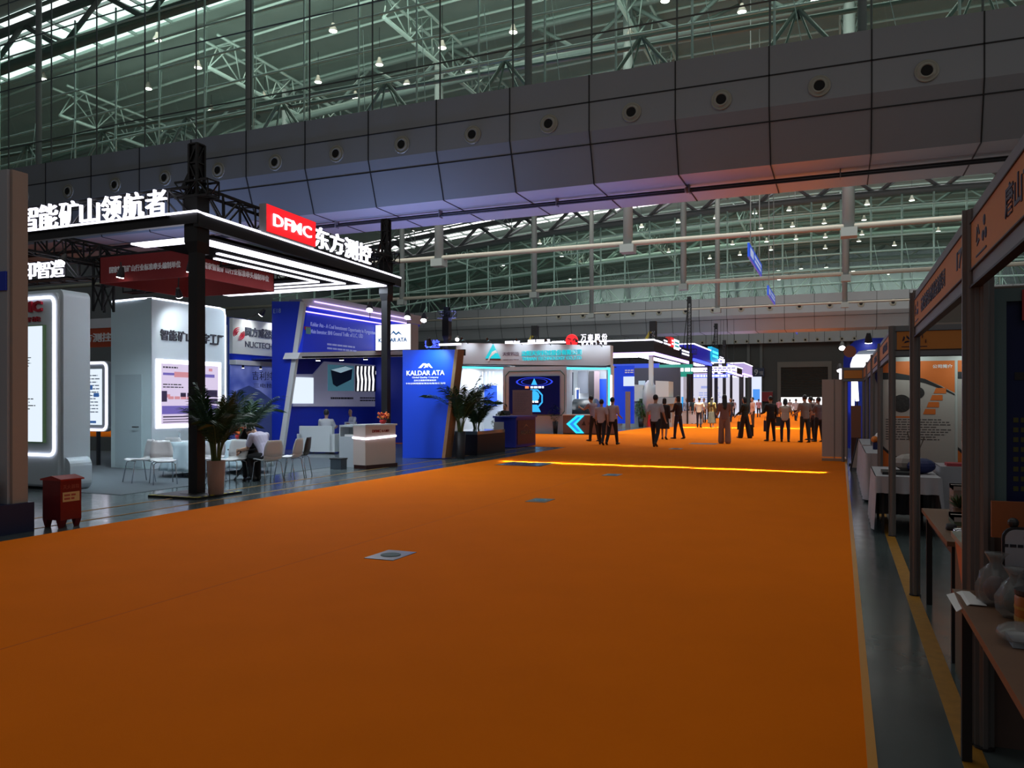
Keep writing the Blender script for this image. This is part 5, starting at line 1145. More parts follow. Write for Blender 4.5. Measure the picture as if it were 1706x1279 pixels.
c = G(1268, 690); t = thing('banner_panel', 'dark red banner on the end wall behind the lit booths', 'banner', c); a_ = PY(1258, 663, 149.3); MB().box(a_.x, a_.x + 3, 149.3, 149.5, a_.z - .6, a_.z + 1.1).build('cloth', mat('banner_dark_red', (.25, .015, .02), .6), t); MB().box(a_.x, a_.x + 3, 149.25, 149.5, a_.z + 1.1, a_.z + 1.2).build('batten', ALU, t)
# coloured light thrown by the lit stands
for nm_, loc, sx, sy, pw, cl in (('violet_stand_light', (-15, 56, 4.4), 8, 10, 300, (.6, .5, 1)), ('blue_stand_light', (-14, 70, 4.8), 6, 8, 260, (.3, .4, 1)), ('white_stand_light', (-15, 96, 4.5), 8, 16, 350, (.8, .8, 1))): area(nm_, loc, sx, sy, pw, cl)

# added blue uplights without fixtures, tinting the near bulkhead from below
for x, y, z, p, cl in ((-27, 26.3, 5, 330, (.36, .5, 1)), (-16.5, 26.3, 5, 330, (.36, .5, 1)), (-9, 29, 5.2, 170, (.3, .36, 1)), (-17, 31, 5, 300, (.3, .36, 1))): area('added_blue_uplight', (x, y, z), 6, .6, p, cl, (math.pi, 0, 0))
# ============================================================ RIGHT SIDE: SHELL SCHEME BOOTHS
XR = .57
SH = mat('header_grey', (.19, .22, .24), .5); OH = mat('header_orange', (.60, .24, .045), .6)
def shell_post(x, y, lab, h=2.5):
    t = thing('booth_post', lab, 'booth post', (x, y, 0)); m_ = MB()
    m_.lathe([(.026, 0), (.026, h)], (x, y, 0), 8)
    for dx, dy in ((.03, 0), (-.03, 0), (0, .03), (0, -.03)): m_.box(x + dx - .009, x + dx + .009, y + dy - .009, y + dy + .009, .01, h)
    m_.build('post', ALU, t); MB().lathe([(.045, 0), (.045, .012)], (x, y, 0), 12).build('foot', DK, t); return t
YS = [1.19, 4.29, 7.36, 10.5, 13.6, 16.7, 19.8, 22.9]
PN = ['beside the camera', 'by the near wooden desk', 'at the middle of the orange booths', 'in front of the cloth covered table', 'at the orange poster wall', 'second beyond the orange poster wall', 'by the striped wall', 'farthest of the orange booths']
for y, n_ in zip(YS[1:], PN[1:]): shell_post(XR, y, 'slim aluminium booth post ' + n_)
shell_post(XR + .045, 4.24, 'second aluminium post doubled beside the near wooden desk')
def header(fr, u0, u1, lab, texts=(), logos=None):
    t = thing('booth_header', lab, 'booth header', fr(u0, 2.14)); MB().rect(fr, u0, u1, 2.14, 2.5, -.03, .0).build('frame', SH, t); MB().rect(fr, u0 + .02, u1 - .02, 2.215, 2.43, 0, .006).build('print_panel', OH, t)
    m_ = MB(); m_.rect(fr, u0, u1, 2.43, 2.436, 0, .012).rect(fr, u0, u1, 2.209, 2.215, 0, .012).rect(fr, u0, u1, 2.13, 2.14, -.03, .012); m_.build('rail', DK, t)
    m_ = MB()
    for s_, a_, b_, za, zb in texts: m_.text(fr, s_, a_, za, zb, b_, d0=.006, d1=.009, bold=.02)
    if logos is not None:
        u = logos
        for k in range(3): a = k * 2.1; m_.poly(fr, [(u + .05 * math.cos(a), 2.335 + .05 * math.sin(a)), (u + .05 * math.cos(a + 1.5), 2.335 + .05 * math.sin(a + 1.5)), (u + .025 * math.cos(a + 1.5), 2.335 + .025 * math.sin(a + 1.5)), (u + .025 * math.cos(a), 2.335 + .025 * math.sin(a))], .006, .009)
        for k in range(3): m_.ball(fr(u + .17 + .04 * math.cos(k * 2.1 + 1.57), 2.33 + .04 * math.sin(k * 2.1 + 1.57), .007), .025, 8, 4, (.2, 1, 1))
        m_.rect(fr, u - .05, u + .22, 2.245, 2.253, .006, .009)
    if m_.v: m_.build('lettering', mat('letter_navy', (.012, .012, .05), .5), t)
    return t
fR = Fr((XR, 0, 0), (0, -1, 0))     # u = -y
header(fR, -4.27, -1.2, 'nearest orange booth header with two round logos', [('唐山市开诚电控设备', -3.42, -2.0, 2.27, 2.39)], -4.05)
header(fR, -7.34, -4.31, 'second orange booth header with a long company name', [('石家庄冠恒自动化设备有限公司', -6.75, -5.25, 2.27, 2.385), ('I71', -4.75, -4.45, 2.28, 2.375)], -7.2)
header(fR, -13.58, -10.52, 'third orange booth header beyond the open gap', [('山东矿机设备有限公司', -12.6, -11.4, 2.27, 2.385)])
header(fR, -16.68, -13.62, 'fourth orange booth header down the row', [('河北机械有限公司', -15.8, -14.6, 2.27, 2.385)])
header(fR, -19.78, -16.72, 'fifth orange booth header down the row'); header(fR, -22.88, -19.82, 'last orange booth header of the row')
header(FY(10.5), XR + .03, 3.6, 'orange header facing the open gap with two dark logos', [], .72)
header(FY(22.9), .07, .55, 'small orange header high behind the white partition boards')
shell_post(.07, 22.93, 'slim post carrying the small orange header')
shell_post(3.6, 10.5, 'aluminium post at the rear end of the open gap header')
PW = mat('shell_panel', (.30, .25, .22), .5)
tag(MB().box(XR + .03, 3.6, 4.28, 4.32, 0, 2.13).build('booth_partition', mat('partition_brown', (.17, .11, .09), .5)), 'brown booth partition behind the near wooden desk', 'partition')
tag(MB().box(3.6, 3.65, 1.2, 7.36, 0, 2.5).build('booth_partition', PW), 'pale rear partition of the two near orange booths', 'partition')
tag(MB().box(XR + .04, 3.6, 13.63, 13.66, 0, 2.5).build('booth_partition', mat('panel_bright', (.50, .52, .50), .5)), 'white partition carrying the orange company posters', 'partition')
tag(MB().box(1.3, 5.5, 17.2, 17.3, 0, 3.75).build('booth_wall', mat('tall_wall_grey', (.17, .155, .135), .6)), 'tall grey beige wall rising behind the orange booths', 'booth wall')
tag(MB().box(1.5, 5.5, 17.12, 17.2, 3.05, 3.1).build('wall_ledge', mat('ledge', (.3, .27, .24), .5)), 'narrow ledge on the tall grey beige wall', 'ledge')
# company posters
def poster(x0, x1, lab, full=True):
    f_ = FY(13.63); t = thing('company_poster', lab, 'poster', (x0, 13.62, .6)); w_ = x1 - x0; P = lambda a, b: (x0 + a * w_, .6 + b * 1.62)
    MB().rect(f_, x0, x1, .6, 2.22, 0, .008).build('sheet', mat('poster_sheet', (.44, .40, .37), .6), t)
    MB().poly(f_, [P(0, 1), P(1, 1), P(1, .70), P(.82, .765), P(.6, .83), P(.35, .865), P(0, .88)], .008, .010).build('orange_field', ORANGE, t)
    MB().poly(f_, [P(0, .895), P(.2, .89), P(.4, .865), P(.6, .83), P(.8, .765), P(1, .69), P(1, .675), P(.8, .74), P(.6, .79), P(.4, .82), P(.2, .83), P(0, .83)], .010, .012).build('black_arc', DK, t)
    MB().poly(f_, [P(0, .2), P(.12, .13), P(.3, .06), P(.5, .02), P(.5, 0), P(0, 0)], .010, .012).build('orange_corner', ORANGE, t); MB().poly(f_, [P(0, .2), P(.12, .13), P(.3, .06), P(.55, .015), P(1, .04), P(1, .02), P(.5, 0), P(.3, .03), P(.12, .10), P(0, .17)], .012, .014).build('black_rim', DK, t)
    MB().text(f_, '公司简介', P(.7, 0)[0], P(0, .93)[1], P(0, .965)[1], P(.97, 0)[0], d0=.012, d1=.014, bold=.02).build('title', INKW, t)
    m_ = MB()
    for k, (a_, b_, r) in enumerate(((.27, .60, .13), (.5, .70, .085))): m_.lathe([(.001, 0), (r * 1.05, 0), (r * 1.05, -.004), (.001, -.004)], f_(P(a_, b_)[0], P(a_, b_)[1], .008), 24, axis='y')
    m_.build('round_photo', mat('photo_dark', (.03, .028, .028), .5, noise=.9, nscale=30), t)
    m_ = MB()
    for k in range(4): a_ = .57 + .048 * k; b_ = .50 + .065 * k; m_.poly(f_, [P(a_, b_), P(a_ + .17, b_), P(a_ + .17, b_ + .05), P(a_ + .03, b_ + .05)], .010, .013)
    m_.build('orange_tags', ORANGE, t)
    m_ = MB(); bars(m_, f_, *[P(.05, 0)[0], P(.95, 0)[0]], P(0, .25)[1], P(0, .46)[1], 9, .42, .008, .002, 11); m_.build('text_lines', mat('ink_soft', (.10, .09, .09), .6), t)
    MB().rect(f_, P(.1, 0)[0], P(.45, 0)[0], P(0, .465)[1], P(0, .48)[1], .008, .010).build('heading', ORANGE, t); return t
poster(.60, 1.59, 'orange and white company poster with dark round photos'); poster(1.63, 2.62, 'second orange company poster partly hidden by the doubled post')
spot((.95, 13.0, 2.42), (1.2, 13.6, 2), 'small arm lamp above the first company poster', es=4, arm=(.95, 13.64, 2.47), power=8, cone=110, colr=(.8, 1, .95)); spot((1.8, 13.0, 2.42), (1.9, 13.6, 2), 'small arm lamp above the second company poster', es=4, arm=(1.8, 13.64, 2.47), power=8, cone=110, colr=(.8, 1, .95))
# teal framed poster
f_ = FY(4.28); t = thing('framed_poster', 'navy poster in a wide teal frame on the brown partition', 'poster', (.63, 4.27, 1.06))
MB().ring(f_, [(.645, 1.05), (2.2, 1.05), (2.2, 2.12), (.645, 2.12)], [(.705, 1.11), (2.14, 1.11), (2.14, 2.06), (.705, 2.06)], 0, .03).build('frame', mat('frame_teal_dull', (.11, .19, .20), .35), t)
MB().rect(f_, .70, 2.15, 1.10, 2.07, 0, .01).build('print', mat('print_navy', (.002, .008, .07), .4), t)
m_ = MB()
for r_ in range(8):
    for c_ in range(10): m_.rect(f_, .735 + c_ * .1, .755 + c_ * .1, 1.19 + r_ * .045, 1.212 + r_ * .045, .01, .012); m_.rect(f_, .765 + c_ * .1, .80 + c_ * .1, 1.19 + r_ * .045, 1.212 + r_ * .045, .01, .012)
m_.build('text_rows', mat('ink_olive', (.08, .09, .02), .6), t); MB().rect(f_, .74, 1.6, 1.70, 1.735, .01, .013).build('bar', DK, t)
MB().rect(f_, .765, .95, 1.97, 2.11, .035, .04).build('red_tag', mat('tag_red', (.4, .03, .03), .5), t)
# near wooden desk
DW = mat('desk_wood', (.16, .085, .05), .45, noise=.15, nscale=5)
def desk(x0, x1, y0, y1, z, lab, m=DW, legs=True):
    t = thing('wooden_desk', lab, 'desk', ((x0 + x1) / 2, (y0 + y1) / 2, 0)); MB().box(x0, x1, y0, y1, z - .03, z).build('desktop', m, t)
    for x in (x0 + .05, x1 - .05):
        for y in (y0 + .06, y1 - .06): MB().box(x - .02, x + .02, y - .02, y + .02, 0, z - .03).build('leg', DK, t)
    MB().box(x0 + .04, x1 - .04, y1 - .06, y1 - .03, z - .1, z - .03).box(x0 + .04, x0 + .06, y0 + .06, y1 - .06, z - .1, z - .03).build('apron', DK, t); return t
desk(.47, 1.1, 1.6, 4.12, .75, 'brown wooden desk nearest the camera with jars and bags'); desk(.60, 1.2, 5.5, 7.15, .75, 'wooden desk with cartons in the second orange booth')
t = thing('leaflet', 'white leaflet curling over the near desk corner', 'leaflet', (.49, 4.0, .752)); MB().sheet([[(.45, 3.80, .72), (.50, 3.80, .757), (.56, 3.80, .757)], [(.44, 4.05, .735), (.50, 4.05, .757), (.53, 4.05, .757)]], .003).build('sheet', INKW, t)
t = thing('tablet_sign', 'white rounded tablet sign with black frame and red ring on the near desk', 'tablet', (.8, 3.95, .76)); f8 = Fr((0, 3.93, 0), (1, 0, 0))
o1 = MB().rrect(.635, 1.0, .86, 1.07, .05)
MB().prism([f8(u, v, -.015) for u, v in o1], (0, -.02, 0)).build('frame', DK, t); MB().poly(f8, MB().rrect(.645, .99, .87, 1.06, .042), .006, .012).build('face', mat('tablet_face', (.40, .40, .44), .4), t)
MB().ring(f8, [(.735 + .022 * math.cos(a), 1.03 + .022 * math.sin(a)) for a in [i * .314 for i in range(20)]], [(.735 + .017 * math.cos(a), 1.03 + .017 * math.sin(a)) for a in [i * .314 for i in range(20)]], .012, .014).build('red_ring', mat('ring_red', (.4, .02, .02), .5), t)
m_ = MB(); bars(m_, f8, .64, .95, .985, 1.0, 1, .8, .012, .002, 3, False); m_.build('text_lines', INK, t)
MB().bar((.8, 3.95, .752), (.8, 3.945, .88), .03).box(.68, .92, 3.9, 4.02, .75, .76).build('stand', DK, t); MB().ball((.68, 3.95, 1.085), .022).build('clip', DK, t)
MB().rect(Fr((0, 4.1, 0), (1, 0, 0)), .62, 1.1, 1.0, 1.16, 0, .02).build('orange_card', mat('card_orange', (.32, .10, .03), .6), t)
PL = mat('clear_wrap', (.30, .32, .32), .12, alpha=.45)
def bag(c, lab, h, r, m, seed, inner):
    t = thing('plastic_bag', lab, 'plastic bag', c); rr = random.Random(seed); prof = [(r * .6, 0), (r * .95, h * .12), (r, h * .4), (r * .75, h * .65), (r * .3, h * .8), (r * .45, h * .92), (r * .6, h)]
    MB().lathe(prof, c, 22, wob=lambda a, i: 1 + .16 * math.sin(5 * a + i * 1.3 + seed) + .08 * math.sin(11 * a + i)).build('wrap', m, t, True)
    MB().ball(Vector(c) + Vector((0, 0, h * .32)), r * .7, 10, 7, (1, 1, 1.1)).build('contents', inner, t, True); return t
bag((.60, 3.85, .75), 'clear plastic bag with dark red contents on the near desk', .22, .07, PL, 1, mat('contents_red', (.10, .015, .02), .5)); bag((.635, 3.65, .75), 'grey plastic bag with green contents on the near desk', .20, .06, PL, 4, mat('contents_green', (.03, .05, .04), .5)); bag((.74, 3.75, .75), 'dark bag slumped behind the clear bags', .24, .09, mat('wrap_dark', (.02, .02, .022), .3), 7, DK)
t = thing('jar', 'orange labelled round tin at the picture edge of the near desk', 'tin', (.665, 3.48, .75)); MB().lathe([(.06, 0), (.062, .01), (.062, .12), (.058, .13)], (.665, 3.48, .75), 24).build('can', mat('tin_orange', (.34, .10, .012), .4), t, True)
MB().lathe([(.0635, .035), (.0635, .05)], (.665, 3.48, .75), 24).lathe([(.0635, .08), (.0635, .09)], (.665, 3.48, .75), 24).build('label_band', mat('band_gold', (.4, .22, .04), .4), t); MB().lathe([(.06, .13), (.063, .135), (.063, .15), (.02, .155)], (.665, 3.48, .75), 24).build('lid', DK, t)
t = thing('wrapped_pack', 'clear wrapped pack lying near the front edge of the near desk', 'package', (.6, 3.3, .75)); MB().ball((.6, 3.28, .785), .09, 14, 8, (1.0, 1.2, .38)).build('wrap', PL, t, True); MB().box(.55, .65, 3.2, 3.34, .752, .775).build('contents', mat('pack_pale', (.3, .34, .38), .4), t)
# printed counter in the second booth
t = thing('printed_counter', 'tall counter with orange sweep print behind the doubled post', 'counter', (.9, 4.9, 0)); MB().box(.63, 1.25, 4.45, 5.38, 0, .80).build('body', mat('counter_olive', (.10, .075, .04), .55), t); MB().box(.61, 1.27, 4.43, 5.40, .80, .83).build('top', mat('top_pale', (.26, .30, .27), .4), t)
f9 = Fr((.63, 0, 0), (0, -1, 0)); MB().poly(f9, [(-5.36, .78), (-4.47, .78), (-4.47, .30), (-4.75, .42), (-5.1, .6)], 0, .004).build('orange_sweep', ORANGE, t)
def carton(x0, x1, y0, y1, z, h, lab, m): 
    t = thing('carton', lab, 'box', ((x0 + x1) / 2, (y0 + y1) / 2, z)); MB().box(x0, x1, y0, y1, z, z + h).build('body', m, t); MB().box(x0 - .004, x1 + .004, (y0 + y1) / 2 - .02, (y0 + y1) / 2 + .02, z + h, z + h + .002).box(x0, x1, y0 - .003, y1 + .003, z + h - .03, z + h).build('lid', mat('carton_lid', (.35, .32, .3), .6), t); return t
carton(.78, 1.15, 6.75, 7.0, .75, .22, 'pale carton at the back of the wooden desk', mat('carton_pale', (.25, .2, .17), .6)); carton(.72, 1.1, 6.2, 6.5, .75, .06, 'flat green foam box on the wooden desk', mat('foam_green', (.10, .13, .07), .6)); carton(.95, 1.15, 6.2, 6.45, .81, .14, 'dark blue box stacked on the flat green foam box', mat('box_navy', (.015, .02, .06), .5))
t = thing('potted_plant', 'tiny potted plant among the cartons on the wooden desk', 'potted plant', (.80, 6.58, .75)); MB().lathe([(.035, 0), (.05, .08), (.045, .08)], (.80, 6.58, .75), 14).build('pot', mat('pot_clay', (.16, .07, .03), .6), t, True); m_ = MB(); rr = random.Random(5)
for i in range(40):
    a = rr.random() * 6.28; o = Vector((math.cos(a), math.sin(a), rr.uniform(.2, 1.6))).normalized(); b_ = Vector((.80, 6.58, .83)); sd = o.cross(Vector((0, 0, 1))).normalized() * .012; m_.add([b_, b_ + o * .06 + sd, b_ + o * .12, b_ + o * .06 - sd], [(0, 1, 2, 3)])
m_.build('leaves', mat('leaf_small', (.05, .09, .03), .6), t)
for i, (x, y) in enumerate(((.68, 6.0), (.7, 5.8), (.76, 5.9))):
    t = thing('metal_sample', ['small dark metal sample at the edge of the wooden desk', 'round metal sample beside the printed counter', 'metal ring sample in the middle of the wooden desk'][i], 'metal part', (x, y, .75)); MB().lathe([(.03, 0), (.035, .01), (.03, .04), (.012, .045)], (x, y, .75), 14).build('body', CH if i else DK, t, True)
# cloth covered tables
CW = mat('cloth_white', (.42, .42, .46), .8, noise=.05, nscale=3)
def cloth_table(x0, x1, y0, y1, z, lab, hang=.66, front_hang=None, seed=0):
    t = thing('folding_table', 'folding table under the ' + lab, 'table', ((x0 + x1) / 2, (y0 + y1) / 2, 0)); MB().box(x0 + .02, x1 - .02, y0 + .02, y1 - .02, z - .04, z - .012).build('tabletop', DK, t)
    for x in (x0 + .08, x1 - .08):
        for y in (y0 + .1, y1 - .1): MB().box(x - .015, x + .015, y - .015, y + .015, 0, z - .04).build('leg', DK, t)
    b = MB(); per = []; n = 26
    for k in range(n): per.append((x0 + (x1 - x0) * k / n, y0, 1))
    for k in range(n): per.append((x1, y0 + (y1 - y0) * k / n, 0))
    for k in range(n): per.append((x1 - (x1 - x0) * k / n, y1, 2))
    for k in range(n): per.append((x0, y1 - (y1 - y0) * k / n, 3))
    rows = []; cx, cy = (x0 + x1) / 2, (y0 + y1) / 2
    for lv in range(6):
        f = lv / 5; r = []
        for k, (x, y, sd) in enumerate(per):
            h = (front_hang if (front_hang and sd == 1) else hang); wv = .022 * f * math.sin(k * 1.25 + seed + math.sin(k * .4)); ox = (-1 if sd == 3 else 1 if sd == 0 else 0); oy = (-1 if sd == 1 else 1 if sd == 2 else 0)
            r.append((x + ox * (.012 + wv + .02 * f), y + oy * (.012 + wv + .02 * f), z - h * f))
        rows.append(r)
    N = len(per); v = [p for r in rows for p in r]; f_ = [(i * N + j, i * N + (j + 1) % N, (i + 1) * N + (j + 1) % N, (i + 1) * N + j) for i in range(5) for j in range(N)]
    b.add(v, f_); b.add([(x, y, z) for x, y, _ in per], [tuple(range(N))]); o = b.build('tablecloth', CW, None, True); tag(o, lab, 'tablecloth'); return o
cloth_table(.40, 1.10, 10.62, 12.2, .70, 'white cloth on the table behind the front booth post', .66, .2, 1)
cloth_table(1.2, 2.6, 11.7, 12.4, .76, 'pale cloth on the side table with pink folders', .6, .6, 3)
cloth_table(.38, .98, 13.9, 16.2, .78, 'white cloth on the long table below the striped wall', .74, None, 5); cloth_table(.38, .98, 16.6, 19.3, .78, 'white cloth on the farthest table of the booth row', .74, None, 8)
t = thing('folder', 'pink folder lying on the side table', 'folder', (1.45, 11.9, .765)); MB().box(1.28, 1.58, 11.75, 12.0, .762, .80).build('cover', mat('folder_pink', (.42, .05, .07), .6), t)
t = thing('display_tray', 'dark flat tray on the white clothed table', 'tray', (.7, 11.1, .70)); MB().box(.48, .85, 10.85, 11.3, .702, .735).build('tray', DK, t)
t = thing('gift_bag', 'crumpled blue and white bag on the white clothed table', 'bag', (.95, 11.2, .7)); MB().ball((.93, 11.15, .80), .14, 12, 8, (1.2, 1, .7)).build('blue_part', mat('bag_navy', (.015, .025, .12), .6), t); MB().ball((.80, 11.25, .83), .14, 9, 6, (1.3, 1, .8)).build('white_part', mat('bag_white', (.38, .36, .34), .7), t)
t = thing('reed_stems', 'thin dry reeds standing beside the blue and white bag', 'dried reeds', (.9, 11.5, .7)); m_ = MB()
for k in range(6): m_.tube([(.9, 11.5, .70), (.9 + .03 * math.cos(k), 11.5 + .03 * math.sin(k), .95), (.9 + .1 * math.cos(k), 11.5 + .1 * math.sin(k), 1.15 + .02 * k)], [.004, .003, .008], 5)
m_.build('stems', mat('reed', (.12, .10, .08), .8), t)
t = thing('safety_helmet', 'white helmet with orange and navy details on the far table', 'helmet', (.72, 15.2, .78)); MB().ball((.70, 15.2, .96), .16, 16, 10, (1, 1.15, .9)).build('shell', WS, t, True); MB().box(.52, .75, 15.0, 15.2, .785, .9).build('navy_base', NAVY, t); MB().ball((.55, 15.1, .95), .06).build('orange_part', mat('helmet_orange', (.7, .2, .02), .4), t)
# striped wall and things further along
t = thing('striped_wall', 'grey booth wall with navy diagonal stripes beyond the posters', 'booth wall', (1, 19.9, 0)); f_ = FY(19.9); MB().rect(f_, XR + .05, 3.2, 0, 2.45, -.04, 0).build('wall', mat('wall_pale_grey', (.3, .31, .33), .5), t); m_ = MB()
for k in range(4): m_.poly(f_, [(XR + .05 + .45 * k, 2.4), (XR + .35 + .45 * k, 2.4), (XR + .95 + .45 * k, .9), (XR + .65 + .45 * k, .9)], 0, .01)
m_.build('stripes', mat('stripe_navy', (.01, .015, .12), .5), t)
tag(MB().box(3.6, 3.65, 10.5, 22.9, 0, 2.5).build('booth_partition', PW), 'long rear partition of the far orange booths', 'partition')
for i, x in enumerate((-.46, -.14)):
    c = G(1394, 767); t = thing('partition_board', ['tall beige partition board at the carpet edge, nearer the crowd', 'tall beige partition board joined to the first one'][i], 'partition', (x, c.y, 0))
    MB().box(x, x + .315, 23.15, 23.25, .12, 2.2).build('board', mat('board_beige', (.42, .345, .31), .55), t); MB().box(x, x + .318, 23.1, 23.3, .0, .07).build('foot', mat('foot_tan', (.3, .2, .12), .6), t); MB().box(x + .3, x + .32, 23.14, 23.26, .07, 2.22).build('edge', ALU, t)
t = thing('arched_booth', 'blue booth with a rounded corner and white ceiling beyond the partition boards', 'booth', (1.5, 30, 0))
o_ = [(.1, 0), (.1, 3.1), (.2, 3.45), (.45, 3.7), (.8, 3.78), (4.5, 3.78), (4.5, 0), (4.3, 0), (4.3, 3.4), (.9, 3.4), (.6, 3.35), (.4, 3.15), (.32, 2.9), (.32, 0)]
MB().poly(FY(30), o_, -.5, 0).build('arch', BLUE, t); MB().box(.3, 4.3, 33, 33.1, 0, 2.9).build('back_wall', mat('arch_back_blue', (.01, .05, .5), .5), t); MB().box(.3, 4.3, 32.9, 33, 2.9, 3.5).build('white_band', LITW, t)
m_ = MB()
for k in range(3): m_.box(.5, 4.3, 30.7 + k * .8, 30.8 + k * .8, 3.36, 3.40)
m_.build('ceiling_slats', mat('slat_grey', (.2, .25, .3), .5), t); MB().box(.4, 4.3, 30.5, 33, 3.4, 3.45).build('ceiling_panel', LITW, t)
led_line(t, [(.4, 29.95, 2.4), (.4, 29.95, 1.2)], .05, LED); MB().lathe([(.001, 0), (.2, 0), (.2, -.06), (.001, -.06)], (.3, 29.4, 3.3), 24, axis='y').build('round_sign', mat('sign_tan', (.35, .13, .07), .6), t); MB().bar((.3, 29.4, 3.3), (.3, 29.98, 3.3), .04).build('sign_arm', DK, t)
spot(PY(1403, 577, 29.6), PY(1403, 577, 29.6) + Vector((0, -1, -1)), 'bright lamp left of the blue rounded booth', es=12, sc=1.3, arm=(.15, 30.1, 3.2)); spot(PY(1447, 566, 29.6), PY(1447, 566, 29.6) + Vector((0, .3, -1)), 'bright lamp on top of the blue rounded booth', es=12, sc=1.5, arm=(1.0, 30.1, 3.76)); spot(PY(1399, 614, 29.6), PY(1399, 614, 29.6) + Vector((0, -.5, -1)), 'low bright lamp beside the white light tube', es=12, sc=1.2, arm=(.12, 30.1, 2.5))
t = thing('light_tube', 'upright white light tube seen above the partition boards', 'light tube', PY(1401, 630, 27)); MB().tube([PY(1401, 640, 27), PY(1401, 614, 27)], .05, 8).build('tube', LED, t); MB().tube([PY(1401, 614, 27), (PY(1401, 600, 27).x, 27, 0)], .02, 6).build('pole', DK, t)
t = thing('light_tube', 'upright white light tube right of the partition boards', 'light tube', PY(1428, 665, 26)); MB().tube([PY(1428, 668, 26), PY(1426, 634, 26)], .05, 8).build('tube', LED, t); MB().tube([PY(1428, 668, 26), (PY(1428, 600, 26).x, 26, 0)], .02, 6).build('pole', DK, t)
t = thing('rollup_board', 'brown standing board between the partition boards and the striped wall', 'standing board', (.35, 21.8, 0)); MB().box(.25, .48, 21.8, 21.84, .05, 1.5).build('board', mat('board_brown', (.22, .10, .06), .6), t); MB().box(.25, .48, 21.79, 21.81, .05, .7).build('dark_half', mat('board_maroon', (.05, .015, .01), .6), t); MB().box(.2, .52, 21.7, 21.95, 0, .05).build('foot', DK, t)
t = thing('easel', 'small leaning easel at the end of the far table', 'easel', (.35, 20.4, 0)); MB().bar((.22, 20.3, 0), (.38, 20.4, .75), .03).bar((.5, 20.3, 0), (.38, 20.4, .75), .03).bar((.4, 20.8, 0), (.38, 20.4, .75), .03).build('legs', DK, t); MB().prism([(.25, 20.27, .06), (.47, 20.27, .06), (.38, 20.37, .68)], (0, .02, 0)).build('card', PW, t)
# ============================================================ PEOPLE
def remesh(mb, vox, extra=None):
    me = bpy.data.meshes.new('r'); me.from_pydata(mb.v, [], mb.f)
    bm = bmesh.new(); bm.from_mesh(me); bmesh.ops.recalc_face_normals(bm, faces=bm.faces); bm.to_mesh(me); bm.free()
    o = bpy.data.objects.new('r', me); COL.objects.link(o); md = o.modifiers.new('r', 'REMESH'); md.mode = 'VOXEL'; md.voxel_size = vox
    s_ = o.modifiers.new('s', 'SMOOTH'); s_.factor = .5; s_.iterations = 4
    bpy.context.view_layer.update(); ev = bpy.data.meshes.new_from_object(o.evaluated_get(bpy.context.evaluated_depsgraph_get()))
    out = MB(); out.add([v.co.copy() for v in ev.vertices], [tuple(p.vertices) for p in ev.polygons])
    bpy.data.objects.remove(o); bpy.data.meshes.remove(me); bpy.data.meshes.remove(ev)
    if extra: out.add(extra.v, extra.f)
    return out
def ell(rings, n=16):
    """closed loft of ellipses: (centre, rx vector, ry vector)"""
    b = MB(); v = []
    for c, rx, ry in rings:
        for j in range(n):
            t = 2 * math.pi * j / n; v.append(Vector(c) + Vector(rx) * math.cos(t) + Vector(ry) * math.sin(t))
    k = len(rings); f = [(i * n + j, i * n + (j + 1) % n, (i + 1) * n + (j + 1) % n, (i + 1) * n + j) for i in range(k - 1) for j in range(n)]
    return b.add(v, f + [tuple(reversed(range(n))), tuple(range((k - 1) * n, k * n))])
def join(*mbs):
    o = MB()
    for m_ in mbs: o.add(m_.v, m_.f)
    return o
def limb(pts, rs):
    b = MB().tube(pts, rs, 12)
    for p, r in zip(pts, rs): b.ball(p, r * .98, 10, 7)
    return b
def M(name, c, rough=.8): return mat('cloth_' + name, c, rough)
SHOE = mat('shoe_black', (.012, .011, .011), .35)
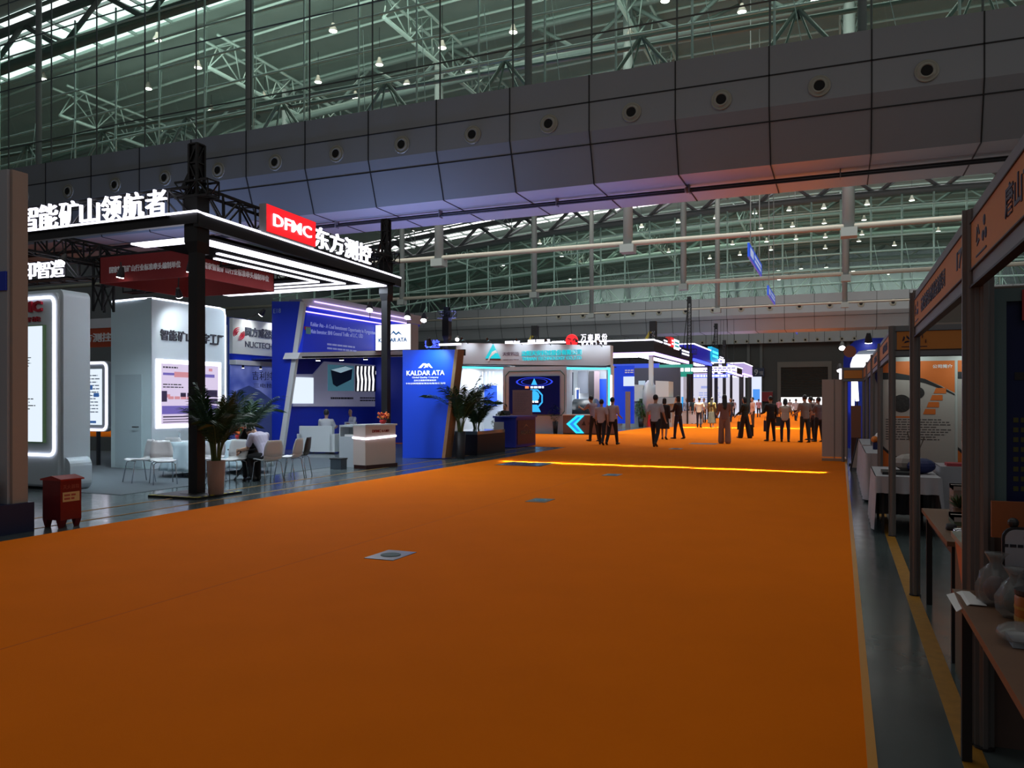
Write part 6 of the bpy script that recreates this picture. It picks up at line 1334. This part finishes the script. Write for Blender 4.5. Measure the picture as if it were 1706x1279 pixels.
def person(label, pos, rz, H=1.7, top=('shirt', 'short'), topm=None, bot='trousers', botm=None, hair='short', hairm=None, legs=((6, 4), (-4, 6)), arms=((8, 10, 15), (-4, 10, 15)), lean=0, nod=0, female=False, seated=False, shoem=None, vox=.013):
    k = H / 1.72; t = thing('person', label, 'person', (0, 0, 0)); R = math.radians
    hz = .91 if not seated else .50
    hip = Vector((0, 0, hz)); la = R(lean); rot = Matrix.Rotation(-la, 3, 'X')
    TP = lambda x, y, z: hip + rot @ Vector((x, y, z))               # torso space, z above the hip
    w_ = .90 if female else 1.0
    def trunk(g): return ell([(TP(0, 0, -.10), rot @ Vector((.115 + g, 0, 0)), rot @ Vector((0, .085 + g, 0))), (TP(0, 0, -.02), rot @ Vector((.155 + g, 0, 0)), rot @ Vector((0, .105 + g, 0))), (TP(0, 0, .12), rot @ Vector(((.135 if not female else .115) + g, 0, 0)), rot @ Vector((0, .095 + g, 0))), (TP(0, .01, .28), rot @ Vector((.150 * w_ + g, 0, 0)), rot @ Vector((0, .108 + g, 0))), (TP(0, .005, .40), rot @ Vector((.175 * w_ + g, 0, 0)), rot @ Vector((0, .105 + g, 0))), (TP(0, 0, .47), rot @ Vector((.165 * w_ + g, 0, 0)), rot @ Vector((0, .075 + g, 0))), (TP(0, 0, .515), rot @ Vector((.09 + g, 0, 0)), rot @ Vector((0, .055 + g, 0)))])
    nk = TP(0, .005, .50); hc0 = TP(0, .02, .685); nr = rot @ Matrix.Rotation(-R(nod), 3, 'X')
    hc = nk + nr @ Vector((0, .02, .185)); HP = lambda x, y, z: hc + nr @ Vector((x, y, z))
    hd = MB()
    sph = MB().ball((0, 0, 0), 1, 14, 10); hd.add([HP(p.x * .077, p.y * .093, p.z * .115 + .005) for p in sph.v], sph.f)
    hd.add([HP(p.x * .055, p.y * .055 + .032, p.z * .06 - .065) for p in sph.v], sph.f)
    hd.add([HP(p.x * .012, p.y * .02 + .094, p.z * .024 - .012) for p in sph.v], sph.f)
    for s_ in (-1, 1): hd.add([HP(p.x * .012 + s_ * .078, p.y * .018 - .005, p.z * .03 - .005) for p in sph.v], sph.f)
    neck = limb([nk - Vector((0, 0, .03)), HP(0, -.012, -.06)], [.056, .05])
    body = join(trunk(0), hd, neck); sleeves = MB(); hands = MB(); slv = top[1]
    for s_, (fw, ab, el_) in zip((-1, 1), arms):
        sh = TP(s_ * .185 * w_, 0, .45); f_, a_ = R(fw), R(ab)
        d1 = Vector((s_ * math.sin(a_), math.sin(f_) * math.cos(a_), -math.cos(f_) * math.cos(a_))); elb = sh + d1 * .28
        f2 = R(fw + el_); a2 = R(ab * (.3 if el_ < 60 else -.6)); d2 = Vector((s_ * math.sin(a2), math.sin(f2) * math.cos(a2), -math.cos(f2) * math.cos(a2))); wr = elb + d2 * .245
        body = join(body, limb([sh, sh.lerp(elb, .5), elb, elb.lerp(wr, .4), wr], [.050, .046, .038, .038, .026]))
        e = {'short': .75, 'long': 9, 'none': 0}[slv]
        if e > 1: sleeves = join(sleeves, limb([TP(s_ * .15 * w_, 0, .44), sh, elb, wr - d2 * .03], [.07, .066, .053, .040]))
        elif e: sleeves = join(sleeves, limb([TP(s_ * .15 * w_, 0, .44), sh, sh + d1 * .19], [.07, .067, .062]))
        # hand: palm, four fingers, thumb
        side = d2.cross(Vector((s_, 0, .2))).normalized(); pn = d2.cross(side).normalized()
        pc = wr + d2 * .05; hands.add(*(lambda b: (b.v, b.f))(ell([(wr - d2 * .02, side * .022, pn * .017), (wr + d2 * .02, side * .032, pn * .016), (wr + d2 * .07, side * .040, pn * .015), (wr + d2 * .095, side * .036, pn * .012)], 10)))
        for q, (o_, L) in enumerate(((-.029, .062), (-.010, .074), (.010, .070), (.028, .055))):
            b0 = wr + d2 * .085 + side * o_; curl = pn * -.012 * s_; hands.tube([b0, b0 + d2 * L * .45 + curl * .5, b0 + d2 * L * .8 + curl * 1.8, b0 + d2 * L + curl * 3], [.0088, .0085, .008, .006], 6)
        b0 = wr + d2 * .025 + side * -.028; hands.tube([b0, b0 + d2 * .03 - side * .022, b0 + d2 * .058 - side * .028], [.011, .010, .007], 6)
    cl = MB(); kn = []; feet = []
    for s_, L in zip((-1, 1), legs):
        f_, kb = R(L[0]), R(L[1]); ab = R(L[2] if len(L) > 2 else 2); h_ = hip + Vector((s_ * .088, 0, -.02))
        d1 = Vector((s_ * math.sin(ab), math.sin(f_), -math.cos(f_))).normalized(); kn_ = h_ + d1 * .42; f2 = f_ - kb; d2 = Vector((0, math.sin(f2), -math.cos(f2))); an = kn_ + d2 * .41; feet.append((an, f2, s_))
        body = join(body, limb([h_, h_.lerp(kn_, .5), kn_, kn_.lerp(an, .35), an], [.078, .068, .050, .050, .034]))
        if bot == 'trousers': cl = join(cl, limb([h_, h_.lerp(kn_, .5), kn_, kn_.lerp(an, .5), an + Vector((0, 0, .02))], [.098, .082, .066, .060, .054]))
        if bot == 'wide': cl = join(cl, limb([h_, h_.lerp(kn_, .5), kn_, kn_.lerp(an, .5), an], [.100, .10, .10, .105, .11]))
    lowz = min(a.z - .075 for a, _, _ in feet); dz = -lowz
    sv = lambda mb: MB().add([Vector((p.x, p.y, p.z + dz)) * k for p in mb.v], mb.f)
    bd = remesh(sv(body), vox, sv(hands)); o = bd.build('body', SKIN, t, True)
    if bot in ('trousers', 'wide'):
        cl = join(cl, ell([(hip + Vector((0, 0, -.12)), (.12, 0, 0), (0, .10, 0)), (hip + Vector((0, 0, -.03)), (.172, 0, 0), (0, .118, 0)), (hip + rot @ Vector((0, 0, .10)), rot @ Vector((.150, 0, 0)), rot @ Vector((0, .11, 0)))]))
    elif bot == 'skirt': cl = ell([(hip + Vector((0, 0, .10)), (.14, 0, 0), (0, .10, 0)), (hip + Vector((0, 0, -.05)), (.18, 0, 0), (0, .13, 0)), (hip + Vector((0, 0, -.48)), (.215, 0, 0), (0, .17, 0))])
    elif bot == 'long_skirt': cl = ell([(hip + Vector((0, 0, .10)), (.14, 0, 0), (0, .10, 0)), (hip + Vector((0, 0, -.05)), (.18, 0, 0), (0, .13, 0)), (hip + Vector((0, 0, -.68)), (.25, 0, 0), (0, .2, 0))])
    remesh(sv(cl), vox).build('skirt' if 'skirt' in bot else 'trousers', botm or M('black', (.012, .012, .016)), t, True)
    tk = trunk(.014); hem = ell([(TP(0, 0, -.06), rot @ Vector((.175, 0, 0)), rot @ Vector((0, .125, 0))), (TP(0, 0, .06), rot @ Vector((.165, 0, 0)), rot @ Vector((0, .120, 0))), (TP(0, 0, .2), rot @ Vector((.155, 0, 0)), rot @ Vector((0, .118, 0)))])
    remesh(sv(join(tk, hem, sleeves)), vox).build({'shirt': 'shirt', 'jacket': 'jacket', 'dress': 'dress_top'}[top[0]], topm or M('white', (.52, .50, .52)), t, True)
    hm = MB(); capc = (0, -.018, .022)
    if hair != 'bald':
        hm.add([HP(p.x * .086, p.y * .092 - .018, p.z * .108 + .025) for p in sph.v], sph.f)
        if hair == 'long': hm = join(hm, ell([(HP(0, -.03, .06), nr @ Vector((.08, 0, 0)), nr @ Vector((0, .06, 0))), (HP(0, -.05, -.05), nr @ Vector((.085, 0, 0)), nr @ Vector((0, .055, 0))), (HP(0, -.09, -.18), (.09, 0, 0), (0, .04, 0)), (HP(0, -.12, -.34), (.075, 0, 0), (0, .03, 0)), (HP(0, -.12, -.42), (.04, 0, 0), (0, .02, 0))], 12))
        if hair == 'bob': hm = join(hm, ell([(HP(0, -.02, .06), nr @ Vector((.08, 0, 0)), nr @ Vector((0, .07, 0))), (HP(0, -.04, -.04), nr @ Vector((.092, 0, 0)), nr @ Vector((0, .065, 0))), (HP(0, -.05, -.13), nr @ Vector((.085, 0, 0)), nr @ Vector((0, .05, 0)))], 12))
        remesh(sv(hm), vox * .8).build('hair', hairm or HAIR, t, True)
    ey = MB()
    for s_ in (-1, 1): ey.ball(HP(s_ * .03, .084, .012), .010, 8, 5)
    ey.ball(HP(0, .088, -.052), .018, 8, 5, (1.1, .4, .3)); sv(ey).build('face_marks', mat('face_dark', (.08, .03, .025), .5), t)
    for an, f2, s_ in feet:
        tl = max(-.5, min(.5, f2)) * .9; fwd = Vector((s_ * .15, math.cos(tl), math.sin(tl))).normalized() if not seated else Vector((s_ * .1, 1, 0)); dn = Vector((0, math.sin(tl), -math.cos(tl))) if not seated else Vector((0, 0, -1)); rt = fwd.cross(dn).normalized()
        b = ell([(an + dn * .02 - fwd * .055, rt * .030, dn * .045), (an + dn * .03 - fwd * .03, rt * .042, dn * .055), (an + dn * .045 + fwd * .06, rt * .046, dn * .035), (an + dn * .055 + fwd * .14, rt * .042, dn * .024), (an + dn * .06 + fwd * .175, rt * .022, dn * .016)], 12)
        sv(b).build('shoe', shoem or SHOE, t, True)
    p_ = Vector(pos); place(t, (p_.x, p_.y, .006 if len(pos) < 3 or abs(p_.z) < 1e-6 else p_.z), R(rz)); return t
WALK = ((20, 6), (-14, 22)); WALK2 = ((-10, 18), (16, 4)); STD = ((2, 2), (-3, 3))
wh = M('white', (.52, .50, .52)); wpk = M('pinkish', (.48, .36, .35)); bk = M('black', (.010, .010, .013)); nv = M('navy', (.012, .014, .035)); gy = M('grey_brown', (.20, .155, .13)); dj = M('denim', (.012, .018, .05))
P_ = lambda px, foot, top_: dict(pos=G(px, foot).to_2d().to_3d(), H=min(1.86, max(1.5, (foot - top_) / (foot - HZ) * 1.6)))
person('man in white short sleeved shirt walking away before the chevron counter', rz=5, legs=WALK, arms=((14, 8, 20), (-16, 12, 25)), topm=wpk, **P_(1002, 741, 664))
person('man in pale shirt walking away beside the brown info pillar', rz=-8, legs=WALK2, arms=((-12, 8, 20), (10, 8, 60)), topm=wpk, vox=.012, **P_(1020, 741, 661))
person('person in pale shirt leaning on the brown chevron counter', rz=60, legs=((10, 4), (-8, 2)), arms=((50, 10, 60), (40, 10, 70)), lean=14, topm=M('lilac', (.30, .24, .30)), botm=bk, **P_(990, 735, 652))
person('man in white short sleeved shirt striding along by the bright green plant', rz=-4, legs=((16, 4), (-12, 30)), arms=((-14, 14, 20), (12, 14, 24)), topm=wh, **P_(1092, 745, 655))
person('woman in knee length black dress with bare legs walking beside the man in white', rz=0, bot='skirt', botm=bk, top=('dress', 'long'), topm=bk, hair='bob', legs=((8, 4), (-10, 12)), female=True, arms=((6, 8, 30), (-6, 8, 20)), **P_(1107, 732, 663))
person('person in black jacket and dark trousers standing at the machine side', rz=70, top=('jacket', 'long'), topm=M('dark_plum', (.022, .012, .016)), botm=dj, hair='bob', legs=((10, 6), (-10, 6)), arms=((20, 8, 60), (0, 10, 20)), **P_(1130, 731, 658))
person('man in cream short sleeved shirt and navy trousers among the farther visitors', rz=0, legs=((4, 4), (-6, 14)), topm=M('cream', (.62, .55, .45)), botm=M('navy', (0, 0, 0)), arms=((5, 16, 20), (5, 16, 20)), **P_(1165, 712, 661))
person('person in white shirt behind the man in cream shirt', rz=160, topm=wh, legs=STD, **P_(1173, 704, 659))
person('woman with a yellow bag on her back and black skirt', rz=-10, bot='long_skirt', botm=bk, top=('shirt', 'long'), topm=M('mustard_dark', (.10, .07, .02)), hair='long', female=True, shoem=mat('shoe_white', (.5, .45, .42), .5), **P_(1186, 712, 661))
person('woman with long black hair in beige dress standing alone on the carpet', rz=15, bot='wide', botm=M('beige_pink', (.26, .15, .11)), top=('dress', 'short'), topm=M('dusty_pink', (.20, .11, .095)), hair='long', female=True, legs=((6, 2), (-7, 4)), arms=((12, 6, 50), (12, 6, 50)), **P_(1207, 739, 655))
person('grey haired man in a black t-shirt walking towards the camera', rz=165, topm=M('charcoal', (.03, .035, .04)), botm=nv, hairm=HAIRG, legs=((12, 4), (-12, 14)), **P_(1217, 703, 660))
person('man in pale shirt walking towards the lit white walls', rz=20, topm=M('lavender', (.40, .34, .40)), legs=WALK2, **P_(1222, 694, 659))
person('woman all in black with wide trousers standing sideways with a bag', rz=60, bot='wide', botm=bk, top=('jacket', 'long'), topm=M('deep_green', (.008, .014, .013)), hair='bob', female=True, legs=((12, 4), (-10, 4)), arms=((14, 10, 40), (4, 12, 16)), **P_(1241, 730, 661))
person('person in peach shirt talking behind the woman in black', rz=120, topm=M('peach', (.55, .30, .22)), legs=STD, botm=bk, **P_(1254, 712, 661))
person('person in light pink shirt far down the aisle', rz=10, topm=M('rose', (.45, .24, .27)), botm=bk, legs=STD, **P_(1264, 695, 659))
person('broad person all in black holding a blue bag', rz=40, top=('jacket', 'long'), topm=bk, botm=bk, legs=((6, 3), (-4, 3)), arms=((16, 12, 60), (2, 14, 14)), **P_(1284, 735, 660))
person('person in cropped white top and dark jeans with feet apart', rz=0, topm=M('offwhite', (.42, .38, .33)), botm=dj, hair='bob', legs=((4, 2, 6), (-4, 2, 6)), arms=((30, 14, 70), (30, 14, 70)), female=True, lean=8, **P_(1308, 736, 664))
person('person in white and blue shirt walking away far behind', rz=-10, topm=wh, legs=WALK, **P_(1326, 701, 661))
person('tall man in khaki brown shirt and dark trousers in the group', rz=35, topm=gy, botm=M('trouser_green', (.012, .018, .017)), legs=((6, 3), (-5, 4)), arms=((14, 12, 55), (0, 14, 25)), **P_(1341, 737, 658))
person('person in dark maroon shirt half hidden behind the tall man in khaki', rz=60, topm=M('maroon', (.06, .02, .02)), botm=bk, legs=STD, **P_(1351, 733, 661))
person('man in grey brown shirt standing against the beige partition boards', rz=55, topm=M('taupe', (.16, .11, .105)), botm=bk, legs=((6, 2), (-5, 3)), arms=((30, 10, 50), (20, 10, 60)), **P_(1364, 736, 662))
person('visitor in teal dark clothes beside the low white counter', rz=200, topm=M('teal_dark', (.02, .05, .06)), botm=bk, legs=STD, **P_(1156, 706, 662))
person('visitor in pale blue shirt behind the black clothed pair', rz=180, topm=M('pale_blue', (.35, .38, .45)), botm=nv, legs=STD, **P_(1144, 704, 661))
person('small visitor in pink near the roller shutter', rz=0, topm=M('rose', (0, 0, 0)), botm=bk, legs=STD, **P_(1298, 694, 662))
person('small visitor in white near the roller shutter', rz=30, topm=wh, botm=bk, legs=STD, **P_(1316, 692, 661))
person('small visitor in grey between the khaki man and the boards', rz=-20, topm=M('mid_grey', (.2, .2, .21)), botm=bk, legs=STD, **P_(1356, 696, 661))
person('attendant seated low behind the blue reception counter, only the head visible', rz=170, pos=(-11.75, 27.9, 0), H=1.5, topm=M('charcoal', (0, 0, 0)), legs=STD)
# seated people
SIT = ((88, 88), (84, 92))
c = G(446, 803)
person('person in pale shirt seated on a white chair, bent over the table', (c.x - .02, c.y, -.0), 78, 1.68, topm=M('pale_lilac', (.46, .44, .56)), botm=bk, seated=True, legs=((84, 96), (82, 84)), arms=((22, 4, 58), (16, 4, 62)), lean=34, nod=38, vox=.009)
person('black haired person in black behind the one in the pale shirt', (c.x - .75, c.y + .42, 0), 215, 1.62, top=('shirt', 'long'), topm=bk, botm=bk, seated=True, legs=SIT, arms=((20, 4, 55), (20, 4, 55)), lean=30, nod=30, hair='bob', vox=.011)
c = G(536, 754); person('man in white shirt seated in a white armchair, seen from behind', (c.x + .12, c.y + .05, 0), 20, 1.72, topm=M('shirt_lit', (.55, .58, .62)), botm=nv, seated=True, legs=SIT, arms=((35, 12, 60), (35, 12, 60)), lean=4, vox=.011)
c = G(585, 740); person('bald man in white shirt seated facing the desk', (c.x, c.y, 0), 180, 1.68, topm=M('shirt_lit', (0, 0, 0)), botm=nv, seated=True, hair='bald', legs=SIT, arms=((35, 12, 60), (35, 12, 60)), lean=4, vox=.011)
chair(428, 790, 215, 'white shell chair under the black haired person')
# bags that people carry
def hand_bag(px, py, z0, w_, h_, m, lab, d=.1):
    c = G(px, py); t = thing('shopping_bag', lab, 'bag', (c.x, c.y, z0)); b = MB().prism([(c.x - w_ / 2, c.y - d / 2, z0), (c.x + w_ / 2, c.y - d / 2, z0), (c.x + w_ * .46, c.y - d / 2, z0 + h_), (c.x - w_ * .46, c.y - d / 2, z0 + h_)], (0, d, 0)); b.build('bag_body', m, t)
    MB().tube([(c.x - w_ * .25, c.y, z0 + h_), (c.x - w_ * .15, c.y, z0 + h_ + .16), (c.x + w_ * .15, c.y, z0 + h_ + .16), (c.x + w_ * .25, c.y, z0 + h_)], .007, 5).build('handle', DK, t); return t
hand_bag(1232.5, 729, .36, .22, .36, mat('bag_dark_green', (.02, .03, .028), .6), 'dark paper bag beside the woman in black'); hand_bag(1251.5, 730, .10, .2, .5, mat('bag_black', (.008, .012, .014), .6), 'black tote bag behind the woman in black')
hand_bag(1275.5, 733, .36, .16, .46, mat('bag_blue', (.01, .03, .12), .5), 'blue bag held low by the broad person in black'); hand_bag(1297, 731, .55, .3, .4, mat('bag_teal', (.01, .04, .07), .5), 'teal bag between the two dark clothed visitors')
c = G(1187, 711); t = thing('shoulder_bag', 'mustard yellow bag worn on the back of the woman in the black skirt', 'bag', (c.x, c.y - .17, 1.0)); MB().box(c.x - .22, c.x + .2, c.y - .28, c.y - .17, .98, 1.3).build('bag_body', mat('bag_mustard', (.35, .26, .03), .6), t); MB().tube([(c.x - .15, c.y - .2, 1.3), (c.x - .05, c.y - .12, 1.52), (c.x + .12, c.y - .2, 1.3)], .012, 5).build('strap', mat('bag_mustard', (0, 0, 0)), t)
c = G(446, 803); t = thing('laptop', 'open dark tablet held above the table by the seated person', 'tablet', (c.x - .62, c.y + .1, .9)); MB().bar((c.x - .72, c.y + .1, .86), (c.x - .62, c.y + .12, 1.06), .24, .012).build('body', DK, t)

# ============================================================ pieces that belong to a part become its sub-parts
SUBS = {'soil': ('pot',), 'lens': ('housing', 'lamp_shade'), 'handle': ('door', 'bag_body'), 'lettering': ('face', 'board', 'print_panel', 'front_panel', 'label', 'side_sheet', 'fascia', 'body', 'slanted_wall', 'wall', 'blue_part', 'strip', 'front_face'), 'bore': ('ring',), 'cap': ('bottle_body',), 'hazard_tape': ('plate',),
        'logo_mark': ('triangle_logo', 'round_logo'), 'chevron_core': ('chevron',), 'red_ring': ('face',), 'text_rows': ('print',), 'text_lines': ('sheet', 'chart', 'screen', 'face', 'board'), 'screen_picture': ('screen',), 'heading_bar': ('screen',), 'picture_detail': ('picture', 'poster', 'screen'),
        'screen_rings': ('screen',), 'screen_glow': ('screen',), 'screen_text': ('screen',), 'screen_tag': ('screen',), 'chart_header': ('chart',), 'chart_band': ('chart',), 'chart_blocks': ('chart',), 'title': ('sheet',), 'round_photo': ('sheet',), 'orange_field': ('sheet',), 'black_arc': ('sheet',), 'orange_corner': ('sheet',),
        'black_rim': ('sheet',), 'orange_tags': ('sheet',), 'heading': ('sheet',), 'poster_mountains': ('poster',), 'poster_text': ('poster',), 'picture_block': ('picture',), 'picture_highlight': ('picture',), 'header_text': ('header_face',), 'mountain_logo': ('body',), 'label_band': ('can',), 'print': ('wall',), 'sign_arm': ('round_sign',)}
base = lambda o: o.name.split('.')[0]
for r in [o for o in bpy.data.objects if o.parent is None and o.type == 'EMPTY']:
    kids = list(r.children)
    for k_ in kids:
        for want in SUBS.get(base(k_), ()):
            host = next((h for h in kids if base(h) == want and h.parent == r and h is not k_), None)
            if host: k_.parent = host; break
